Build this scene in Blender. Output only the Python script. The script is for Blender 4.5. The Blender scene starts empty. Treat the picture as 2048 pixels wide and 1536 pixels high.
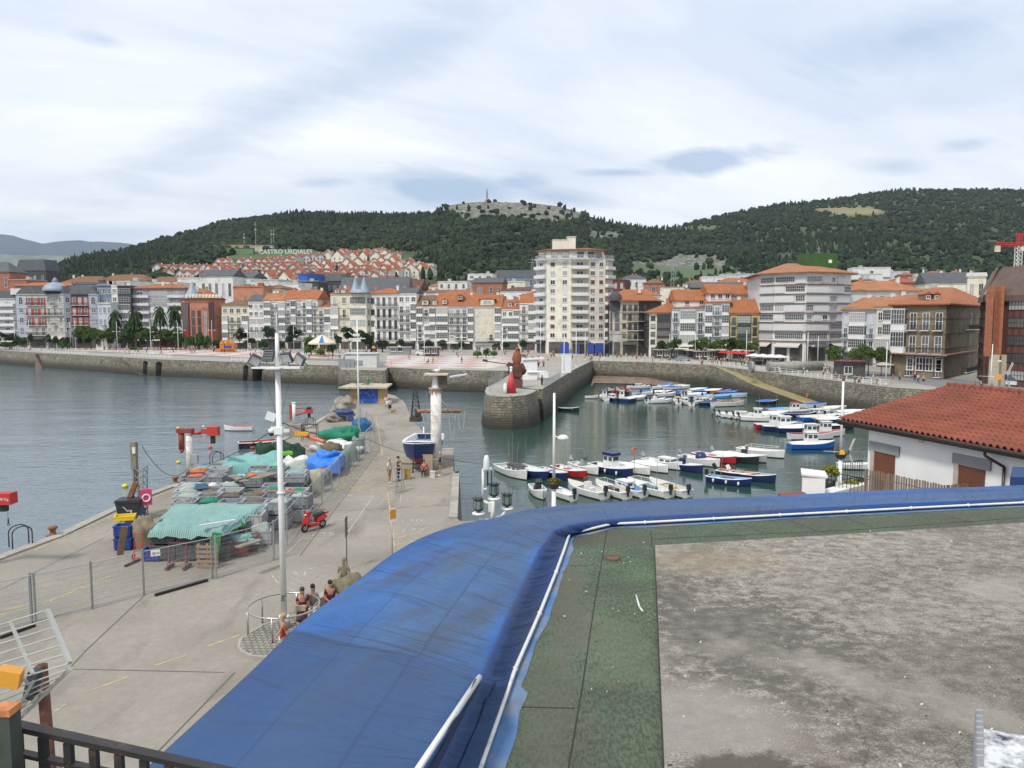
import bpy,math,random
import numpy as np
from mathutils import Vector,Matrix,noise as mnoise
random.seed(7);RNG=np.random.default_rng(7)
SC=bpy.context.scene
COL=SC.collection
R=math.radians

CAMZ=11.5
PITCH=math.atan(131/1536)
cam_d=bpy.data.cameras.new('camera');cam=bpy.data.objects.new('camera',cam_d);COL.objects.link(cam)
cam.location=(0,0,CAMZ);cam.rotation_euler=(math.pi/2-PITCH,0,0)
cam_d.sensor_width=36;cam_d.lens=27.0;cam_d.clip_start=.1;cam_d.clip_end=30000
SC.camera=cam
SC.view_settings.view_transform='Standard';SC.view_settings.look='None'
SC.view_settings.exposure=0.14;SC.view_settings.gamma=1
SC.cycles.max_bounces=5;SC.cycles.diffuse_bounces=2;SC.cycles.glossy_bounces=3
SC.cycles.transmission_bounces=2;SC.cycles.transparent_max_bounces=6;SC.cycles.volume_bounces=0
SUN_EL,SUN_AZ=52,215

w=bpy.data.worlds.new('World');SC.world=w;w.use_nodes=True
nt=w.node_tree;nt.nodes.clear()
def N(t,typ,**kw):
    n=t.nodes.new(typ)
    for k,v in kw.items():
        if k.startswith('i_'):
            key=k[2:];key=int(key) if key.isdigit() else key.replace('_',' ')
            n.inputs[key].default_value=v
        else:setattr(n,k,v)
    return n
def L(t,a,b):t.links.new(a,b)
def mathn(t,op,a,b=None,c=None,clamp=False):
    n=t.nodes.new('ShaderNodeMath');n.operation=op;n.use_clamp=clamp
    for i,v in enumerate((a,b,c)):
        if v is None:continue
        if isinstance(v,(int,float)):n.inputs[i].default_value=v
        else:L(t,v,n.inputs[i])
    return n.outputs[0]
def mixc(t,f,a,b,bt='MIX'):
    n=t.nodes.new('ShaderNodeMix');n.data_type='RGBA';n.blend_type=bt;n.clamp_factor=True
    for i,v in ((0,f),(6,a),(7,b)):
        if isinstance(v,(int,float)):n.inputs[i].default_value=v
        elif isinstance(v,tuple):n.inputs[i].default_value=(*v[:3],1)
        else:L(t,v,n.inputs[i])
    return n.outputs[2]
def ramp(t,f,stops,interp='LINEAR'):
    n=t.nodes.new('ShaderNodeValToRGB');L(t,f,n.inputs[0]);e=n.color_ramp.elements;n.color_ramp.interpolation=interp
    while len(e)<len(stops):e.new(.5)
    for q,(p,c) in zip(e,stops):q.position=p;q.color=(c,c,c,1) if isinstance(c,(int,float)) else (*c[:3],1)
    return n.outputs[0]
def S(r,g,b):
    f=lambda c:(c/255/12.92) if c/255<=.04045 else ((c/255+.055)/1.055)**2.4
    return (f(r),f(g),f(b))
sky=N(nt,'ShaderNodeTexSky',sky_type='NISHITA',sun_disc=False,sun_elevation=R(SUN_EL),sun_rotation=R(SUN_AZ),altitude=10,air_density=1.2,dust_density=1.5)
tc=N(nt,'ShaderNodeTexCoord');sep=N(nt,'ShaderNodeSeparateXYZ');L(nt,tc.outputs['Generated'],sep.inputs[0])
X_,Y_,Z_=sep.outputs
zc=mathn(nt,'MAXIMUM',Z_,.0)
den=mathn(nt,'ADD',zc,.22)
cu=mathn(nt,'DIVIDE',X_,den);cv=mathn(nt,'DIVIDE',Y_,den)

ca,sa=math.cos(R(28)),math.sin(R(28))
pu=mathn(nt,'ADD',mathn(nt,'MULTIPLY',cu,ca),mathn(nt,'MULTIPLY',cv,sa))
pv=mathn(nt,'SUBTRACT',mathn(nt,'MULTIPLY',cv,ca),mathn(nt,'MULTIPLY',cu,sa))
cmb=N(nt,'ShaderNodeCombineXYZ');L(nt,mathn(nt,'MULTIPLY',pu,.55),cmb.inputs[0]);L(nt,pv,cmb.inputs[1])
n1=N(nt,'ShaderNodeTexNoise',i_Scale=1.3,i_Detail=7,i_Roughness=.52,i_Distortion=.35);L(nt,cmb.outputs[0],n1.inputs['Vector'])
n2=N(nt,'ShaderNodeTexNoise',i_Scale=4.5,i_Detail=6,i_Roughness=.6,i_Distortion=.6);L(nt,cmb.outputs[0],n2.inputs['Vector'])
thin=ramp(nt,n1.outputs[0],[(.38,1),(.60,0)])
fine=ramp(nt,n2.outputs[0],[(.3,0),(.75,1)])
def blob(px,py,rx,ry,rot=0,soft=.55):

    u0=(px-1024)/1536;v0=(637-py)/1536
    du=mathn(nt,'SUBTRACT',mathn(nt,'DIVIDE',X_,mathn(nt,'MAXIMUM',Y_,.05)),u0)
    dv=mathn(nt,'SUBTRACT',mathn(nt,'DIVIDE',Z_,mathn(nt,'MAXIMUM',Y_,.05)),v0)
    c,s=math.cos(R(rot)),math.sin(R(rot))
    a=mathn(nt,'ADD',mathn(nt,'MULTIPLY',du,c/(rx/1536)),mathn(nt,'MULTIPLY',dv,s/(rx/1536)))
    b=mathn(nt,'SUBTRACT',mathn(nt,'MULTIPLY',dv,c/(ry/1536)),mathn(nt,'MULTIPLY',du,s/(ry/1536)))
    d=mathn(nt,'SQRT',mathn(nt,'ADD',mathn(nt,'MULTIPLY',a,a),mathn(nt,'MULTIPLY',b,b)))
    d=mathn(nt,'ADD',d,mathn(nt,'MULTIPLY',mathn(nt,'SUBTRACT',n2.outputs[0],.5),1.9))
    d=mathn(nt,'MULTIPLY',mathn(nt,'SUBTRACT',1.0,d),1/soft,clamp=True)
    return mathn(nt,'MULTIPLY',d,mathn(nt,'GREATER_THAN',Y_,.05))
dk=None
for a in [(900,385,170,42,-4,.6),(1420,325,150,30,8,.6),(1230,352,110,10,0,.9),(1800,95,270,85,14,1.1),(560,235,520,75,24,1.5),
          (1765,340,100,22,0,1.3),(1920,295,80,18,5,1.2),(640,372,80,12,0,1.2),(1030,372,70,20,0,.8),(232,100,60,20,-10,1.3),(1110,400,140,22,-6,1.2)]:
    b=blob(*a);dk=b if dk is None else mathn(nt,'MAXIMUM',dk,mathn(nt,'MULTIPLY',b,.9))
elev=ramp(nt,Z_,[(.0,(.76,.765,.775)),(.14,(.885,.865,.85)),(.45,(.77,.775,.79)),(1,(.70,.72,.75))])
c1=mixc(nt,mathn(nt,'MULTIPLY',thin,.8),elev,(.46,.53,.66))
c1=mixc(nt,mathn(nt,'MULTIPLY',fine,.18),c1,(.9,.92,.95))
c1=mixc(nt,mathn(nt,'MULTIPLY',dk,.95),c1,(.33,.42,.57))
bgc=N(nt,'ShaderNodeBackground',i_Strength=1.42);L(nt,c1,bgc.inputs[0])
bgs=N(nt,'ShaderNodeBackground',i_Strength=.1);L(nt,sky.outputs[0],bgs.inputs[0])
mx=N(nt,'ShaderNodeMixShader',i_0=.88);L(nt,bgs.outputs[0],mx.inputs[1]);L(nt,bgc.outputs[0],mx.inputs[2])
wo=N(nt,'ShaderNodeOutputWorld');L(nt,mx.outputs[0],wo.inputs[0])

sd=bpy.data.lights.new('sun','SUN');sd.energy=2.9;sd.angle=R(8);sd.color=(1,.95,.87)
sun=bpy.data.objects.new('sun',sd);COL.objects.link(sun)
az,el=R(SUN_AZ),R(SUN_EL)
sv=Vector((math.sin(az)*math.cos(el),math.cos(az)*math.cos(el),math.sin(el)))
sun.rotation_euler=sv.to_track_quat('Z','Y').to_euler()

cp,sp=math.cos(PITCH),math.sin(PITCH)
def ray(px,py):
    x,u=(px-1024)/1536,(768-py)/1536
    return Vector((x,cp+sp*u,-sp+cp*u))
def P(px,py,z=0.0):
    d=ray(px,py);t=(z-CAMZ)/d.z;return Vector((d.x*t,d.y*t,z))
def PY(px,py,Y):
    d=ray(px,py);t=Y/d.y;return Vector((d.x*t,Y,CAMZ+d.z*t))
YM=[(0,288),(450,281),(1070,268),(1085,244),(1215,232),(1290,224),(1520,203),(1700,182),(1780,146),(1900,138),(2050,118)]
def PQ(px,py):
    q=P(px,py);m=interp(px,YM);return q if q.y<m else Vector((XY(px,m),m,0))
def XY(px,Y):
    return (px-1024)/1536*Y
def proj(x,y,z):
    dz=z-CAMZ;f=y*cp-dz*sp;u=y*sp+dz*cp
    return 1024+1536*x/f,768-1536*u/f

MATS={}
def M(name,col=(.5,.5,.5),rough=.75,var=.18,scale=2.0,metal=0.0,bump=0.0,rnd=0.0,dirt=None,dirt_amt=.5,dirt_scale=.8,spec=.5,stretch=None,coat=0,isl=0.0):
    if name in MATS:return MATS[name]
    m=bpy.data.materials.new(name);m.use_nodes=True;t=m.node_tree;MATS[name]=m
    b=t.nodes['Principled BSDF'];b.inputs['Roughness'].default_value=rough;b.inputs['Metallic'].default_value=metal
    b.inputs['Specular IOR Level'].default_value=spec
    if coat:b.inputs['Coat Weight'].default_value=coat
    c=N(t,'ShaderNodeTexCoord');v=c.outputs['Object']
    if stretch:
        mp=N(t,'ShaderNodeMapping');mp.inputs['Scale'].default_value=stretch;L(t,v,mp.inputs[0]);v=mp.outputs[0]
    n=N(t,'ShaderNodeTexNoise',i_Scale=scale,i_Detail=6,i_Roughness=.6);L(t,v,n.inputs['Vector'])
    lo=tuple(x*(1-var) for x in col);hi=tuple(min(1,x*(1+var)) for x in col)
    o=mixc(t,ramp(t,n.outputs[0],[(.3,0),(.7,1)]),lo,hi)
    if dirt is not None:
        n3=N(t,'ShaderNodeTexNoise',i_Scale=dirt_scale,i_Detail=8,i_Roughness=.65);L(t,v,n3.inputs['Vector'])
        o=mixc(t,ramp(t,n3.outputs[0],[(.62-.3*dirt_amt,0),(.78-.2*dirt_amt,min(1,.4+dirt_amt))]),o,dirt)
    if rnd:
        oi=N(t,'ShaderNodeObjectInfo');hs=N(t,'ShaderNodeHueSaturation');L(t,o,hs.inputs['Color'])
        L(t,mathn(t,'ADD',mathn(t,'MULTIPLY',oi.outputs['Random'],rnd*2),1-rnd),hs.inputs['Value']);o=hs.outputs[0]
    if isl:
        g=N(t,'ShaderNodeNewGeometry');hs=N(t,'ShaderNodeHueSaturation');L(t,o,hs.inputs['Color'])
        L(t,mathn(t,'ADD',mathn(t,'MULTIPLY',g.outputs['Random Per Island'],isl*2),1-isl),hs.inputs['Value'])
        L(t,mathn(t,'ADD',mathn(t,'MULTIPLY',g.outputs['Random Per Island'],.06),.47),hs.inputs['Hue']);o=hs.outputs[0]
    L(t,o,b.inputs['Base Color'])
    if bump:
        bp=N(t,'ShaderNodeBump',i_Strength=min(1,bump),i_Distance=.05*max(1,bump))
        n4=N(t,'ShaderNodeTexNoise',i_Scale=scale*6,i_Detail=5);L(t,v,n4.inputs['Vector'])
        L(t,n4.outputs[0],bp.inputs['Height']);L(t,bp.outputs[0],b.inputs['Normal'])
    return m
def nodes_of(m):return m.node_tree,m.node_tree.nodes['Principled BSDF']

class MB:
    def __init__(s):s.v=[];s.f=[];s.m=[];s.uv={};s.sm=[]
    def add(s,vs,fs,mi=0,smooth=False):
        o=len(s.v);s.v+=[tuple(q) for q in vs]
        for f in fs:s.f.append(tuple(o+i for i in f));s.m.append(mi);s.sm.append(smooth)
        return o
    def box(s,c,d,mi=0,rz=0,taper=1.0,rx=0,ry=0):
        hx,hy,hz=d[0]/2,d[1]/2,d[2]/2
        vs=[Vector((x*hx*(taper if z>0 else 1),y*hy*(taper if z>0 else 1),z*hz)) for z in (-1,1) for y in (-1,1) for x in (-1,1)]
        if rz or rx or ry:
            m=Matrix.Rotation(rz,3,'Z') @ Matrix.Rotation(ry,3,'Y') @ Matrix.Rotation(rx,3,'X');vs=[m @ q for q in vs]
        c=Vector(c);s.add([q+c for q in vs],[(0,2,3,1),(4,5,7,6),(0,1,5,4),(2,6,7,3),(0,4,6,2),(1,3,7,5)],mi);return s
    def tube(s,p,q,r,seg=8,mi=0,r2=None,cap=True):
        p,q=Vector(p),Vector(q);d=(q-p);
        if d.length<1e-6:return s
        z=d.normalized();x=z.orthogonal().normalized();y=z.cross(x);r2=r if r2 is None else r2
        a=[(math.cos(2*math.pi*i/seg),math.sin(2*math.pi*i/seg)) for i in range(seg)]
        vs=[p+x*(c*r)+y*(e*r) for c,e in a]+[q+x*(c*r2)+y*(e*r2) for c,e in a]
        fs=[(i,(i+1) % seg,seg+(i+1) % seg,seg+i) for i in range(seg)]
        o=s.add(vs,fs,mi,seg>5)
        if cap:
            s.f+=[tuple(o+i for i in range(seg-1,-1,-1)),tuple(o+seg+i for i in range(seg))];s.m+=[mi,mi];s.sm+=[False,False]
        return s
    def path(s,pts,r,seg=6,mi=0,closed=False):
        n=len(pts)
        for i in range(n if closed else n-1):s.tube(pts[i],pts[(i+1) % n],r,seg,mi,cap=(not closed and i in (0,n-2)))
        return s
    def prism(s,poly,z0,z1,mi=0,mtop=None):
        n=len(poly);A=sum(poly[i][0]*poly[(i+1) % n][1]-poly[(i+1) % n][0]*poly[i][1] for i in range(n))
        if A<0:poly=poly[::-1]
        z0s=z0 if hasattr(z0,'__len__') else [z0]*n;z1s=z1 if hasattr(z1,'__len__') else [z1]*n
        if A<0:z0s,z1s=z0s[::-1],z1s[::-1]
        vs=[(p[0],p[1],z) for p,z in zip(poly,z0s)]+[(p[0],p[1],z) for p,z in zip(poly,z1s)]
        o=s.add(vs,[(i,(i+1) % n,n+(i+1) % n,n+i) for i in range(n)],mi)
        s.f+=[tuple(o+n+i for i in range(n)),tuple(o+n-1-i for i in range(n))];s.m+=[mi if mtop is None else mtop,mi];s.sm+=[False]*2
        return s
    def lathe(s,prof,c=(0,0,0),seg=14,mi=0,smooth=True,sx=1,sy=1):
        c=Vector(c);vs=[]
        for r,z in prof:
            for i in range(seg):a=2*math.pi*i/seg;vs.append(c+Vector((r*math.cos(a)*sx,r*math.sin(a)*sy,z)))
        fs=[(k*seg+i,k*seg+(i+1) % seg,(k+1)*seg+(i+1) % seg,(k+1)*seg+i) for k in range(len(prof)-1) for i in range(seg)]
        s.add(vs,fs,mi,smooth);return s
    def torus(s,c,Rr,r,seg=24,sg=6,mi=0,axis='Z'):
        pts=[]
        for i in range(seg):
            a=2*math.pi*i/seg
            q={'Z':(Rr*math.cos(a),Rr*math.sin(a),0),'Y':(Rr*math.cos(a),0,Rr*math.sin(a)),'X':(0,Rr*math.cos(a),Rr*math.sin(a))}[axis]
            pts.append(Vector(c)+Vector(q))
        return s.path(pts,r,sg,mi,True)
    def ball(s,c,rx,ry=None,rz=None,mi=0,seg=10,rings=6,jit=0):
        ry=ry or rx;rz=rz or rx;c=Vector(c);vs=[];
        for k in range(rings+1):
            ph=math.pi*k/rings
            for i in range(seg):
                a=2*math.pi*i/seg;j=1+random.uniform(-jit,jit)
                vs.append(c+Vector((rx*math.sin(ph)*math.cos(a)*j,ry*math.sin(ph)*math.sin(a)*j,-rz*math.cos(ph)*j)))
        s.add(vs,[(k*seg+i,k*seg+(i+1) % seg,(k+1)*seg+(i+1) % seg,(k+1)*seg+i) for k in range(rings) for i in range(seg)],mi,True);return s
    def grid(s,fn,nu,nv,mi=0,smooth=True,closed_v=False):
        vs=[fn(i/nu,j/nv) for i in range(nu+1) for j in range(nv+1)]
        s.add(vs,[(i*(nv+1)+j,(i+1)*(nv+1)+j,(i+1)*(nv+1)+j+1,i*(nv+1)+j+1) for i in range(nu) for j in range(nv)],mi,smooth);return s
    def mesh(s,name,mats):
        me=bpy.data.meshes.new(name);me.from_pydata(s.v,[],s.f)
        for m in (mats if isinstance(mats,(list,tuple)) else [mats]):me.materials.append(m)
        me.polygons.foreach_set('material_index',s.m);me.polygons.foreach_set('use_smooth',s.sm);me.update();return me
    def build(s,name,mats,parent=None,loc=None,rz=0):
        return link(name,s.mesh(name,mats),parent,loc,rz)
def link(name,me,parent=None,loc=None,rz=0):
    o=bpy.data.objects.new(name,me);COL.objects.link(o)
    if parent:o.parent=parent
    if loc is not None:o.location=loc
    if rz:o.rotation_euler=(0,0,rz)
    return o
def tag(o,label,cat,group=None,kind=None):
    if label:o['label']=label
    if cat:o['category']=cat
    if group:o['group']=group
    if kind:o['kind']=kind
    return o
def thing(name,label,cat,loc=(0,0,0),rz=0,group=None):
    o=bpy.data.objects.new(name,None);COL.objects.link(o);o.location=loc;o.rotation_euler=(0,0,rz);o.empty_display_size=.2
    return tag(o,label,cat,group)
def struct(name,mb,mats):
    o=mb.build(name,mats);o['kind']='structure';return o
def dup(root,loc,rz=0,label=None,group=None,scale=None):
    def cp_(o,par):
        c=o.copy();COL.objects.link(c)
        if par:c.parent=par
        for ch in o.children:cp_(ch,c)
        return c
    c=cp_(root,None);c.location=loc;c.rotation_euler=(0,0,rz)
    if label:c['label']=label
    if group:c['group']=group
    if scale:c.scale=(scale,)*3 if isinstance(scale,(int,float)) else scale
    return c
def purge(root):
    for ch in list(root.children):purge(ch)
    bpy.data.objects.remove(root)
def text(name,s,size,mat,parent,loc,rot,ext=.01,align='CENTER'):
    cu=bpy.data.curves.new(name,'FONT');cu.body=s;cu.size=size;cu.extrude=ext;cu.align_x=align;cu.align_y='CENTER';cu.resolution_u=2
    o=bpy.data.objects.new(name,cu);COL.objects.link(o);cu.materials.append(mat)
    if parent:o.parent=parent
    o.location=loc;o.rotation_euler=rot
    me=bpy.data.meshes.new_from_object(o);o2=bpy.data.objects.new(name,me);COL.objects.link(o2);o2.parent=parent;o2.location=loc;o2.rotation_euler=rot;bpy.data.objects.remove(o);return o2
def interp(x,tab):
    if x<=tab[0][0]:return tab[0][1]
    for (a,b),(c,d) in zip(tab,tab[1:]):
        if x<=c:return b+(d-b)*(x-a)/(c-a)
    return tab[-1][1]

def pos_mat(name,rough=.85):
    m=bpy.data.materials.new(name);m.use_nodes=True;MATS[name]=m;t,b=nodes_of(m);b.inputs['Roughness'].default_value=rough;return m,t,b

def stone_wall(name,bw=.85,bh=.38,light=(.30,.27,.20),dark=(.08,.072,.055),lime=.45):
    m,t,b=pos_mat(name);g=N(t,'ShaderNodeNewGeometry')
    cr=N(t,'ShaderNodeVectorMath',operation='CROSS_PRODUCT');L(t,g.outputs['True Normal'],cr.inputs[0]);cr.inputs[1].default_value=(0,0,1)
    dt=N(t,'ShaderNodeVectorMath',operation='DOT_PRODUCT');L(t,cr.outputs[0],dt.inputs[0]);L(t,g.outputs['Position'],dt.inputs[1])
    sp_=N(t,'ShaderNodeSeparateXYZ');L(t,g.outputs['Position'],sp_.inputs[0]);z=sp_.outputs[2]
    nz=N(t,'ShaderNodeTexNoise',i_Scale=.9,i_Detail=5);L(t,g.outputs['Position'],nz.inputs['Vector'])
    cb=N(t,'ShaderNodeCombineXYZ');L(t,mathn(t,'ADD',dt.outputs['Value'],mathn(t,'MULTIPLY',nz.outputs[0],.25)),cb.inputs[0])
    L(t,mathn(t,'ADD',z,mathn(t,'MULTIPLY',nz.outputs[0],.25)),cb.inputs[1])
    br=N(t,'ShaderNodeTexBrick',i_Scale=1,i_Mortar_Size=.035,i_Mortar_Smooth=.4,i_Bias=0,i_Brick_Width=bw,i_Row_Height=bh)
    br.offset_frequency=2;br.squash=.7;br.squash_frequency=3
    L(t,cb.outputs[0],br.inputs['Vector'])
    br.inputs['Color1'].default_value=(*light,1);br.inputs['Color2'].default_value=(*[c*.5 for c in light],1);br.inputs['Mortar'].default_value=(*[c*.3 for c in dark],1)
    n2=N(t,'ShaderNodeTexNoise',i_Scale=.35,i_Detail=8,i_Roughness=.7);L(t,g.outputs['Position'],n2.inputs['Vector'])
    n3=N(t,'ShaderNodeTexNoise',i_Scale=2.2,i_Detail=6,i_Roughness=.7);L(t,g.outputs['Position'],n3.inputs['Vector'])
    c=mixc(t,ramp(t,n2.outputs[0],[(.42,0),(.66,.8)]),br.outputs['Color'],dark)
    c=mixc(t,mathn(t,'MULTIPLY',ramp(t,n3.outputs[0],[(.52,0),(.66,1)]),lime),c,(.42,.40,.35))
    zz=mathn(t,'ADD',z,mathn(t,'MULTIPLY',mathn(t,'SUBTRACT',n2.outputs[0],.5),2.2))
    tide=ramp(t,mathn(t,'MULTIPLY',mathn(t,'ADD',zz,4.9),.25),[(.32,1),(.72,0)])
    c=mixc(t,mathn(t,'MULTIPLY',tide,.88),c,(.04,.036,.024))
    weed=ramp(t,mathn(t,'MULTIPLY',mathn(t,'ADD',zz,4.9),.5),[(.1,1),(.5,0)])
    c=mixc(t,mathn(t,'MULTIPLY',weed,.75),c,(.022,.024,.014))
    L(t,c,b.inputs['Base Color']);bp=N(t,'ShaderNodeBump',i_Strength=.8,i_Distance=.08);L(t,br.outputs['Fac'],bp.inputs['Height']);bp.invert=True;L(t,bp.outputs[0],b.inputs['Normal'])
    return m
STONE=stone_wall('sea_wall_masonry')
STONE2=stone_wall('mole_masonry',1.0,.5,(.32,.30,.25),(.11,.10,.08),.7)

def paving(name,col,joint=None,crack=.5,big=.12,stain=.5,jx=6.0,jy=6.0):
    m,t,b=pos_mat(name,.9);g=N(t,'ShaderNodeNewGeometry');v=g.outputs['Position']
    n1=N(t,'ShaderNodeTexNoise',i_Scale=big,i_Detail=9,i_Roughness=.62);L(t,v,n1.inputs['Vector'])
    n2=N(t,'ShaderNodeTexNoise',i_Scale=3.5,i_Detail=8,i_Roughness=.75);L(t,v,n2.inputs['Vector'])
    mp=N(t,'ShaderNodeMapping');mp.inputs['Scale'].default_value=(.5,.16,1);mp.inputs['Rotation'].default_value=(0,0,.5);L(t,v,mp.inputs[0])
    n3=N(t,'ShaderNodeTexNoise',i_Scale=1.2,i_Detail=6,i_Roughness=.6);L(t,mp.outputs[0],n3.inputs['Vector'])
    c=mixc(t,ramp(t,n1.outputs[0],[(.3,0),(.7,1)]),tuple(x*.78 for x in col),tuple(x*1.18 for x in col))
    c=mixc(t,mathn(t,'MULTIPLY',ramp(t,n2.outputs[0],[(.35,.0),(.7,1)]),.5),c,tuple(x*.6 for x in col))
    c=mixc(t,mathn(t,'MULTIPLY',ramp(t,n3.outputs[0],[(.55,0),(.75,1)]),stain),c,tuple(x*.5 for x in col))
    wv=mixc(t,.12,v,n2.outputs['Color']) if False else v
    vo=N(t,'ShaderNodeTexVoronoi',i_Scale=.5,feature='DISTANCE_TO_EDGE');
    va=N(t,'ShaderNodeVectorMath',operation='ADD');L(t,v,va.inputs[0]);vs=N(t,'ShaderNodeVectorMath',operation='SCALE');vs.inputs['Scale'].default_value=1.6;L(t,n3.outputs['Color'],vs.inputs[0]);L(t,vs.outputs[0],va.inputs[1]);L(t,va.outputs[0],vo.inputs['Vector'])
    ck=mathn(t,'MULTIPLY',mathn(t,'SUBTRACT',1.0,mathn(t,'MULTIPLY',vo.outputs['Distance'],90),clamp=True),ramp(t,n1.outputs[0],[(.52,0),(.62,crack)]))
    c=mixc(t,ck,c,tuple(x*.25 for x in col))
    L(t,c,b.inputs['Base Color']);bp=N(t,'ShaderNodeBump',i_Strength=.4,i_Distance=.02);L(t,n2.outputs[0],bp.inputs['Height']);L(t,bp.outputs[0],b.inputs['Normal'])
    return m
CONC=paving('pier_concrete',(.29,.262,.218),stain=.8,big=.2)
PROM=paving('promenade_paving',(.34,.32,.28),crack=.2,stain=.3)
ASPH=paving('asphalt',(.2,.205,.21),crack=.3,stain=.3)
CURB=paving('kerb_stone',(.36,.34,.30),crack=.2,big=.8,stain=.6)
MUD=M('mud',(.17,.12,.085),.7,.35,.6,bump=.5)
def checker(name,c1,c2,sx,sy,rot=0,worn=.35):
    m,t,b=pos_mat(name,.8);g=N(t,'ShaderNodeNewGeometry');mp=N(t,'ShaderNodeMapping');mp.inputs['Scale'].default_value=(1/sx,1/sy,0);mp.inputs['Rotation'].default_value=(0,0,rot);L(t,g.outputs['Position'],mp.inputs[0])
    ch=N(t,'ShaderNodeTexChecker',i_Scale=1.0);L(t,mp.outputs[0],ch.inputs['Vector']);ch.inputs[1].default_value=(*c1,1);ch.inputs[2].default_value=(*c2,1)
    n=N(t,'ShaderNodeTexNoise',i_Scale=.3,i_Detail=8,i_Roughness=.7);L(t,g.outputs['Position'],n.inputs['Vector'])
    L(t,mixc(t,mathn(t,'MULTIPLY',ramp(t,n.outputs[0],[(.35,0),(.7,1)]),worn),ch.outputs[0],(.36,.33,.31)),b.inputs['Base Color']);return m
PINK=checker('pink_white_paving',(.42,.28,.25),(.52,.48,.44),7.5,7.5,R(45),.3)

def water_mat():
    m,t,b=pos_mat('sea_water',.07);b.inputs['IOR'].default_value=1.333;b.inputs['Specular IOR Level'].default_value=.62
    g=N(t,'ShaderNodeNewGeometry');v=g.outputs['Position']
    n0=N(t,'ShaderNodeTexNoise',i_Scale=.02,i_Detail=3);L(t,v,n0.inputs['Vector'])
    sep_=N(t,'ShaderNodeSeparateXYZ');L(t,v,sep_.inputs[0])

    basin=ramp(t,mathn(t,'MULTIPLY',mathn(t,'ADD',sep_.outputs[0],14),.06),[(.0,0),(1,1)])
    c=mixc(t,ramp(t,n0.outputs[0],[(.35,0),(.65,1)]),(.075,.115,.135),(.10,.145,.165))
    L(t,mixc(t,basin,c,(.020,.052,.042)),b.inputs['Base Color'])
    mp=N(t,'ShaderNodeMapping');mp.inputs['Scale'].default_value=(.45,1.0,1);mp.inputs['Rotation'].default_value=(0,0,R(12));L(t,v,mp.inputs[0])
    n1=N(t,'ShaderNodeTexNoise',i_Scale=1.35,i_Detail=4,i_Roughness=.55);L(t,mp.outputs[0],n1.inputs['Vector'])
    n2=N(t,'ShaderNodeTexNoise',i_Scale=.16,i_Detail=3,i_Roughness=.5);L(t,mp.outputs[0],n2.inputs['Vector'])
    h=mathn(t,'ADD',mathn(t,'MULTIPLY',n1.outputs[0],.55),mathn(t,'MULTIPLY',n2.outputs[0],1.2))
    bp=N(t,'ShaderNodeBump',i_Distance=.16);
    L(t,mathn(t,'SUBTRACT',.9,mathn(t,'MULTIPLY',basin,.55)),bp.inputs['Strength']);L(t,h,bp.inputs['Height']);L(t,bp.outputs[0],b.inputs['Normal']);return m
WZ=-4.8
wb=MB();wb.add([(-3000,-200,WZ),(900,-200,WZ),(900,420,WZ),(-3000,420,WZ)],[(0,1,2,3)])
struct('water',wb,water_mat())

def p2(px,py,z=0):q=P(px,py,z);return (q.x,q.y)
def land(name,poly,batter,top,wall,z1=0,z0=-7,curb=None):
    n=len(poly);A=sum(poly[i][0]*poly[(i+1) % n][1]-poly[(i+1) % n][0]*poly[i][1] for i in range(n))
    if A<0:poly=poly[::-1]
    out=[]
    for i in range(n):
        a,b_,c=Vector(poly[i-1]),Vector(poly[i]),Vector(poly[(i+1) % n])
        d1=(b_-a).normalized();d2=(c-b_).normalized();nn=Vector((d1.y+d2.y,-(d1.x+d2.x)))
        nn=nn.normalized() if nn.length>.01 else Vector((0,0));out.append(b_+nn*batter)
    mb=MB();vs=[(p.x,p.y,z0) for p in out]+[(p[0],p[1],z1) for p in poly]
    mb.add(vs,[(i,(i+1) % n,n+(i+1) % n,n+i) for i in range(n)],1);mb.f.append(tuple(n+i for i in range(n)));mb.m.append(0);mb.sm.append(False)
    return struct(name,mb,[top,wall])
def arch_pts(px_,y_):
    a=P(px_,y_);return a
sea_px=[(-700,690),(-60,697),(100,707),(240,714)]
wall_line=[p2(*q) for q in sea_px]
arches=[]
def add_arch(px,y,wid):
    c=Vector(p2(px,y));prev=Vector(wall_line[-1]);d=(c-prev).normalized();inn=Vector((-d.y,d.x))
    a,b_=c-d*wid/2,c+d*wid/2
    wall_line.extend([tuple(a),tuple(a+inn*6),tuple(b_+inn*6),tuple(b_)]);arches.append((a,b_,d,inn))
add_arch(291,717,3.0);add_arch(318,718.5,3.6)
wall_line+=[p2(400,721),p2(462,723.5)]
add_arch(492,725,2.6);add_arch(515,725.7,3.6)
wall_line+=[p2(560,728),p2(640,730),p2(678,731),p2(682,739),p2(770,741),p2(776,735),p2(880,740),p2(1008,742),p2(1032,741)]
mole=[p2(1007,757),p2(973,775),p2(970,784),p2(974,790),p2(984,793),p2(1023,794),p2(1052,791),p2(1066,786),p2(1074,781)]

s0=Vector(p2(1074.5,780));s1=Vector(p2(1085,779));sd_=(s1-s0).normalized();si=Vector((-sd_.y,sd_.x))
mole+=[tuple(s0),tuple(s0+si*4.5),tuple(s1+si*4.5),tuple(s1),p2(1120,757),p2(1146,741)]
basin=[p2(1184,722),p2(1300,725),p2(1420,731),p2(1480,738),p2(1540,746),p2(1610,754.5),p2(1679,763),p2(1780,775)]
tail=[(80,112),(76,80),(60,43),(60,-40),(500,-40),(900,300),(900,430),(-1100,430),(-1100,300)]
land('ground',wall_line+mole+basin+tail,.9,PROM,STONE)

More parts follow.
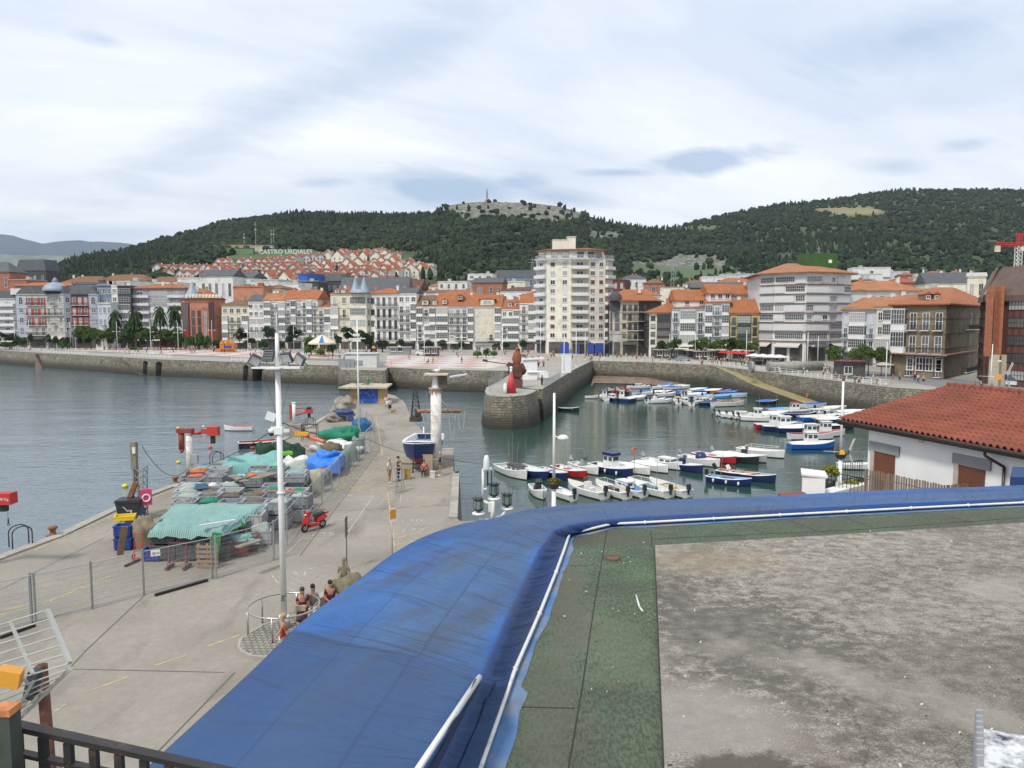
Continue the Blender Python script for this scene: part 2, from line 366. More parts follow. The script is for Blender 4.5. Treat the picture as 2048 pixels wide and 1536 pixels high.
for k,(a,b_,d,inn) in enumerate(arches):
    mb=MB();wid=(b_-a).length;n=10;out=-inn*.02
    for dep0,dep1 in ((0,6.0),):
        vs=[]
        for i in range(n+1):
            t_=i/n;ang=math.pi*(1-t_);x=wid/2+wid/2*math.cos(ang);z=-1.9+1.25*math.sin(ang)
            for dd in (-.05,6.0):
                q=a+d*x+inn*dd;vs.append((q.x,q.y,z))
            for dd in (-.05,6.0):
                q=a+d*x+inn*dd;vs.append((q.x,q.y,.003))
        for i in range(n):
            o=i*4;p_=o+4
            mb.add([vs[o],vs[p_],vs[p_+2],vs[o+2]],[(0,1,2,3)],0);mb.add([vs[o],vs[o+1],vs[p_+1],vs[p_]],[(0,1,2,3)],0)
            mb.add([vs[o+2],vs[p_+2],vs[p_+3],vs[o+3]],[(0,1,2,3)],1)
    struct('sea_wall_arch',mb,[STONE,PROM])

def steps(name,start,d,n,run,rise,width,side,mats=None,zs=0.0):
    mb=MB();s=Vector(start);d=Vector(d).normalized();sdv=Vector(side)
    for i in range(n):
        a=s+d*run*i;b_=s+d*run*(i+1);z=zs-rise*(i+1)
        mb.prism([tuple(a),tuple(b_),tuple(b_+sdv*width),tuple(a+sdv*width)],-6.5,z,1,0)
    return struct(name,mb,mats or [CURB,STONE])
steps('mole_steps',s0+si*4.4,-si,16,.27,.3,(s1-s0).length,sd_)
w_a=Vector(p2(240,714));w_b=Vector(p2(291,717));wd=(w_b-w_a).normalized();wo_=Vector((wd.y,-wd.x))
steps('sea_wall_steps',w_a+wo_*.15,wd,15,.98,.31,1.6,wo_)
w_a=Vector(p2(78,705.5));w_b=Vector(p2(100,707));wd2=(w_b-w_a).normalized();wo2=Vector((wd2.y,-wd2.x))
steps('sea_wall_steps',w_a+wo2*.15,wd2,15,.36,.31,1.2,wo2,[MUD,MUD])

rin=[Vector(p2(1440,733.2)),Vector(p2(1480,738)),Vector(p2(1540,746)),Vector(p2(1610,754.5)),Vector(p2(1679,763))]
def offs(i):
    a=rin[max(0,i-1)];b_=rin[min(len(rin)-1,i+1)];d=(b_-a).normalized();return Vector((d.y,-d.x))
lens=[0]
for a,b_ in zip(rin,rin[1:]):lens.append(lens[-1]+(b_-a).length)
mb=MB();ro=[]
for i,q in enumerate(rin):
    z=-.02-4.9*lens[i]/lens[-1];o_=q+offs(i)*(.3+3.6*min(1,.25+lens[i]/lens[-1]*1.5));q2=q+offs(i)*-.3;ro.append((o_,z))
    mb.v+=[(q2.x,q2.y,z),(o_.x,o_.y,z),(o_.x+offs(i).x*.7,o_.y+offs(i).y*.7,-7)]
for i in range(len(rin)-1):
    o=i*3;mb.f+=[(o,o+1,o+4,o+3),(o+1,o+2,o+5,o+4)];mb.m+=[0,1];mb.sm+=[False]*2
RAMP=M('algae_ramp',(.26,.22,.13),.8,.3,.4,dirt=(.22,.19,.03),dirt_amt=.7,dirt_scale=.25,bump=.4)
struct('slipway',mb,[RAMP,STONE])

def coping(name,pts,w_=.8,h=.14,mat=CURB,inward=1):
    mb=MB()
    for a,b_ in zip(pts,pts[1:]):
        a,b_=Vector(a),Vector(b_);d=(b_-a).normalized();nn=Vector((-d.y,d.x))*inward
        mb.prism([tuple(a),tuple(b_),tuple(b_+nn*w_),tuple(a+nn*w_)],-.02,h)
    return struct(name,mb,mat)
coping('kerb',[p2(-700,690),p2(-60,697),p2(100,707),p2(240,714)],1.0,.12)
coping('kerb',[p2(462,723.5),p2(480,724.5)],.9,.12)
coping('kerb',[p2(776,735),p2(880,740),p2(1008,742)],.8,.12)
coping('kerb',mole[1:9],.7,.1);coping('kerb',[tuple(s1),p2(1120,757),p2(1146,741),p2(1184,722)],.7,.1)
coping('kerb',basin,.6,.1)

pier_left=[p2(-420,1260),p2(-150,1172),p2(0,1112),p2(110,1072),p2(240,1010),p2(350,968),p2(420,940),p2(560,880),p2(622,849),p2(662,826),p2(664,812)]
tip=[p2(676,803),p2(700,792),p2(742,782),p2(765,785),p2(790,791)]
pier_right=[p2(809,804),p2(825,842),p2(853,869),p2(861,880),p2(883,899),p2(907,898),p2(907,946),p2(919,945),p2(915,1037)]
land('pier',[(-40,-20)]+pier_left+tip+pier_right+[(-3,43),(60,43),(60,-40),(-40,-40)],.5,CONC,STONE)
coping('kerb',pier_left[1:10],.55,.09,inward=-1)
coping('kerb',[p2(883,899),p2(907,898)],.5,.1,inward=-1);coping('kerb',[p2(907,946),p2(919,945),p2(915,1037)],.5,.1,inward=-1)

mb=MB();q0=[p2(1188,728,-1),p2(1330,738,-1.2),p2(1420,742,-2)];
mbp=[(*p2(1150,790,-5),-5),(*p2(1188,766,-4.7),-4.7),(*p2(1295,768,-4.7),-4.7),(*p2(1360,775,-5),-5)]
Bk=[(*p2(1187,722),-3.9),(*p2(1300,725),-3.9),(*p2(1330,726),-4.4),(*p2(1400,730),-5)]
mb.add([(mbp[0][0]+5,mbp[0][1]+16,-4.9),mbp[1],mbp[2],mbp[3],Bk[0],Bk[1],Bk[2],Bk[3]],[(0,1,4),(1,2,5,4),(2,3,6,5),(3,7,6)])
struct('mud_bank',mb,MUD)

def sheet(name,pts,mat,z=.006):
    mb=MB();q=[(*p2(*p),z) for p in pts];mb.add(q,[tuple(range(len(q)))][:1])
    o=struct(name,mb,mat);return o
sheet('paving',[(770,733),(975,737),(1085,722),(1010,713),(860,711),(775,712)],PINK)
sheet('paving',[(120,701),(300,708),(470,713),(700,719),(765,712),(520,700),(300,695),(150,694)],PINK)
sheet('promenade_walk',[(-400,692.5),(120,702),(300,709.5),(470,716),(700,723),(765,731),(775,724),(700,717.5),(470,713.5),(300,707),(120,700.2),(-400,690.5)],ASPH,.010)
sheet('road',[(1190,709),(1330,711),(1480,722),(1640,741),(1800,762),(2048,800),(2300,830),(2300,800),(1950,762),(1800,748),(1640,733),(1480,716),(1330,707),(1190,706)],ASPH,.010)
sheet('paving',[(1085,709),(1180,709),(1180,712),(1100,713)],PINK,.010)

YEL=M('yellow_line_paint',(.48,.37,.13),.8,.25,3,dirt=(.27,.25,.21),dirt_amt=.75,dirt_scale=2.5)
WHI=M('white_line_paint',(.46,.45,.42),.8,.2,3,dirt=(.27,.25,.21),dirt_amt=.85,dirt_scale=2.0)
def line(mb,a,b_,w_=.12,z=.006,mi=0):
    a,b_=P(*a),P(*b_);d=(b_-a).normalized();nn=Vector((-d.y,d.x,0))*w_/2
    mb.add([(*(a+nn).xy,z),(*(a-nn).xy,z),(*(b_-nn).xy,z),(*(b_+nn).xy,z)],[(0,1,2,3)],mi)
mb=MB()
for a,b_ in [((752,832),(757,862)),((757,862),(766,915)),((775,985),(783,1040)),((783,1040),(789,1092)),((757,862),(820,862)),((765,915),(840,912)),((764,876),(826,872)),((760,846),(822,850)),
              ((718,917),(860,908)),((672,982),(905,979)),((672,982),(718,917)),((718,917),(860,950)),((706,934),(800,958)),((694,951),(780,975)),((684,966),(720,981)),((676,976),(792,944)),((700,981),(790,958)),((740,981),(800,968)),((715,946),(800,920)),
              ((868,970),(905,978)),((868,955),(905,966)),((872,942),(905,950)),((880,925),(905,935)),((885,914),(905,920)),((745,906),(850,935)),((690,957),(815,925)),
              ((783,1024),(880,1004)),((787,1078),(845,1063)),((790,1090),(850,1078)),((790,832),(830,840)),((765,900),(840,895)),
              ((110,1422),(132,1408)),((186,1379),(256,1354)),((310,1331),(374,1310)),((417,1292),(480,1270)),((0,1230),(80,1212)),((85,1208),(225,1150)),((0,1110),(60,1090)),((70,1100),(330,985)),((0,1222),(75,1206))]:
    line(mb,a,b_,.1)
struct('yellow_lines',mb,YEL)
mb=MB()
for a,b_ in [((543,1149),(560,1146)),((594,1142),(658,1131)),((543,1149),(553,1163)),((553,1163),(595,1186)),((640,1024),(722,1022)),((695,1065),(748,990)),((655,1003),(720,1001)),((800,1004),(862,1003)),((800,1004),(803,990)),((795,1049),(868,1048)),((755,1010),(785,1009)),((602,1078),(690,1076)),((602,1078),(560,1120)),((760,995),(778,993))]:
    line(mb,a,b_,.07)
struct('white_lines',mb,WHI)
for s_,px,py,rz in (('231',588,1149,10),('129',685,992,3),('127',680,1041,3),('125',645,1069,3),('130',822,1042,3),('132',825,1060,-3)):
    q=P(px,py);o=text('bay_number',s_,.95,WHI,None,(q.x,q.y,.007),(0,0,R(rz)),0);o['kind']='structure'
JT=M('joint_tar',(.1,.095,.085),.9,.2)
mb=MB()
for a,b_ in [((170,1303),(290,1190)),((100,1380),(170,1303)),((130,1338),(450,1345)),((600,1112),(760,900)),((300,1520),(470,1345)),((0,1180),(210,1075)),((622,1025),(905,1010))]:
    line(mb,a,b_,.05,.005)
struct('ground_joints',mb,JT)

sky_tab=[(-900,560),(-300,575),(0,566),(60,552),(120,524),(180,506),(250,496),(330,472),(400,455),(440,440),(520,430),(600,421),(700,424),(830,424),(880,414),(930,406),(974,403),(1060,406),(1120,413),(1180,432),(1230,440),(1290,452),(1330,452),(1380,440),(1450,422),(1560,402),(1640,396),(1700,386),(1770,377),(1850,374),(1950,374),(2050,377),(2400,392),(3000,430)]
dist_tab=[(-900,800),(0,850),(300,1000),(700,1120),(1000,1180),(1250,1300),(1450,1650),(1700,1850),(2300,1900)]
FR=335.0
def g_prof(t):return t**1.25
TREEH=10
def ridge(px):
    Rr=interp(px,dist_tab);rock=885<px<1175
    z=PY(px,interp(px,sky_tab)+(0 if rock else 1536*TREEH*.75/Rr),Rr).z;return Rr,z
def gz(x,y):
    if y<FR:return 0.0 if y>60 else 0
    px=1024+1536*x/y;Rr,zr=ridge(px);t=(y-FR)/(Rr-FR)
    bump=(mnoise.noise(Vector((x*.006,y*.006,.3)))*9+mnoise.noise(Vector((x*.017,y*.017,4.3)))*3)*min(1,max(0,t*2.2))
    if t<=1:return zr*g_prof(t)+bump*(1-t**6)
    return zr-(y-Rr)*.18*(1+.0*t)+bump*0
def terr_mat():
    m,t,b=pos_mat('hillside_ground',.95);g=N(t,'ShaderNodeNewGeometry');v=g.outputs['Position']
    n1=N(t,'ShaderNodeTexNoise',i_Scale=.03,i_Detail=8,i_Roughness=.7);L(t,v,n1.inputs['Vector'])
    n2=N(t,'ShaderNodeTexNoise',i_Scale=.16,i_Detail=8,i_Roughness=.75);L(t,v,n2.inputs['Vector'])
    at=N(t,'ShaderNodeAttribute',attribute_name='cover')
    sx=N(t,'ShaderNodeSeparateColor');L(t,at.outputs['Color'],sx.inputs[0])
    grass=mixc(t,ramp(t,n1.outputs[0],[(.35,0),(.65,1)]),(.028,.045,.02),(.06,.08,.03))
    rock=mixc(t,ramp(t,n2.outputs[0],[(.46,0),(.58,1)]),(.055,.06,.035),(.27,.255,.22))
    c=mixc(t,sx.outputs[0],grass,rock);c=mixc(t,sx.outputs[1],c,(.2,.17,.075));c=mixc(t,sx.outputs[2],c,(.07,.105,.04))
    L(t,c,b.inputs['Base Color']);return m

def in_ell(px,py,cx,cy,rx,ry):return ((px-cx)/rx)**2+((py-cy)/ry)**2
def cover(px,py):
    r=g_=b_=0
    for e in [(1010,412,150,22),(1090,425,95,20),(1210,470,40,12),(1300,535,55,16),(1390,530,75,26),(850,424,26,7),(940,425,30,18),(1045,452,20,5)]:
        r=max(r,min(1,max(0,1.8*(1.15-in_ell(px,py,*e)))))
    for e in [(1712,421,62,9.5),(1655,418,30,5)]:g_=max(g_,min(1,max(0,2.5*(1.15-in_ell(px,py,*e)))))
    for e in [(1395,454,55,7),(1290,448,70,5),(560,512,130,13),(320,512,60,7),(1260,540,90,14),(1390,548,130,16),(1230,445,30,4)]:b_=max(b_,min(1,max(0,2.0*(1.15-in_ell(px,py,*e)))))
    return r,g_,b_
US=np.linspace(-1.15,1.05,190);TS=np.concatenate([np.linspace(0,1,70),[1.03,1.1,1.25,1.5,1.8]])
vs,cols=[],[]
for u in US:
    px=1024+1536*u;Rr,zr=ridge(px)
    for t_ in TS:
        y=FR+(Rr-FR)*t_;x=u*y;z=gz(x,y) if t_>0 else -.6;vs.append((x,y,z));a,b_=proj(x,y,z);cols.append((*cover(a,b_),1))
nU,nT=len(US),len(TS)
mb=MB();mb.add(vs,[(i*nT+j,(i+1)*nT+j,(i+1)*nT+j+1,i*nT+j+1) for i in range(nU-1) for j in range(nT-1)],0,True)
tm=mb.mesh('hills',terr_mat());ca_=tm.color_attributes.new('cover','FLOAT_COLOR','POINT');ca_.data.foreach_set('color',np.array(cols,dtype=np.float32).ravel())
ho=link('hills',tm);ho['kind']='structure'

mb=MB();mb.add([(-12000,1300,-3),(12000,1300,-3),(12000,14000,-3),(-12000,14000,-3)],[(0,1,2,3)]);struct('far_ground',mb,M('far_ground_green',(.05,.07,.035),.9,.3,.002))
mb=MB();mb.add([(-3000,430,-1),(-1100,430,-1),(-1100,1300,-1),(-3000,1300,-1)],[(0,1,2,3)]);struct('coast_ground',mb,MATS['far_ground_green'])
def mountains(name,tab,D,mat,depth=1500,seed=0):
    mb=MB();n=110;vs=[]
    for i in range(n+1):
        px=tab[0][0]+(tab[-1][0]-tab[0][0])*i/n;py=interp(px,tab)
        q=PY(px,py,D);zz=q.z+mnoise.noise(Vector((px*.03,seed,0)))*D*.0022
        for j,(dd,f) in enumerate(((-depth,-.02),(-depth*.6,.35),(-depth*.25,.75),(0,1),(depth*.5,.7),(depth*2,0))):
            y=D+dd;x=q.x*y/D;nz=mnoise.noise(Vector((x*.0013,y*.0013,seed)))*.22*(1-f)*zz
            vs.append((x,y,zz*f+nz*(1 if 0<j<5 else 0)))
    mb.add(vs,[(i*6+j,(i+1)*6+j,(i+1)*6+j+1,i*6+j+1) for i in range(n) for j in range(5)],0,True);return struct(name,mb,mat)
mountains('mountains',[(-1500,440),(-700,450),(-200,448),(0,468),(30,472),(62,481),(85,487),(130,482),(165,481),(200,483),(250,486),(350,505),(600,530)],11500,M('mountain_forest',(.014,.026,.034),.95,.15,.004),2200,3)
mountains('foothills',[(-900,520),(-200,512),(0,508),(70,512),(130,510),(160,514),(215,535),(300,560)],6500,M('foothill_scrub',(.12,.13,.11),.95,.45,.012),900,9)

def ico():
    import bmesh
    bm=bmesh.new();bmesh.ops.create_icosphere(bm,subdivisions=2,radius=1);v=np.array([q.co[:] for q in bm.verts]);f=np.array([[q.index for q in p.verts] for p in bm.faces]);bm.free();return v,f
IV,IF=ico()
def leafmat(name,c1,c2,isl=.35,scale=.4):
    m,t,b=pos_mat(name,.85);b.inputs['Specular IOR Level'].default_value=.25
    g=N(t,'ShaderNodeNewGeometry');n=N(t,'ShaderNodeTexNoise',i_Scale=scale,i_Detail=4,i_Roughness=.7);L(t,g.outputs['Position'],n.inputs['Vector'])
    c=mixc(t,ramp(t,n.outputs[0],[(.35,0),(.65,1)]),c1,c2);hs=N(t,'ShaderNodeHueSaturation');L(t,c,hs.inputs['Color'])
    r_=g.outputs['Random Per Island']
    L(t,mathn(t,'ADD',mathn(t,'MULTIPLY',r_,isl*2),1-isl),hs.inputs['Value']);L(t,mathn(t,'ADD',mathn(t,'MULTIPLY',r_,.05),.475),hs.inputs['Hue'])
    L(t,hs.outputs[0],b.inputs['Base Color']);return m
FORM=leafmat('forest_foliage',(.010,.021,.011),(.028,.041,.016),.5,.02)
def np_mesh(name,V,F,mat,smooth=False):
    me=bpy.data.meshes.new(name);me.vertices.add(len(V));me.vertices.foreach_set('co',V.astype(np.float32).ravel())
    k=F.shape[1];me.loops.add(len(F)*k);me.loops.foreach_set('vertex_index',F.astype(np.int32).ravel());me.polygons.add(len(F))
    me.polygons.foreach_set('loop_start',np.arange(0,len(F)*k,k,dtype=np.int32));me.polygons.foreach_set('use_smooth',np.full(len(F),smooth));me.update(calc_edges=True);me.materials.append(mat);return me
def forest(name,n,umin,umax,tmin,tmax,mat,wmin=0,gap=None):
    pts=[];tries=0
    while len(pts)<n and tries<n*6:
        tries+=1
        px=1024+1536*random.uniform(umin,umax);Rr,zr=ridge(px);t0=tmin(px) if callable(tmin) else tmin
        t_=t0+(tmax-t0)*random.random()**.75;t_=random.uniform(.12,t0) if random.random()<.035 and 300<px<1500 else t_;y=FR+(Rr-FR)*t_;x=(px-1024)/1536*y;z=gz(x,y);a,b_=proj(x,y,z)
        r,g_,bb=cover(a,b_-4)
        if random.random()<max(r*.95,g_*1.2,bb*.8) and not (t_>.995 and r<.3):continue
        dens=mnoise.noise(Vector((x*.012,y*.012,9)))
        
        pts.append((x,y,z,dens,b_))
    k=len(pts);A=np.array(pts);nv=len(IV)
    con=np.array([1 if mnoise.noise(Vector((p[0]*.006,p[1]*.006,2)))+random.uniform(-.25,.25)>.3 else 0 for p in pts])
    hh=np.where(con,RNG.uniform(6,12,k),RNG.uniform(3.5,8.5,k));ww=np.where(con,RNG.uniform(1.5,2.8,k),RNG.uniform(2.0,4.6,k))
    V=np.repeat(IV[None],k,0).copy();jit=1+RNG.uniform(-.28,.28,(k,nv,1));V *= jit
    zt=(V[:,:,2]+1)/2;tp=np.where(con[:,None],1.0-.5*np.clip(zt,0,1),1.0)
    V[:,:,0] *= ww[:,None]*tp;V[:,:,1] *= ww[:,None]*tp;V[:,:,2]=zt*hh[:,None]
    V[:,:,0]+=A[:,0:1];V[:,:,1]+=A[:,1:2];V[:,:,2]+=A[:,2:3]-.8
    F=(IF[None]+(np.arange(k)*nv)[:,None,None]).reshape(-1,3)
    o=link(name,np_mesh(name,V.reshape(-1,3),F,mat));o['kind']='stuff';return o
def tmin_f(px):return interp(px,[(0,.22),(120,.27),(300,.36),(420,.5),(600,.6),(840,.6),(880,.30),(1060,.28),(1220,.22),(1500,.14),(1750,.13),(2100,.12)])
o=forest('forest',25000,-.95,.78,tmin_f,1.012,FORM);tag(o,'dark green forest of pines and broadleaf trees covering the hills','forest')

def plaster(name,col,dirt=.35,bump=0):return M(name,col,.85,.10,.5,dirt=tuple(c*.55 for c in col),dirt_amt=dirt,dirt_scale=.35)
WL={'white':plaster('white_render',(.66,.65,.62)),'cream':plaster('cream_render',(.62,.57,.44)),'yellow':plaster('pale_yellow_render',(.60,.56,.42)),
      'grey':plaster('grey_render',(.30,.31,.33)),'stone':plaster('carved_grey_stone',(.44,.42,.38),.5),'blue':plaster('pale_blue_render',(.40,.43,.47)),'slateblue':plaster('slate_blue_render',(.15,.19,.25)),
      'orange':plaster('orange_render',(.46,.21,.13)),'pink':plaster('pink_render',(.62,.45,.38)),'paleblue':plaster('ice_blue_render',(.50,.54,.58)),'brick':plaster('red_brick',(.32,.13,.08)),
      'dark':plaster('dark_render',(.06,.06,.065)),'brown':plaster('brown_render',(.21,.165,.11),.6),'ochre':plaster('ochre_render',(.46,.36,.16)),'creamw':plaster('ivory_render',(.66,.63,.53)),'greywhite':plaster('off_white_render',(.55,.55,.53)),
      'beige':plaster('beige_render',(.46,.40,.30)),'maroon':plaster('maroon_cladding',(.14,.04,.035)),'green':plaster('ivy_green',(.035,.09,.02)),'vblue':plaster('vivid_blue_netting',(.03,.10,.35)),'murgreen':plaster('lime_green_mural',(.13,.22,.11))}
def tile_mat(name,c1,c2,moss=(.2,.15,.06),ma=.25,w_=2.2):
    m,t,b=pos_mat(name,.85);c=N(t,'ShaderNodeTexCoord');n=N(t,'ShaderNodeTexNoise',i_Scale=.6,i_Detail=8,i_Roughness=.7);L(t,c.outputs['Object'],n.inputs['Vector'])
    n2=N(t,'ShaderNodeTexNoise',i_Scale=.25,i_Detail=8,i_Roughness=.7);L(t,c.outputs['Object'],n2.inputs['Vector'])
    wv=N(t,'ShaderNodeTexWave',i_Scale=w_,i_Distortion=.3);wv.bands_direction='X';L(t,c.outputs['Object'],wv.inputs['Vector'])
    o=mixc(t,ramp(t,n.outputs[0],[(.35,0),(.65,1)]),c1,c2);o=mixc(t,mathn(t,'MULTIPLY',ramp(t,n2.outputs[0],[(.5,0),(.7,1)]),ma*2),o,moss)
    o=mixc(t,mathn(t,'MULTIPLY',wv.outputs['Fac'],.28),o,tuple(x*.4 for x in c1));L(t,o,b.inputs['Base Color'])
    bp=N(t,'ShaderNodeBump',i_Strength=.6,i_Distance=.08);L(t,wv.outputs['Fac'],bp.inputs['Height']);L(t,bp.outputs[0],b.inputs['Normal']);return m
RF={'orange':tile_mat('orange_roof_tiles',(.31,.105,.042),(.44,.155,.06)),'red':tile_mat('red_roof_tiles',(.27,.075,.038),(.38,.12,.06),ma=.2),'brown':tile_mat('brown_roof_tiles',(.17,.09,.05),(.24,.12,.06)),
      'slate':M('slate_roof',(.075,.08,.085),.7,.25,.8),'old':tile_mat('weathered_roof_tiles',(.36,.15,.07),(.46,.2,.09),(.16,.12,.05),.55),'flat':M('flat_roof_felt',(.38,.37,.35),.9,.2,.5),'dbrown':tile_mat('dark_brown_roof_tiles',(.10,.05,.035),(.16,.07,.04))}
def glass_mat():
    m,t,b=pos_mat('window_glass',.12);oi=N(t,'ShaderNodeObjectInfo');r_=oi.outputs['Random']
    c=mixc(t,ramp(t,r_,[(.0,0),(.45,.12),(.75,.35),(.9,.9)],'LINEAR'),(.018,.022,.026),(.42,.42,.40));L(t,c,b.inputs['Base Color']);return m
GLASS=glass_mat()
FRW=M('white_window_frame',(.70,.70,.68),.6,.06);FRD=M('dark_window_frame',(.05,.035,.03),.6,.1);FRR=M('red_window_frame',(.26,.03,.03),.6,.1);FRG=M('dark_green_frame',(.03,.06,.045),.6,.1)
IRON=M('black_iron',(.018,.018,.02),.5,.1);IRONW=M('white_painted_rail',(.62,.62,.62),.5,.1);SHUT=M('brown_shutter',(.12,.05,.03),.7,.15);SHR=M('red_shutter',(.36,.055,.03),.7,.1);SHW=M('white_shutter',(.55,.56,.55),.7,.08)
DARK=M('dark_interior',(.02,.02,.022),.8,.2);SHOP=M('shop_front',(.07,.065,.06),.5,.5,.6);AWN=M('cream_awning',(.5,.48,.42),.8,.1)
PAL={'w':FRW,'d':FRD,'r':FRR,'g':FRG}
EL={}
def element(kind,w_,h,fr='w'):
    w_=max(.5,round(w_*4)/4);h=max(.6,round(h*5)/5);key=(kind,w_,h,fr)
    if key in EL:return EL[key]
    mb=MB();F_=PAL[fr];mats=[F_,GLASS,IRON,SHW,SHR,SHUT,IRONW];hw=w_/2
    def frame(x0,x1,z0,z1,y,nm=1,nh=0,t_=.09,dep=.1):
        mb.add([(x0,y,z0),(x1,y,z0),(x1,y,z1),(x0,y,z1)],[(0,1,2,3)],1)
        for xx in (x0,x1):mb.box((xx,y-dep/2+.02,(z0+z1)/2),(t_,dep,z1-z0+t_),0)
        for zz in (z0,z1):mb.box(((x0+x1)/2,y-dep/2+.02,zz),(x1-x0-t_,dep,t_),0)
        for i in range(1,nm+1):mb.box((x0+(x1-x0)*i/(nm+1),y-.02,(z0+z1)/2),(t_*.8,.05,z1-z0-t_),0)
        for i in range(1,nh+1):mb.box(((x0+x1)/2,y-.015,z0+(z1-z0)*i/(nh+1)),(x1-x0-t_,.05,t_*.7),0)
    name='window'
    if kind=='w':frame(-hw,hw,0,h,-.04,1,1 if h>1.5 else 0);mb.box((0,-.1,-.08),(w_+.25,.22,.08),0)
    elif kind=='W':frame(-hw,hw,0,h,-.04,3,1);mb.box((0,-.1,-.08),(w_+.2,.22,.08),0)
    elif kind=='s':mb.add([(-hw,-.04,0),(hw,-.04,0),(hw,-.04,h),(-hw,-.04,h)],[(0,1,2,3)],5);frame(-hw,hw,0,h,-.03,0);name='shuttered_window'
    elif kind=='S':mb.box((0,-.05,h/2),(w_,.06,h),3);name='roller_shutter'
    elif kind=='a':
        frame(-hw,hw,0,h,-.04,1,1);n=8
        mb.add([(0,-.04,h)]+[(hw*math.cos(math.pi*i/n),-.04,h+hw*math.sin(math.pi*i/n)) for i in range(n+1)],[(0,i+1,i+2) for i in range(n)],1)
        mb.path([(hw*1.1*math.cos(math.pi*i/n),-.07,h+hw*1.1*math.sin(math.pi*i/n)) for i in range(n+1)],.1,4,0);name='arched_window'
    elif kind in 'rq':
        frame(-hw*.5,hw*.5,0,h,-.04,1,1)
        for s_ in (-1,1):mb.box((s_*hw*.82,-.06,h/2),(hw*.5,.06,h),4 if kind=='r' else 5)
        name='shuttered_window'
    elif kind=='d':frame(-hw,hw,0,h,-.04,1,1);name='balcony_door'
    elif kind=='B':
        mb.box((0,-.4,-.08),(w_,.75,.14),0);n=max(4,int(w_/.16))
        for i in range(n+1):mb.box((-hw+w_*i/n,-.75,.45),(.035,.035,.9),2)
        mb.box((0,-.75,.93),(w_,.06,.06),2);mb.box((0,-.75,.12),(w_,.05,.04),2)
        for s_ in (-1,1):mb.box((s_*hw,-.4,.93),(.05,.7,.06),2);mb.box((s_*hw,-.4,.45),(.035,.04,.9),2)
        name='balcony'
    elif kind=='T':
        mb.box((0,-.55,-.09),(w_,1.1,.16),6);mb.box((0,-1.07,.5),(w_,.05,.75),1 if fr=='g' else 6);mb.box((0,-1.07,.95),(w_,.08,.06),6)
        for s_ in (-1,1):mb.box((s_*(hw-.03),-.55,.5),(.05,1.0,.8),6)
        name='balcony'
    elif kind=='G':
        mb.box((0,-.35,-.1),(w_+.1,.78,.2),0);mb.box((0,-.35,h+.05),(w_+.1,.78,.18),0)
        nm=max(1,int(w_/.6)-1);frame(-hw,hw,h*.28,h-.04,-.66,nm,2,.07);mb.box((0,-.62,h*.14),(w_,.1,h*.28),0)
        for s_ in (-1,1):
            mb.add([(s_*hw,-.66,0),(s_*hw,0,0),(s_*hw,0,h),(s_*hw,-.66,h)],[(0,1,2,3)],1);mb.box((s_*hw,-.32,h*.14),(.06,.66,h*.28),0)
        name='glazed_gallery'
    elif kind=='H':
        nm=max(2,int(w_/.55)-1);frame(-hw,hw,0,h,-.06,nm,1,.07);name='window_band'
    elif kind=='P':mb.box((0,-.1,h/2),(w_,.2,h),3);name='closed_blind'
    me=mb.mesh(name,mats);EL[key]=(name,me);return EL[key]
def put(kind,w_,h,fr,parent,pos,ang):
    name,me=element(kind,w_,h,fr);o=link(name,me,parent,pos);o.rotation_euler=(0,0,ang);return o
def roof_mesh(poly,z,h,over,mat,kind,thick=.25):
    mb=MB();c=Vector((sum(p[0] for p in poly)/len(poly),sum(p[1] for p in poly)/len(poly)))
    A,B,C_,D=Vector(poly[0]),Vector(poly[-3]) if len(poly)>4 else Vector(poly[1]),Vector(poly[-2]),Vector(poly[-1])
    m1=(A+D)/2;m2=(B+C_)/2;ax=(m2-m1);ln=ax.length;axn=ax.normalized() if ln>0 else Vector((1,0))
    dep=(A-D).length
    if kind=='hip':ins=min(ln*.42,dep*.45);m1=m1+axn*ins;m2=m2-axn*ins
    else:m1=m1-axn*over*.6;m2=m2+axn*over*.6
    out=[]
    n=len(poly)
    for i in range(n):
        a,b_,d=Vector(poly[i-1]),Vector(poly[i]),Vector(poly[(i+1) % n]);d1=(b_-a).normalized();d2=(d-b_).normalized();nn=Vector((d1.y+d2.y,-(d1.x+d2.x)))
        nn=nn.normalized()*over*1.2 if nn.length>.01 else Vector((0,0))
        if (b_+nn-c).length<(b_-c).length:nn=-nn
        out.append(b_+nn)
    vs=[(p.x,p.y,z) for p in out]+[(p.x,p.y,z+thick) for p in out]+[(m1.x,m1.y,z+h),(m2.x,m2.y,z+h)]
    fs=[(i,(i+1) % n,n+(i+1) % n,n+i) for i in range(n)]+[tuple(range(n-1,-1,-1))]
    near=[0 if (p-m1).length<=(p-m2).length else 1 for p in out]
    for i in range(n):
        j=(i+1) % n;a,b_=near[i],near[j]
        if a==b_:fs.append((n+i,n+j,2*n+a))
        else:fs.append((n+i,n+j,2*n+b_,2*n+a))
    mb.add(vs,fs,0);return mb
CHIM=M('chimney_brick',(.40,.2,.13),.9,.2)
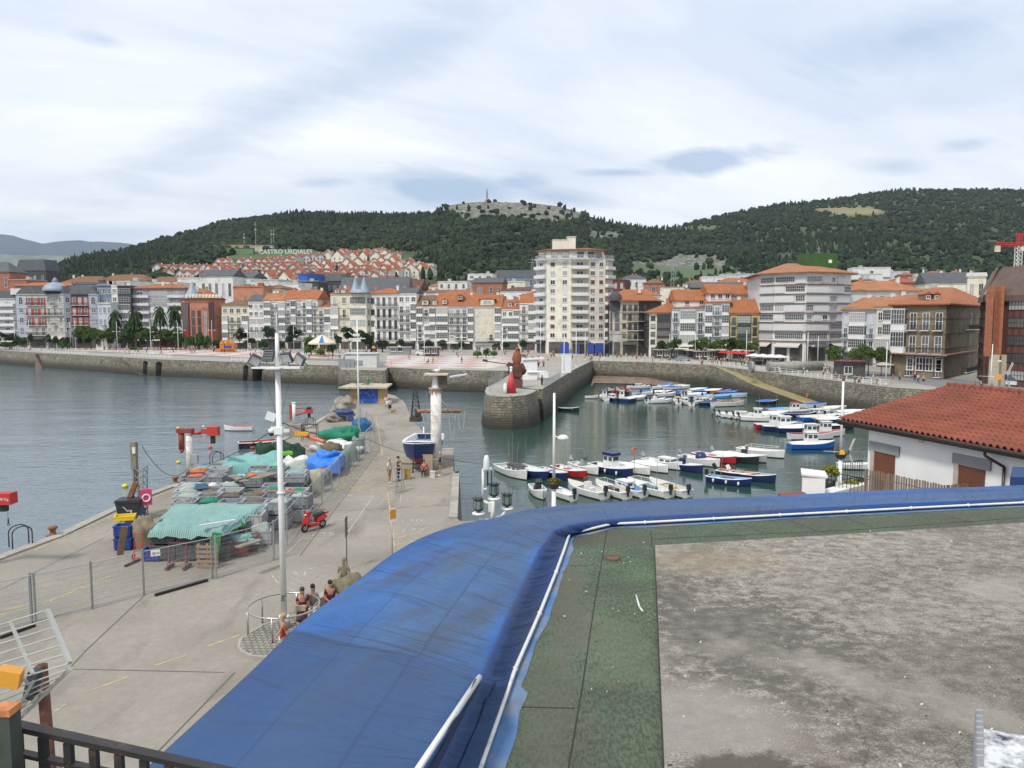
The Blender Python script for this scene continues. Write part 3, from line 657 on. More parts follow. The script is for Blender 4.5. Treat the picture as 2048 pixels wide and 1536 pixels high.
def block(name,label,corners,ytop,rows,floors=None,zg=0.0,depth=12,roof=('hip','orange',2.5,.5),group=None,wall='white',walls=None,gf=3.4,gkind='shop',fr='w',cat='building',sides=True,chim=2,yref=0,h_=None,corn=True,bands=None,back=None,wh=.62,ww=.62):
    """corners: (image column, depth) of the footprint's visible corners, left to right; rows: per face a string or a list of strings from the top floor down"""
    pts=[Vector((XY(px,Y),Y)) for px,Y in corners];nf=len(pts)-1
    ztop=h_+zg if h_ else PY(corners[yref][0],ytop,corners[yref][1]).z
    mid=(pts[0]+pts[-1])/2
    if back:bk=[Vector((XY(px,Y),Y)) for px,Y in back]
    else:
        ax=(pts[-1]-pts[0]).normalized();nrm=Vector((-ax.y,ax.x));nrm=nrm if nrm.y>0 else -nrm;bk=[pts[-1]+nrm*depth,pts[0]+nrm*depth]
    o0=Vector((mid.x,mid.y));poly=[p-o0 for p in pts+bk]
    t=thing(name,label,cat,(o0.x,o0.y,zg),0,group);H=ztop-zg
    mb=MB();wm=[WL[wall]];wi=[0]*nf
    if walls:
        for i,q in enumerate(walls):
            if WL[q] not in wm:wm.append(WL[q])
            wi[i]=wm.index(WL[q])
    n=len(poly);Aa=sum(poly[i].x*poly[(i+1) % n].y-poly[(i+1) % n].x*poly[i].y for i in range(n))
    vs=[(p.x,p.y,-3 if zg>1 else 0) for p in poly]+[(p.x,p.y,H) for p in poly];o=mb.add(vs,[],0)
    for i in range(n):mb.f.append((i,(i+1) % n,n+(i+1) % n,n+i));mb.m.append(wi[i] if i<nf else (wi[-1] if i==nf else 0));mb.sm.append(False)
    mb.f.append(tuple(n+i for i in range(n)));mb.m.append(0);mb.sm.append(False)
    if corn:
        for i in range(nf):
            a,b_=poly[i],poly[i+1];d=(b_-a).normalized();nn=Vector((d.y,-d.x));e=.28
            mb.prism([tuple(a+nn*.004),tuple(b_+nn*.004),tuple(b_+nn*e),tuple(a+nn*e)],H-.35,H-.02,wi[i])
            for bz in (bands or []):mb.prism([tuple(a+nn*.004),tuple(b_+nn*.004),tuple(b_+nn*.16),tuple(a+nn*.16)],H*bz-.1,H*bz+.1,wi[i])
    mb.build('wall',wm,t)
    if isinstance(rows,str):rows=[rows]*nf
    for i in range(nf):
        a,b_=poly[i],poly[i+1];d=b_-a;Lw=d.length;d=d/Lw;nn=Vector((d.y,-d.x));ang=math.atan2(d.y,d.x)
        rw=rows[i];fl=floors or (len(rw) if isinstance(rw,list) else 4)
        if isinstance(rw,str):rw=[rw]*fl
        zb=gf if gkind != 'none' else .4;fh=(H-.45-zb)/len(rw)
        for k,s in enumerate(rw):
            if not s:continue
            z=zb+(len(rw)-1-k)*fh;cwid=Lw/len(s)
            j=0
            while j<len(s):
                ch=s[j];e=j+1
                if ch in 'GHPT':
                    while e<len(s) and s[e]==ch:e+=1
                u=(j+e)/2*cwid;wid=(e-j)*cwid;q=a+d*u
                if ch=='w':put('w',min(1.5,wid*ww),fh*.5,fr,t,(q.x,q.y,z+fh*.26),ang)
                elif ch=='W':put('W',min(2.6,wid*.8),fh*.5,fr,t,(q.x,q.y,z+fh*.26),ang)
                elif ch=='s':put('s',min(1.5,wid*ww),fh*.5,fr,t,(q.x,q.y,z+fh*.26),ang)
                elif ch=='S':put('S',min(1.2,wid*.55),fh*.66,fr,t,(q.x,q.y,z+.1),ang)
                elif ch=='a':put('a',min(1.5,wid*.55),fh*.5,fr,t,(q.x,q.y,z+fh*.1),ang)
                elif ch in 'rq':put(ch,min(2.4,wid*.85),fh*.72,fr,t,(q.x,q.y,z+.1),ang);put('B',wid*.85,1,'w',t,(q.x,q.y,z),ang)
                elif ch in 'db':put('d',min(1.2,wid*.5),fh*.72,fr,t,(q.x,q.y,z+.1),ang);put('B',wid*(.98 if ch=='b' else .75),1,'w',t,(q.x,q.y,z),ang)
                elif ch=='A':put('a',min(1.4,wid*.5),fh*.6,fr,t,(q.x,q.y,z+.1),ang);put('B',wid*.92,1,'w',t,(q.x,q.y,z),ang)
                elif ch=='G':put('G',wid*.9,fh*.92,fr,t,(q.x,q.y,z+.05),ang)
                elif ch=='H':put('H',wid*.9,fh*.55,fr,t,(q.x,q.y,z+fh*.25),ang)
                elif ch=='P':put('P',wid*.95,fh*.72,fr,t,(q.x,q.y,z+fh*.1),ang)
                elif ch=='T':put('d',min(2.2,wid*.5),fh*.7,fr,t,(q.x,q.y,z+.1),ang);put('T',wid*.98,1,'w',t,(q.x,q.y,z),ang)
                j=e
        if gkind=='shop':
            nb=max(1,int(Lw/4));mb=MB()
            for k in range(nb):
                q=a+d*(Lw*(k+.5)/nb)+nn*.02;mb.box((q.x,q.y,gf*.44),(Lw/nb*.8,.1,gf*.82),0,ang)
            mb.build('shop_front',[SHOP],t)
            if Lw>5 and random.random()<.75:
                q=a+d*(Lw*.5);mb=MB();x=Lw*.4;mb.add([(-x,-.05,gf*.9),(x,-.05,gf*.9),(x,-1.7,gf*.74),(-x,-1.7,gf*.74),(-x,-1.7,gf*.68),(x,-1.7,gf*.68)],[(0,1,2,3),(3,2,5,4)])
                ao=mb.build('awning',[random.choice([AWN,AWN,RF['slate'],SHOP])],t,(q.x,q.y,0));ao.rotation_euler=(0,0,ang)
    kind,rm,rh,ov=roof
    if kind in ('hip','gable'):
        ro_=roof_mesh([tuple(p) for p in poly],H-.02,rh,ov,None,kind).build('roof',RF[rm],t)
        cc=sum((Vector(p) for p in poly),Vector((0,0)))/n
        for k in range(chim):
            q=cc+(poly[-1]-poly[-2])*random.uniform(-.4,.4);mb=MB();mb.box((0,0,0),(.9,.6,1.7));mb.box((0,0,.9),(1.05,.75,.12));mb.build('chimney',[random.choice([CHIM,WL['white']])],ro_,(q.x,q.y,H+rh*.95))
    elif kind=='flat':
        mb=MB();pp=[tuple(p) for p in poly];mb.prism([tuple(Vector(p)*1.0) for p in pp],H+.004,H+.25)
        for k in range(chim):q=sum((Vector(p) for p in poly),Vector((0,0)))/n+(poly[-1]-poly[-2])*random.uniform(-.3,.3);mb.box((q.x,q.y,H+1),(2.0,2.2,1.6))
        mb.build('roof',[RF[rm]],t)
    elif kind=='mansard':
        mb=MB();pp=[Vector(p) for p in poly];cc=sum(pp,Vector((0,0)))/n;top=[cc+(p-cc)*.82 for p in pp]
        mb.add([(p.x,p.y,H) for p in pp]+[(p.x,p.y,H+rh) for p in top],[(i,(i+1) % n,n+(i+1) % n,n+i) for i in range(n)]+[tuple(range(n,2*n))]);mb.build('roof',[RF[rm]],t)
    t['_H']=H;t['_o']=(o0.x,o0.y)
    return t
def dormer(t,px,py,Y,w_=1.6,h=1.5,wall='white',rm='orange',arch=False):
    q=PY(px,py,Y)-Vector(t.location);mb=MB();mb.box((0,0,h/2),(w_,2.6,h),0);mb.add([(-w_*.65,-1.5,h),(0,-1.5,h+.6),(w_*.65,-1.5,h),(-w_*.65,2,h),(0,2,h+.6),(w_*.65,2,h)],[(0,1,4,3),(1,2,5,4),(0,2,1)],1)
    d=mb.build('dormer',[WL[wall],RF[rm]],t,tuple(q));put('w',w_*.6,h*.6,'w',d,(0,-1.32,h*.2),0)
def spire(t,px,ybase,ytop,Y,r_,mat,name='spire',seg=8,dome=False,fin=True):
    b_=PY(px,ybase,Y);h=PY(px,ytop,Y).z-b_.z;q=b_-Vector(t.location);mb=MB()
    if dome:mb.lathe([(r_,0),(r_*1.06,h*.05),(r_*.98,h*.2),(r_*.8,h*.38),(r_*.5,h*.52),(r_*.22,h*.6),(r_*.2,h*.62),(r_*.26,h*.66),(r_*.2,h*.74),(r_*.22,h*.76),(r_*.1,h*.85),(.06,h*.9),(.04,h)],seg=14)
    else:mb.lathe([(r_,0),(r_*1.1,h*.03),(r_*.8,h*.2),(r_*.45,h*.5),(r_*.2,h*.8),(.04,h)],seg=seg)
    return mb.build(name,[mat],t,tuple(q))
random.seed(11)
LEAD=M('blue_grey_lead',(.24,.29,.35),.5,.15,1)

Y1=305
block('apartment_building','pale concrete block with stacked open balconies cut by the left edge of the town',[(-60,Y1),(2,Y1),(36,Y1-3)],597,['TTT','TT'],6,wall='greywhite',walls=['cream','greywhite'],roof=('mansard','slate',3,.2))
t=block('palace_building','long ornate grey stone palace with red shutters and a blue dome',[(37,300),(57,300),(96,300),(132,297),(147,299),(182,299),(200,300)],588,
      [['a','w','w','a'],['rrr','rrr','rrr','bbb'],['wdw','bbb','wdw','www'],['w','w','w','w'],['rrr','rrr','rrr','www'],['a','w','w','w']],walls=['blue','stone','stone','blue','dark','blue'],wall='stone',depth=15,roof=('mansard','slate',3,.2),gf=5,bands=[.3,.52,.74])
spire(t,111,583,556-4,300,4.4,LEAD,'dome',dome=True)
mbx=MB();mbx.box((0,0,1.2),(30,8,2.4));q=PY(110,590,306)-Vector(t.location);mbx.build('attic',[WL['white']],t,(q.x,q.y,q.z))
block('apartment_building','narrow slate blue house right of the palace',[(200,302),(228,302)],570,[['www','www','GwG','GwG','www']],wall='slateblue',roof=('flat','flat',1,.2),walls=['slateblue'],gf=4)
block('apartment_building','narrow white house with small attic windows right of the slate blue house',[(200,296),(226,296)],606,[['www','wbw','www']],wall='paleblue',roof=('flat','flat',1,.2),chim=0)
block('apartment_building','tall white and black flats with glazed bays behind the palms',[(228,302),(240,302),(266,303)],571,[['w']*6,['HH','HH','GG','GG','GG','ww']],wall='white',walls=['white','dark'],roof=('flat','flat',1,.2),gf=4)
block('apartment_building','long grey flats with white bands of windows and an orange roof behind the palms',[(266,306),(303,306),(340,304),(374,304)],577,[['TTT']*6,['HHHH','HHHH','PPPP','HHHH','TTTT','TTTT'],['TTT']*6],wall='grey',depth=14,roof=('hip','orange',2,.7),gf=4)
t=block('apartment_building','orange building with deep red glazed bays and a small domed corner turret',[(368,296),(383,294),(419,294),(432,295),(446,300)],597,[['G'],['bbb'],['G'],['']],5,wall='orange',fr='r',depth=20,roof=('hip','orange',4,.6),bands=[.25,.45,.62,.8],chim=3,cat='building')
spire(t,385,598,562,297,3.6,LEAD,'turret_roof',seg=8)
mbx=MB()
for k in range(11):
    q=PY(374+k*6.6,596,293.2)-Vector(t.location);mbx.lathe([(.6,0),(.62,.8),(.4,1.3),(0,1.5)],q,8);
mbx.build('dormer',[WL['cream']],t)
RWS=[
 ('yellow house with two white glazed bay towers and an arched doorway',[(446,293),(499,292)],611,[['wwww','GbbG','GbbG','GddG']],'yellow',('hip','brown',2.4,.5)),
 ('plain white house with plants on its roof edge, right of the yellow house',[(499,292),(530,292)],603,[['www','www','HHH','bbb','GGG']],'white',('gable','slate',2.8,.4)),
 ('white house with black balconies and a glazed bay on each side under a brown roof',[(530,291),(573,291)],602,[['GGbbGG','GGbbGG','GGbbGG','GGbbGG','wbbw']],'white',('gable','old',3.2,.4)),
 ('white house with alternating glazed bays under the left half of a bright orange roof',[(573,291),(605,291)],599,[['wGw','bGb','bGb','bGb','bGb']],'greywhite',('gable','orange',3.8,.4)),
 ('white house with side balconies under the right half of the bright orange roof',[(605,291),(637,290)],599,[['bGb','bGb','bGb','bGb','bwb']],'white',('gable','orange',3.8,.4)),
 ('low cream house with scalloped eaves and yellow awning beside the twin spired building',[(637,290),(663,290)],615,[['bG','bG','bG','bG']],'creamw',('hip','orange',1.6,.3)),
]
for lb,cs,yt,rw,wl,rf in RWS:block('townhouse',lb,cs,yt,rw,wall=wl,roof=rf,group='row of waterfront townhouses')
t=block('townhouse','ornate cream building with two pointed blue lead spires over its round corner bay',[(663,290),(680,289),(700,288),(734,287),(742,289)],588,[['A','G','G','a'],['w','b','b','w'],['HHH','HHH','HHH','a'],['w','w','w','w']],wall='yellow',walls=['yellow','yellow','creamw','yellow'],roof=('hip','orange',2.6,.4),group='row of waterfront townhouses',bands=[.3,.75],depth=15)
spire(t,711,587,552,288,2.2,LEAD);spire(t,728,587,552,288,2.2,LEAD);spire(t,720,587,571,287.5,3.2,LEAD,'dome',dome=True,seg=12)
for px in (676,688):dormer(t,px,586,290,1.5,1.2)
t=block('townhouse','white building with rows of dark framed arched windows and long balconies',[(742,289),(752,288),(798,287)],588,[['w']*4,['AAAA','AAAA','AAAA','AAAA']],wall='white',roof=('hip','orange',2.4,.5),group='row of waterfront townhouses',bands=[.95],fr='d')
block('townhouse','plain tall white building with three top windows and glazed bays at its right side',[(798,287),(834,286)],587,[['www','bbG','bbG','bbG','wwG']],wall='white',roof=('gable','slate',2.4,.3),group='row of waterfront townhouses')
RWS=[
 ('white house with glazed bays under a brown tiled attic',[(834,285),(872,284)],613,[['GbG','GwG','bHH','bHH']],'white',('gable','brown',4.4,.4)),
 ('white house with one tall glazed bay and wide balconies beside it',[(872,284),(948,283)],613,[['GGbbbG','GGbbbG','GGbbbG','GGwbbG']],'greywhite',('gable','orange',4.6,.4)),
 ('cream house with closed grey shutters and a white gabled dormer',[(948,283),(1003,282)],613,[['SSSG','SSSG','SSSG','SSbG']],'cream',('gable','orange',4.6,.4)),
 ('white house with a long glazed gallery across its middle floor',[(1003,281),(1039,280)],618,[['wwG','GGG','bGG','wGG']],'white',('gable','orange',3.6,.4)),
 ('narrow white house with black balconies touching the tall tower block',[(1039,279),(1073,278)],606,[['bG','bG','bG','bG']],'white',('gable','orange',3.6,.3)),
]
ths=[block('townhouse',lb,cs,yt,rw,wall=wl,roof=rf,group='row of waterfront townhouses') for lb,cs,yt,rw,wl,rf in RWS]
dormer(ths[0],851,610,285.5,2.2,1.7,'white','brown');dormer(ths[0],870,610,285.5,1.4,1.6,'white','brown');dormer(ths[1],890,608,285,1.5,1.5);dormer(ths[2],975,612,284,5.0,2.4,'creamw');dormer(ths[3],1020,614,283,1.5,1.6);dormer(ths[3],1034,614,283,1.5,1.6);dormer(ths[1],921,600,286,2.0,1.7,'brick')

t=block('tower_block','tall cream tower block with eleven storeys of stacked balconies',[(1072,257),(1093,252),(1141,250),(1176,250),(1209,252),(1224,256)],520,[['T']*9,['sw','ww','ww','wS','ww','ww','sw','sw','ww'],['TT']*9,['ww','ww','ss','ws','ww','sw','ws','ww','ww'],['T']*9],wall='creamw',walls=['greywhite','creamw','beige','creamw','beige'],gf=4.6,gkind='shop',depth=16,roof=('flat','flat',1,0),chim=0,corn=False)
H=t['_H'];Q=PY(1072,500,250).z;mb=MB();loc=Vector(t.location)
pp=[Vector((XY(px,Y),Y))-loc.xy for px,Y in [(1077,256),(1095,253),(1141,251),(1176,251),(1205,253),(1208,268),(1080,268)]]
mb.prism([tuple(p) for p in pp],H+.25,Q-loc.z);mb.build('penthouse',[WL['creamw']],t)
roof_mesh([tuple(p) for p in pp],Q-loc.z,1.6,.9,None,'hip').build('roof',[RF['red']],t)
for px in (1083,1109,1130,1161,1182,1197):
    q=PY(px,514,251 if px>1093 else 253.5)-loc;put('W',2.0,1.6,'d',t,(q.x,q.y-.15,q.z),0)
mb=MB();ed=[Vector((XY(px,Y),Y))-loc.xy for px,Y in [(1070,256),(1093,251),(1141,249),(1176,249),(1226,255)]]
for z_ in (.3,.6,.9,1.15):mb.path([(p.x,p.y,H+z_) for p in ed],.045,4)
for a,b_ in zip(ed,ed[1:]):
    n_=int((b_-a).length/.6)
    for i in range(n_):q=a+(b_-a)*i/n_;mb.box((q.x,q.y,H+.6),(.05,.05,1.2))
    d=(b_-a).normalized();nn=Vector((d.y,-d.x));mb.prism([tuple(a-nn*.3),tuple(b_-nn*.3),tuple(b_+nn*.35),tuple(a+nn*.35)],H-.35,H-.02)
mb.build('terrace_rail',[WL['paleblue']],t)
mb=MB();q=PY(1128,497,254)-loc;mb.box((q.x-1,q.y+2,q.z+1),(5.4,4,3.6));mb.box((q.x+2.5,q.y+1.9,q.z+1.4),(2.6,4.2,4.6));mb.box((q.x+2.5,q.y+1.9,q.z+3.8),(3,4.6,.2));mb.box((q.x-1,q.y+2,q.z+2.9),(5.6,4.3,.15));mb.build('stair_housing',[WL['creamw']],t)
BLUEP=M('royal_blue_panel',(.02,.06,.3),.5,.15)
mb=MB()
for a,b_ in ((1121,1138),(1155,1159),(1176,1188),(1190,1207)):
    A_=PY(a,700,248.6)-loc;B_=PY(b_,700,248.6)-loc;mb.box(((A_.x+B_.x)/2,A_.y,1.9),(B_.x-A_.x,.3,3.4))
mb.build('blue_shop_front',[BLUEP],t)

Yb=238
t=block('townhouse','dark ornate corner building with a black turret dormer and long iron balconies',[(1218,246),(1226,240),(1242,238),(1276,238),(1301,240)],603,[['w'],['w'],['bbb','wbb','wbb','wbb'],['b','b','b','b']],4,wall='stone',walls=['stone','stone','beige','dark'],roof=('hip','orange',3.6,.8),gf=5,fr='d',group='houses behind the basin',bands=[.4,.6,.8])
mb=MB();q=PY(1231,612,238.5)-Vector(t.location);mb.box((q.x,q.y+1,q.z),(3.4,2.4,3.2));mb.lathe([(1.9,0),(1.9,1.5),(1.2,2.4),(.1,2.9)],(q.x,q.y,q.z+1.6),10);mb.build('turret',[WL['dark']],t)
RWS=[
 ('black and white half timbered house with dark galleries',[(1292,236),(1298,230),(1341,228)],626,[['G','G','G','G'],['wGG','wGG','wGG','wGG']],'creamw',('hip','orange',3.6,.9),'d'),
 ('pale house with a tall white central gallery and a narrow balcony each side',[(1342,227),(1408,224)],617,[['dGGd','dGGd','dGGd']],'paleblue',('gable','orange',1.0,.5),'w'),
 ('pale house with two white galleries and a balcony between them on each floor',[(1408,223),(1458,221)],606,[['GbG','GbG','GbG','GbG']],'paleblue',('gable','orange',1.0,.6),'w'),
 ('ochre house with dark green galleries under a big plain orange roof',[(1459,219),(1516,216)],627,[['dGGd','dGGd','dGGd']],'ochre',('gable','orange',4.2,.6),'g'),
]
ths2=[block('townhouse',lb,cs,yt,rw,wall=wl,roof=rf,group='houses behind the basin',fr=f_,depth=13) for lb,cs,yt,rw,wl,rf,f_ in RWS]
def attic(t,px0,px1,yb,yt,Y,dep,wall,rm,rh,wins='www',sidew=None):
    loc=Vector(t.location);a=PY(px0,yb,Y)-loc;b_=PY(px1,yb,Y)-loc;zt=(PY(px0,yt,Y)-loc).z;poly=[(a.x,a.y),(b_.x,b_.y),(b_.x,b_.y+dep),(a.x,a.y+dep)]
    mb=MB();mb.prism(poly,min(a.z,zt)-1,zt);mb.build('attic',[WL[wall]],t);roof_mesh(poly,zt-.02,rh,.5,None,'gable').build('roof',[RF[rm]],t)
    for i,c in enumerate(wins):
        if c != '.':put('w',1.2,1.2,'w',t,(a.x+(b_.x-a.x)*(i+.5)/len(wins),a.y-.02,a.z+.5),0)
attic(ths2[1],1352,1410,613,602,228,11,'white','orange',3.6,'.w.w');attic(ths2[2],1418,1462,600,588,225,12,'white','orange',3.2,'Www')
block('apartment_building','plain blue grey gable wall with an orange roof behind the ochre house',[(1455,236),(1520,234)],590,[['....']],wall='slateblue',walls=['grey'],roof=('gable','orange',3.4,.5),gkind='none',depth=10)
t=block('apartment_building','large white apartment building with bands of white blinds and brown ledges at a street corner',[(1517,216),(1546,211),(1608,205),(1655,207),(1697,213)],545,[['H','P','P','H','H','P','H'],['HHP','PHH','PPH','HPP','PHH','PPP','HHH'],['HHP','PPP','PPP','HPP','wPw','PPP','HHH'],['wP.','PPH','HPP','HPP','HPP','HHP','HHH']],wall='white',depth=20,roof=('hip','old',3.8,1.5),gf=5.5,chim=0,yref=2)
loc=Vector(t.location);H=t['_H'];mb=MB();ed=[Vector((XY(px,Y),Y))-loc.xy for px,Y in [(1517,216),(1546,211),(1608,205),(1655,207),(1697,213)]]
for k in range(7):
    z=5.5+(H-5.95)*k/7
    for a,b_ in zip(ed,ed[1:]):d=(b_-a).normalized();nn=Vector((d.y,-d.x));mb.prism([tuple(a+nn*.003),tuple(b_+nn*.003),tuple(b_+nn*.5),tuple(a+nn*.5)],z-.14,z+.02)
mb.build('ledge',[M('red_brown_ledge',(.15,.06,.045),.7)],t)
mb=MB();q=PY(1640,530,214)-loc;mb.box((q.x+1.5,q.y+6,q.z+1),(9,6,5));mb.build('ivy_covered_hut',[WL['green']],t);mb=MB();mb.box((q.x+4,q.y+2.9,q.z+1.2),(.9,.2,.9));mb.build('window',[FRW],t)
block('apartment_building','lower white wing with long roof and red ledges beside the large corner apartment building',[(1697,224),(1840,226)],582,[['PPwwwwPw','wwwwwwww','PPPPPPPP','HPPHPPHH','HPPHPPHH']],wall='white',roof=('hip','old',3.4,1),gkind='none',group='waterfront flats',depth=14)
t=block('townhouse','pale blue grey house with white central bays and small balconies',[(1682,197),(1750,186)],621,[['SGGS','dGGd','dGGd']],wall='paleblue',roof=('gable','old',3.4,.7),group='houses behind the basin',depth=13)
block('townhouse','narrow ivory house with an arched white bay touching the brown corner house',[(1750,184),(1785,178)],615,[['wG','wG','GG']],wall='creamw',roof=('gable','old',3,.5),group='houses behind the basin')

t=block('townhouse','weathered brown corner house with white framed windows and bright orange roof',[(1783,154),(1812,151),(1889,145),(1953,168)],609,[['G','G','.'],['ddd','ddd','dHHd'],['.d','.w','.d']],wall='brown',roof=('hip','orange',4.2,.9),gf=4.8,gkind='none',fr='w',bands=[.42,.62,.82],depth=13,chim=0,back=[(1990,185),(1790,176)],yref=2)
loc=Vector(t.location);a=Vector((XY(1812,151),151));b_=Vector((XY(1889,145),145));d=(b_-a).normalized();nn=Vector((d.y,-d.x));ang=math.atan2(d.y,d.x)
for k in range(4):
    q=a+d*((b_-a).length*(k+.5)/4)-loc.xy;put('w',1.3,2.6,'w',t,(q.x,q.y,1.5),ang)
mb=MB();z=4.75;cs=[(1775,153.5),(1812,149.4),(1893,142.6),(1958,167)];pin=[(1783,155),(1812,151.5),(1889,145.5),(1951,169)]
for i in range(3):
    A_,B_,C2,D2=[Vector((XY(*q),q[1]))-loc.xy for q in (cs[i],cs[i+1],pin[i+1],pin[i])];mb.prism([tuple(A_),tuple(B_),tuple(C2),tuple(D2)],z-.25,z)
mb.build('canopy',[M('old_canopy',(.3,.17,.12),.8,.3)],t)
for px in (1851,1868):dormer(t,px-2,600,153,1.3,1.1,'brown','orange')

t=block('office_building','modern building of brown metal panels and red brick columns at the right edge',[(1957,150),(1968,136),(1988,134),(2060,127),(2200,120)],590,[['H']*5,['.']*5,['.HH']*5,['H.H']*5],5,wall='maroon',roof=('flat','slate',1,0),gf=5.4,gkind='none',fr='d',depth=25,corn=True,chim=0,yref=1)
loc=Vector(t.location);H=t['_H'];mb=MB();CLAD=M('ribbed_brown_cladding',(.11,.045,.034),.6,.15,1)
nt_,nb_=nodes_of(CLAD);g=N(nt_,'ShaderNodeNewGeometry');wv=N(nt_,'ShaderNodeTexWave',i_Scale=1.1);wv.bands_direction='X';L(nt_,g.outputs['Position'],wv.inputs['Vector']);bp=N(nt_,'ShaderNodeBump',i_Strength=1,i_Distance=.1);L(nt_,wv.outputs['Fac'],bp.inputs['Height']);L(nt_,bp.outputs[0],nb_.inputs['Normal'])
for c in t.children:
    if c.name.startswith('wall'):c.data.materials[0]=CLAD
pc=[Vector((XY(px,Y),Y))-loc.xy for px,Y in [(1957,150),(1968,136),(1988,134),(2060,127),(2200,120)]]
Ht=PY(1968,535,136).z
for a,b_ in zip(pc,pc[1:]):
    d=(b_-a).normalized();nn=Vector((d.y,-d.x));o_=nn*.5
    mb.add([(*(a+o_),H-.2),(*(b_+o_),H-.2),(*(b_-nn*1.6),Ht),(*(a-nn*1.6),Ht),(*(b_-nn*16),Ht+.2),(*(a-nn*16),Ht+.2),(*(a+o_),H-1.2),(*(b_+o_),H-1.2)],[(0,1,2,3),(3,2,4,5),(6,7,1,0)])
mb.build('mansard_roof',[M('ribbed_brown_roof',(.13,.085,.07),.6,.2,1)],t)
mb=MB()
BRK=M('textured_red_brick',(.36,.13,.065),.9,.3,2,bump=.6)
for px0,px1,zt in ((1976,1989,572),(1993,2010,572),(2040,2056,598)):
    A_=PY(px0,zt,133)-loc;B_=PY(px1,zt,131.5)-loc;mb.box(((A_.x+B_.x)/2,A_.y-.6,(A_.z+5)/2),(B_.x-A_.x,1.8,A_.z-5))
mb.build('brick_column',[BRK],t)
mb=MB()
for px0,px1,d0 in ((1971,1983,-.3),(1990,2004,-.1)):A_=PY(px0,760,133)-loc;B_=PY(px1,760,133)-loc;mb.box(((A_.x+B_.x)/2,A_.y+d0-1.0,2.65),(B_.x-A_.x,1.2,5.3))
mb.build('ground_floor_pillar',[WL['beige']],t)

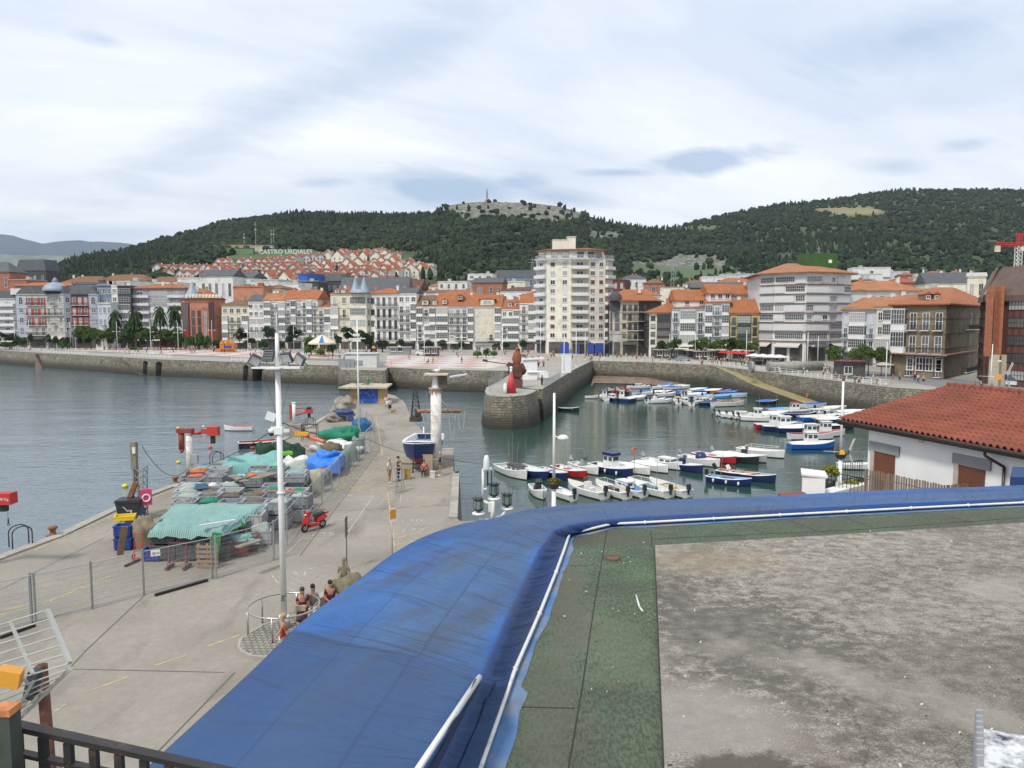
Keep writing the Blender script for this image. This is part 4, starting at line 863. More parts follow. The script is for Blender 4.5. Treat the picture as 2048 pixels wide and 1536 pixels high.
BACK=[
 (-70,28,545,420,'brick','hip','slate',6,['wwTTww']*3,'brown flats with a steep slate roof at the far left'),
 (24,60,560,400,'brick','flat','flat',1,['TTT']*4,'brick flats with an orange edged penthouse'),
 (36,150,572,380,'brick','hip','orange',2,['wTwwTw']*3,'long red brick flats behind the palace'),
 (40,100,541,500,'dark','mansard','slate',7,['wwww']*2,'dark block with a tall slate mansard roof'),
 (130,215,566,430,'beige','hip','brown',4,['wTwTwT']*3,'beige flats with a low brown roof'),
 (205,300,562,450,'beige','hip','brown',4,['wTwTwT']*3,'beige flats with recessed balconies in the middle of the terrace'),
 (295,400,566,455,'beige','hip','brown',4,['wTwTwT']*3,'beige flats with a wide brown roof at the right end of the terrace'),
 (150,228,567,330,'slateblue','flat','slate',1,['wwww']*3,'dark blue block behind the narrow blue house'),
 (232,266,563,325,'white','flat','flat',1,['HHH']*2,'white rooftop block with railings'),
 (262,360,566,340,'white','flat','flat',1,['wwwwww']*2,'low white block behind the grey flats'),
 (360,440,556,400,'white','flat','flat',1,['TwwTTw']*3,'white modern terrace with flat roofs'),
 (405,470,553,395,'white','gable','slate',4,['wwwww']*2,'white house with steep slate roof and many dormers'),
 (470,510,556,410,'white','gable','slate',3.5,['wwww']*2,'white house with grey roof beside the dormered house'),
 (505,560,560,400,'greywhite','flat','flat',1,['wTwTw']*3,'off white flats with deep balconies'),
 (522,566,578,330,'cream','hip','brown',2,['www']*2,'cream block with brown hipped roof and brick chimney stack'),
 (560,600,566,380,'white','flat','flat',1,['www']*3,'white curved penthouse block'),
 (470,530,573,325,'orange','flat','orange',1,['www']*1,'low orange attic storey on the red building'),
 (600,618,548,420,'vblue','flat','slate',1,[''],'block wrapped in vivid blue scaffold netting'),
 (575,640,563,415,'dark','flat','flat',1,['wwwww']*2,'black and white flats left of the blue netting'),
 (618,690,562,430,'dark','mansard','slate',4,['wwwwww']*2,'dark slate mansard block behind the twin spires'),
 (680,815,590,335,'slateblue','gable','slate',8,['wwwwwwww']*2,'long slate roofed school with skylights'),
 (640,720,552,470,'brick','flat','dbrown',2,['TTTT']*2,'low red brick block under the hillside houses'),
 (790,842,576,420,'maroon','gable','dbrown',5,['....'],'hall with a big dark red barn roof'),
 (845,945,585,360,'white','hip','brown',1.5,['wwwwwww']*2,'white house with dark red roof edge behind the cream house'),
 (877,935,563,460,'white','flat','flat',1,['wwww']*3,'white gabled flats with red trim at the foot of the slope'),
 (936,985,548,480,'white','flat','flat',1,['TwT']*5,'white tower with a domed roof pavilion and corner terraces'),
 (945,1005,566,400,'brick','gable','slate',3,['TTww']*3,'red brick flats in front of the white pavilion tower'),
 (985,1080,553,490,'slateblue','mansard','slate',4,['wwwwwwww']*2,'long slate mansard block left of the tall tower'),
 (1003,1050,563,430,'creamw','flat','flat',1,['TTTT']*3,'cream flats with a long roof terrace left of the tower block'),
 (1000,1080,582,350,'white','hip','dbrown',2,['wwww']*3,'old white house with a dark red roof near the tower block'),
 (870,960,592,330,'greywhite','hip','orange',2.5,['www']*2,'low house with a bright orange roof in the second row'),
 (1040,1078,592,300,'pink','hip','orange',2,['ww']*2,'pink house with an orange roof against the tower'),
 (1224,1248,560,470,'maroon','flat','slate',1,['ww']*3,'dark red block right of the tower'),
 (1240,1290,558,500,'white','hip','slate',3,['wwaw']*3,'white house with arched windows on the slope'),
 (1285,1325,567,470,'brick','hip','brown',3,['wTw']*3,'red house with white balconies on the slope'),
 (1220,1320,592,330,'white','hip','orange',3,['www']*2,'low house with skylights in its orange roof'),
 (1318,1366,574,420,'creamw','gable','orange',0.5,['.....'],'big plain cream gable house'),
 (1363,1412,568,440,'white','hip','brown',2.5,['wwww']*3,'white house with a low brown roof right of the cream gable'),
 (1340,1380,590,340,'white','hip','orange',2,['ww']*2,'small white house in front of the cream gable'),
 (1380,1500,576,360,'green','gable','slate',3,['.....'],'green walled hall with dark roof'),
 (1430,1520,566,420,'brick','hip','orange',3,['wwww']*2,'brick house with chimneys behind the green hall'),
 (1400,1470,553,560,'white','flat','flat',1,['TTTTT']*2,'stepped white terrace flats on the left of the right hill'),
 (1440,1520,548,590,'paleblue','flat','flat',1,['TTTTTT']*2,'pale blue stepped terrace flats'),
 (1700,1775,535,560,'white','flat','flat',1,['TTTTTT']*3,'tall white terraced flats stepping up the right hill'),
 (1690,1760,548,520,'white','flat','flat',1,['TTTTTT']*3,'white flats with many roof vents at the foot of the right hill'),
 (1770,1812,543,560,'paleblue','flat','flat',1,['TTTT']*3,'small pale terrace flats beside the stepped white flats'),
 (1697,1728,560,250,'green','flat','flat',1,[''],'small ivy covered green block on the lower wing roof'),
 (1725,1765,563,400,'grey','flat','flat',1,['TTT']*4,'grey flats with balconies behind the lower white wing'),
 (1790,1825,551,470,'brick','hip','red',2,['ww']*2,'brick house with a red hipped roof on the right'),
 (1820,1862,553,420,'beige','flat','flat',1,['www']*3,'beige rooftop block between two red roofed houses'),
 (1840,1890,549,470,'beige','hip','red',2.4,['www']*2,'beige house with a small red hipped roof'),
 (1888,1920,549,440,'ochre','hip','red',2.4,['ww']*2,'ochre penthouse with red pyramid roof'),
 (1845,1935,567,330,'creamw','gable','slate',5,['wwwww']*2,'long dark slate roof over cream flats'),
 (1815,1900,576,280,'beige','flat','flat',1,['wwwww']*3,'beige concrete flats behind the brown corner house'),
 (1928,1965,554,300,'cream','gable','flat',2,['ww']*3,'cream block with a white gabled roof beside the office building'),
 (1765,1830,566,380,'brick','hip','red',2.5,['wwww']*2,'brick flats with a red roof behind the lower wing'),
 (815,868,528,640,'white','flat','flat',1,['HHHHH']*2,'white flat roofed school at the end of the hillside houses'),
]
SLOPE='town buildings behind the waterfront'
for (a,b_,yt,Y,wl,rk,rm,rh,rw,lb) in BACK:
    zg=gz(XY((a+b_)/2,Y),Y+8)-1.0;top=PY(a,yt,Y).z;zg=min(zg,top-6)
    block('apartment_building' if 'flats' in lb or 'block' in lb else 'house',lb,[(a,Y),(b_,Y-3)],yt,[rw],zg=max(0,zg),wall=wl,roof=(rk,rm,rh,.5),gkind='none',group=SLOPE,depth=13,chim=2 if rk != 'flat' else 1,corn=True)

fl=[('white','hip','orange'),('creamw','hip','brown'),('greywhite','flat','flat'),('brick','hip','red'),('beige','gable','orange'),('white','gable','slate'),('pink','hip','orange'),('white','flat','flat')]
for i in range(64):
    Y=random.choice([345,375,400,440,480,520]);px=-60+i*33+random.uniform(-10,10);wpx=random.uniform(24,46);wl,rk,rm=random.choice(fl)
    if 480<px<660 and Y>460:Y=420
    zg=gz(XY(px,Y),Y+6)-1;h=random.uniform(8,13);h=min(h,max(5,PY(px,interp(px,[(0,560),(400,565),(800,572),(1000,575),(1250,575),(1400,572),(1700,560),(2050,556)]),Y).z-zg))
    block('house','small %s house with a %s roof crowded among others in the upper town' % ({'creamw':'ivory','greywhite':'off white'}.get(wl,wl),{'flat':'flat grey','slate':'dark slate'}.get(rm,rm)),[(px,Y),(px+wpx,Y-2)],0,[['w.w.w','.w.w.','w.w.w'][:max(1,int(h/4))]],zg=zg,h_=h,wall=wl,roof=(rk,rm,2.6,.5),gkind='none',group='small houses crowded in the upper town',depth=11,chim=1)

def unit(nm,label,gw,ngab,depth,wall='white',rm='red'):
    t=thing(nm,label,'house',(0,0,0),0,'red roofed houses on the hillside');mb=MB();W_=gw*ngab;H=6.5
    mb.box((0,depth/2,H/2-2),(W_,depth,H+4));
    for k in range(ngab):
        x=-W_/2+gw*(k+.5);mb.add([(x-gw/2,0,H),(x+gw/2,0,H),(x,0,H+gw*.42)],[(0,1,2)])
    for s_ in (-1,1):mb.add([(s_*W_/2,0,H),(s_*W_/2,depth,H),(s_*W_/2,depth/2,H+3)],[(0,1,2)])
    mb.build('wall',[WL[wall]],t);mb=MB()
    mb.add([(-W_/2-.4,.8,H+.2),(W_/2+.4,.8,H+.2),(W_/2+.4,depth/2,H+3.2),(-W_/2-.4,depth/2,H+3.2),(W_/2+.4,depth+.5,H-.1),(-W_/2-.4,depth+.5,H-.1)],[(0,1,2,3),(3,2,4,5)])
    for k in range(ngab):
        x=-W_/2+gw*(k+.5);e=.35
        for s_ in (-1,1):mb.add([(x,-.6,H+gw*.42+.25),(x+s_*(gw/2+.1),-.6,H-.1),(x+s_*(gw/2+.1),depth/2,H-.1),(x,depth/2,H+gw*.42+.25),(x,-.6,H+gw*.42-.1),(x+s_*(gw/2+.1),-.6,H-.4)],[(0,1,2,3),(0,1,5,4)])
    r_=mb.build('roof',[RF[rm]],t);mb=MB();mb.box((W_*.2,depth*.55,H+3.4),(.8,.8,1.8));mb.build('chimney',[WL['white']],r_)
    for k in range(ngab):
        x=-W_/2+gw*(k+.5)
        for z in (.6,3.6):
            for dx in (-.22,.22):put('w',1.0,1.5,'d',t,(x+gw*dx,0,z),0)
    return t
U1=unit('terraced_house','white hillside house with one steep red gable',8,1,11,'greywhite');U2=unit('terraced_house','pair of white hillside gables under one red roof',6.4,2,12,'greywhite');U3=unit('terraced_house','white hillside house with long plain red roof',13,1,13,'creamw')
HR=[
 (434,533,590,533,5,'baab'),(545,530,770,508,7,'bbbbcc'),(640,522,790,524,5,'cc'),(350,548,600,548,8,'aba'),(305,545,420,546,4,'ab'),(590,545,820,533,8,'bcc'),
 (500,560,640,556,5,'bba'),(560,566,700,564,5,'bb'),(700,556,850,550,6,'ccb'),(740,540,850,545,4,'cc'),(420,552,520,560,4,'ab'),(640,550,760,547,4,'cb')]
first={'a':U1,'b':U2,'c':U3};used=set()
def hill_hit(px,py,y0=380,y1=900):
    y=y0
    while y<y1:
        d=ray(px,py);t_=y/d.y;z=CAMZ+d.z*t_
        if z<=gz(d.x*t_,y)+.5:return d.x*t_,y,z
        y+=3
    return d.x*t_,y1,z
for (a,yb,c,yd,n,ks) in HR+[(330,556,480,562,5,'ab'),(420,542,600,541,7,'abb'),(460,568,620,572,6,'bc'),(600,556,760,556,7,'bcb'),(680,516,800,519,5,'cb'),(620,573,780,572,6,'cb')]:
    n=int(n*1.35)
    for i in range(n):
        k=ks[i % len(ks)];f_=(i+.5)/n;px=a+(c-a)*f_;py=yb+(yd-yb)*f_;x,y,z=hill_hit(px,py+4);px+=random.uniform(-5,5);y+=random.uniform(-6,6);rz=random.uniform(-.4,.4)-(.35 if k=='c' else 0)
        if k not in used:o=first[k];o.location=(x,y,z-.5);o.rotation_euler=(0,0,rz);used.add(k)
        else:o=dup(first[k],(x,y,z-.5),rz)

t=thing('mural_wall','long green painted retaining wall with white town name lettering on the hill','wall',(0,0,0))
a=hill_hit(545,512);A_=PY(534,512,a[1]);B_=PY(622,512,a[1]);zt=PY(534,500,a[1]).z;mb=MB();mb.box(((A_.x+B_.x)/2,a[1],(A_.z+zt)/2-1),(B_.x-A_.x,.8,zt-A_.z+3));mb.build('wall_panel',[WL['murgreen']],t)
text('lettering','CASTRO URDIALES',6.0,FRW,t,((A_.x+B_.x)/2-3,a[1]-.6,(A_.z+zt)/2+1),(math.pi/2,0,0),.1)
for k,(px,py,w_,wl,lb) in enumerate([(441,500,12,'white','small white hut at the edge of the woods'),(470,498,30,'ochre','low yellow shed with a rusty roof near the hill mural'),(510,500,34,'beige','low stone shed with a pale roof beside the hill mural'),(470,505,34,'murgreen','painted lime green low building left of the hill mural')]):
    x,y,z=hill_hit(px,py+2);t=thing('shed',lb,'shed',(x,y,z));mb=MB();mb.box((0,3,2.5),(w_,6,6));mb.build('wall',[WL[wl]],t);mb=MB();mb.box((0,3,5.7),(w_+1,7,.4),rx=.1);mb.build('roof',[RF['flat' if k % 2==0 else 'brown']],t)
for px,py,h,lb in [(512,500,28,'tallest thin radio mast on the hill above the houses'),(489,500,17,'short mast on the left of the hill masts'),(543,497,20,'left mast of a close pair on the hill'),(548,497,20,'right mast of a close pair on the hill')]:
    x,y,z=hill_hit(px,py);mb=MB();mb.tube((0,0,0),(0,0,h),.35,5,r2=.12);mb.box((0,0,h*.7),(1.4,1.4,1.6));mb.box((0,0,h*.9),(1.2,.3,.8));o=mb.build('radio_mast',[WL['grey']],None,(x,y,z));tag(o,lb,'mast','masts on the hill')
for px,py,Y,h,lb in [(1845,560,700,26,'lattice pylon at the foot of the right hill'),(1637,515,700,22,'pylon behind the large corner apartment building'),(1345,535,560,18,'thin pole on the rocky slope'),(182,512,1000,26,'distant electricity pylon before the blue mountains'),(1065,540,600,24,'thin mast left of the tower block')]:
    q=PY(px,py,Y);z0=gz(q.x,Y);zt=PY(px,py-h,Y).z if px != 182 else PY(px,483,Y).z;hh=zt-z0;mb=MB();wd_=1.6
    for sx,sy in ((-1,-1),(1,-1),(1,1),(-1,1)):mb.tube((sx*wd_,sy*wd_,0),(sx*.2,sy*.2,hh),.12,4)
    for k in range(9):
        f0=k/9;f1=(k+1)/9;r0=wd_*(1-f0)+.2*f0;r1=wd_*(1-f1)+.2*f1;mb.tube((-r0,-r0,hh*f0),(r1,-r1,hh*f1),.08,3);mb.tube((r0,-r0,hh*f0),(-r1,-r1,hh*f1),.08,3)
    mb.box((0,0,hh*.93),(5,.2,.3));mb.box((0,0,hh*.8),(6,.2,.3));o=mb.build('pylon',[WL['grey']],None,(q.x,Y,z0));tag(o,lb,'pylon')

q=PY(974,403,1178);t=thing('monument','small stone monument with a slender statue column on the rocky summit','monument',(q.x,q.y,gz(q.x,1178)-1));zz=q.z-gz(q.x,1178)+1
mb=MB();mb.box((0,0,zz/2+1),(7,7,zz+3));mb.box((0,0,zz+3.4),(4.4,4.4,3));mb.build('plinth',[WL['stone']],t)
mb=MB();mb.lathe([(1.2,0),(1.0,4),(.8,8),(1.1,8.4),(.7,9),(.8,11),(.5,12.5),(.2,13.5),(.05,14.5)],(0,0,zz+4.8),8);mb.build('statue',[M('rust_red_stone',(.25,.12,.08),.9)],t)

q=PY(2034,560,330);t=thing('tower_crane','red and white tower crane rising behind the brown office building','crane',(q.x,330,gz(q.x,330)));z0=PY(2034,492,330).z-gz(q.x,330)
def lattice(mb,a,b_,w_,n,mi=0,r=.09):
    a,b_=Vector(a),Vector(b_);d=(b_-a).normalized();x=d.orthogonal().normalized() if abs(d.z)<.9 else Vector((1,0,0));y=d.cross(x);cs=[(x+y)*w_/2,(x-y)*w_/2,(-x-y)*w_/2,(-x+y)*w_/2]
    for c in cs:mb.tube(a+c,b_+c,r,4,mi)
    for k in range(n):
        p0=a+(b_-a)*k/n;p1=a+(b_-a)*(k+1)/n
        for i in range(4):mb.tube(p0+cs[i],p1+cs[(i+1) % 4],r*.7,3,mi)
REDP=M('red_crane_paint',(.45,.03,.025),.5,.15)
mb=MB();lattice(mb,(0,0,0),(0,0,z0),2.0,26,0,.13);mb.build('mast',[WL['white']],t)
mb=MB();lattice(mb,(-10,0,z0+.6),(45,0,z0+.6),1.3,40,0,.12);lattice(mb,(0,0,z0),(0,0,z0+5.5),1.5,5,0,.14);mb.tube((0,0,z0+5.5),(-9.5,0,z0+1),.08,4);mb.tube((0,0,z0+5.5),(28,0,z0+1.2),.08,4);mb.build('jib',[REDP],t)
mb=MB();mb.box((-9,0,z0-1.2),(1.8,1.2,2.6));mb.box((1.4,0,z0-1.2),(1.4,1.3,1.8));mb.build('counterweight',[WL['cream']],t)

RZ=8.0
RQ=[P(800,1650,8.62),P(863,1536,8.62),P(915,1436,8.62),P(956,1360,8.62)];U3=sum((b_-a).length for a,b_ in zip(RQ,RQ[1:]))
def canvas_mat():
    m,t,b=pos_mat('blue_canvas',.62);b.inputs['Specular IOR Level'].default_value=.35
    uv=N(t,'ShaderNodeUVMap');g=N(t,'ShaderNodeNewGeometry');v=g.outputs['Position'];su=N(t,'ShaderNodeSeparateXYZ');L(t,uv.outputs[0],su.inputs[0]);U,V,_=su.outputs
    n1=N(t,'ShaderNodeTexNoise',i_Scale=.45,i_Detail=6,i_Roughness=.6);L(t,v,n1.inputs['Vector'])
    n2=N(t,'ShaderNodeTexNoise',i_Scale=7,i_Detail=6,i_Roughness=.7);L(t,v,n2.inputs['Vector'])
    c=mixc(t,ramp(t,n1.outputs[0],[(.35,0),(.65,1)]),(.012,.075,.27),(.035,.145,.40))
    pid=mathn(t,'FLOOR',mathn(t,'ADD',mathn(t,'MULTIPLY',U,.31),mathn(t,'MULTIPLY',V,.35)));wn_=N(t,'ShaderNodeTexWhiteNoise',noise_dimensions='1D');L(t,pid,wn_.inputs['W'])
    c=mixc(t,mathn(t,'MULTIPLY',wn_.outputs[0],.5),c,(.02,.055,.15))

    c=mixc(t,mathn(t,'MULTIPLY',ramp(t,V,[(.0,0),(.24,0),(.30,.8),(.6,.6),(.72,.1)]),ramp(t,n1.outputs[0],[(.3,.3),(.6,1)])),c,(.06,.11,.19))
    c=mixc(t,ramp(t,V,[(.0,.85),(.235,.85),(.25,0)]),c,(.012,.038,.145))  # inner slope turned from the light: its shade painted in as darker navy
    n3=N(t,'ShaderNodeTexNoise',i_Scale=.55,i_Detail=8,i_Roughness=.72);L(t,v,n3.inputs['Vector'])
    c=mixc(t,mathn(t,'MULTIPLY',ramp(t,n3.outputs[0],[(.5,0),(.68,.85)]),.8),c,(.06,.07,.075))
    c=mixc(t,mathn(t,'MULTIPLY',ramp(t,n2.outputs[0],[(.4,0),(.7,1)]),.18),c,(.02,.04,.1))
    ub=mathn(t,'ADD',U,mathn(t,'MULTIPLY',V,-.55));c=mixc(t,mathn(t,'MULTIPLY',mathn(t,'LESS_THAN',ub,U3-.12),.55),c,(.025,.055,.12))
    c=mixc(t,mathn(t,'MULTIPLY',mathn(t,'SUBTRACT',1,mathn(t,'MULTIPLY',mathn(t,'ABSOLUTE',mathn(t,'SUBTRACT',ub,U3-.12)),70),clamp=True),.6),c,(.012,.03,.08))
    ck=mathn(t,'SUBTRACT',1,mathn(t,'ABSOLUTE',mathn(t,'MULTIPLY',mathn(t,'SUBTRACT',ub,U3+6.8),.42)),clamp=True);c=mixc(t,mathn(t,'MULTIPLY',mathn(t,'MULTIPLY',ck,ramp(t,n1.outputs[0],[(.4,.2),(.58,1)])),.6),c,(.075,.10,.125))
    for s_ in (.42,.66):
        d=mathn(t,'ABSOLUTE',mathn(t,'SUBTRACT',V,s_));c=mixc(t,mathn(t,'MULTIPLY',mathn(t,'SUBTRACT',1,mathn(t,'MULTIPLY',d,160),clamp=True),.55),c,(.012,.035,.10))
    vo=N(t,'ShaderNodeTexVoronoi',i_Scale=1.7);L(t,v,vo.inputs['Vector']);sc=N(t,'ShaderNodeSeparateColor');L(t,vo.outputs['Color'],sc.inputs[0])
    rr=mathn(t,'MULTIPLY',mathn(t,'POWER',sc.outputs[0],5),.065)
    c=mixc(t,mathn(t,'LESS_THAN',vo.outputs['Distance'],rr),c,(.62,.63,.62))
    L(t,c,b.inputs['Base Color'])
    cb=N(t,'ShaderNodeCombineXYZ');L(t,mathn(t,'MULTIPLY',U,3.2),cb.inputs[0]);L(t,mathn(t,'MULTIPLY',V,1.6),cb.inputs[1])
    nw=N(t,'ShaderNodeTexNoise',i_Scale=1,i_Detail=3,i_Distortion=.8);L(t,cb.outputs[0],nw.inputs['Vector'])
    bp=N(t,'ShaderNodeBump',i_Strength=1.0,i_Distance=.17);L(t,ramp(t,V,[(.22,.3),(.3,1)]),bp.inputs['Strength']);cb2=N(t,'ShaderNodeCombineXYZ');L(t,mathn(t,'ADD',mathn(t,'MULTIPLY',U,11),mathn(t,'MULTIPLY',nw.outputs[0],4)),cb2.inputs[0]);L(t,mathn(t,'MULTIPLY',V,3),cb2.inputs[1])
    nf_=N(t,'ShaderNodeTexNoise',i_Scale=1,i_Detail=3,i_Roughness=.5);L(t,cb2.outputs[0],nf_.inputs['Vector']);L(t,mathn(t,'ADD',nw.outputs[0],mathn(t,'MULTIPLY',nf_.outputs[0],.1)),bp.inputs['Height']);L(t,bp.outputs[0],b.inputs['Normal']);return m


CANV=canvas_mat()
SEC=[((925,1640),(800,1650),(90,1720)),((962,1536),(863,1536),(262,1552)),((996,1440),(915,1436),(470,1358)),((1022,1365),(956,1360),(560,1272)),((1030,1342),(968,1345),(590,1246)),((1079,1230),(1007,1249),(700,1160)),((1112,1147),(1045,1170),(786,1101)),
       ((1130,1097),(1076,1103),(862,1061)),((1139,1069),(1104,1062),(978,1036)),((1169,1063),(1132,1050),(1048,1017)),((1223,1050),(1195,1040),(1150,1007)),((1290,1047),(1280,1033),(1260,1001)),
       ((1560,1032),(1560,1018),(1560,989)),((1822,1018),(1780,1006),(1798,977)),((2048,1007),(2048,995),(2030,969)),((2330,995),(2330,984),(2330,957))]
def sec_pts(i):
    a,b_,c=SEC[i];rz=8.62 if i<4 else {8:8.32,9:8.24,10:8.17}.get(i,8.42 if i<8 else 8.13)
    return P(*a,8.04),P(*b_,rz),P(*c,7.0)
def catmull(p0,p1,p2_,p3,f):return .5*((2*p1)+(-p0+p2_)*f+(2*p0-5*p1+4*p2_-p3)*f*f+(-p0+3*p1-3*p2_+p3)*f**3)
rowsC=[];nsub=14
PT=[sec_pts(i) for i in range(len(SEC))]
for i in range(len(SEC)-1):
    for k in range(nsub):
        f=k/nsub;row=[]
        for q in range(3):
            p0,p1,p2_,p3=PT[max(0,i-1)][q],PT[i][q],PT[i+1][q],PT[min(len(SEC)-1,i+2)][q];row.append(p1.lerp(p2_,f) if q != 2 or i<1 else catmull(p0,p1,p2_,p3,f))
        rowsC.append(row)
rowsC.append(list(PT[-1]))
mb=MB();NV=22;uvs=[];ulen=0;prev=None;vsC=[]
for ri,(a,b_,c) in enumerate(rowsC):
    if prev is not None:ulen+=(b_-prev).length
    prev=b_
    for j in range(NV+1):
        f=j/NV
        if f<.25:q=a.lerp(b_,f/.25);q.z+=-.05*math.sin(math.pi*f/.25)
        else:
            g_=(f-.25)/.75;q=b_.lerp(c,g_);am=1 if ri<9*nsub else .25;q.z+=am*(.05*math.sin(math.pi*g_)+mnoise.noise(Vector((ulen*1.6,g_*2.2,5)))*.06*math.sin(math.pi*min(1,g_*1.2))+.02*math.sin(ulen*2*math.pi/2.1)*g_)
            if g_>.93:q.z-=(g_-.93)*1.2
        vsC.append(q);uvs.append((ulen,f))
nR=len(rowsC);mb.add(vsC,[(i*(NV+1)+j,(i+1)*(NV+1)+j,(i+1)*(NV+1)+j+1,i*(NV+1)+j+1) for i in range(nR-1) for j in range(NV)],0,True)
can=thing('canopy','long faded blue canvas canopy wrapping the edge of the flat roof','awning')
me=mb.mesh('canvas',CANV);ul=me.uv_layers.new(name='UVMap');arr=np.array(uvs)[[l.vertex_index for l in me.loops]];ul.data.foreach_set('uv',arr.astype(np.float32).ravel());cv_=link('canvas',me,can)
sol=cv_.modifiers.new('thick','SOLIDIFY');sol.thickness=.02;sol.offset=-1
PIPE=M('white_plastic_pipe',(.68,.68,.66),.45,.08,3,dirt=(.3,.3,.28),dirt_amt=.3,dirt_scale=3)
pp=[PT[i][0]+Vector((0,0,.02)) for i in range(len(SEC))]
mb=MB();mb.path(pp,.022,6);
for i in range(len(pp)-1):
    n_=int((pp[i+1]-pp[i]).length/1.1)
    for k in range(n_):q=pp[i].lerp(pp[i+1],k/n_);mb.ball(q,.032,seg=6,rings=4)
mb.build('pipe',PIPE,can)
mb=MB();mb.tube(PT[1][1]+Vector((-.25,-.7,.03)),P(959,1354,8.63),.024,6);mb.build('edge_rod',PIPE,can)

mb=MB();A_=[PT[i][1] for i in (0,1,2,3)];B_=[PT[i][0] for i in (0,1,2,3)]
def flap(u,v):
    i=min(2,int(u*3));f=u*3-i;a=A_[i].lerp(A_[i+1],f);b_=B_[i].lerp(B_[i+1],f);q=a.lerp(b_,.02+v*.5);q.z-=.25*math.sin(v*math.pi)*(.4+u*.5)-.02;q.z+=mnoise.noise(Vector((u*6,v*5,3)))*.09*(.3+u);return q
mb.grid(flap,30,12);mb.build('loose_flap',M('navy_canvas',(.012,.022,.075),.6,.3,2,bump=.3),can)

bld=thing('flat_roofed_building','flat roofed building with green felt and worn concrete slab below the viewer','building')
poly=[tuple(PT[i][1].lerp(PT[i][2],.12).xy) for i in range(len(SEC))]+[(40,14),(40,-3),(-.4,-3)]
mb=MB();mb.prism(poly,0,7.7);mb.build('wall',WL['white'],bld)
FELT=M('green_roof_felt',(.09,.135,.075),.95,.3,1.2,dirt=(.085,.085,.062),dirt_amt=.55,dirt_scale=.5,bump=.6)
tf,bf=nodes_of(FELT);old=bf.inputs['Base Color'].links[0].from_socket;g=N(tf,'ShaderNodeNewGeometry');nn_=N(tf,'ShaderNodeTexNoise',i_Scale=34,i_Detail=4,i_Roughness=.8);mp_=N(tf,'ShaderNodeMapping');mp_.inputs['Scale'].default_value=(1,.35,1);L(tf,g.outputs['Position'],mp_.inputs[0]);L(tf,mp_.outputs[0],nn_.inputs['Vector'])
L(tf,mixc(tf,mathn(tf,'MULTIPLY',ramp(tf,nn_.outputs[0],[(.44,0),(.56,1)]),.62),old,(.018,.024,.016)),bf.inputs['Base Color'])
mb=MB();mb.prism(poly,7.72,RZ);felt_o=mb.build('roof_felt',FELT,bld)
def stains(t,c,v,n_a,n_b,lst):
    for (bx,by,rx_,ry_,cc_,am) in lst:
        w0=P(bx,by,RZ);sb=N(t,'ShaderNodeVectorMath',operation='SUBTRACT');L(t,v,sb.inputs[0]);sb.inputs[1].default_value=(w0.x,w0.y,RZ);mu=N(t,'ShaderNodeVectorMath',operation='MULTIPLY');L(t,sb.outputs[0],mu.inputs[0]);mu.inputs[1].default_value=(1/rx_,1/ry_,0);ln_=N(t,'ShaderNodeVectorMath',operation='LENGTH');L(t,mu.outputs[0],ln_.inputs[0])
        e_=mathn(t,'ADD',ln_.outputs['Value'],mathn(t,'ADD',mathn(t,'MULTIPLY',mathn(t,'SUBTRACT',n_a,.5),2.2),mathn(t,'MULTIPLY',mathn(t,'SUBTRACT',n_b,.5),3.4)));c=mixc(t,mathn(t,'MULTIPLY',mathn(t,'MULTIPLY',mathn(t,'SUBTRACT',1.1,e_),2.2,clamp=True),am),c,cc_)
    return c
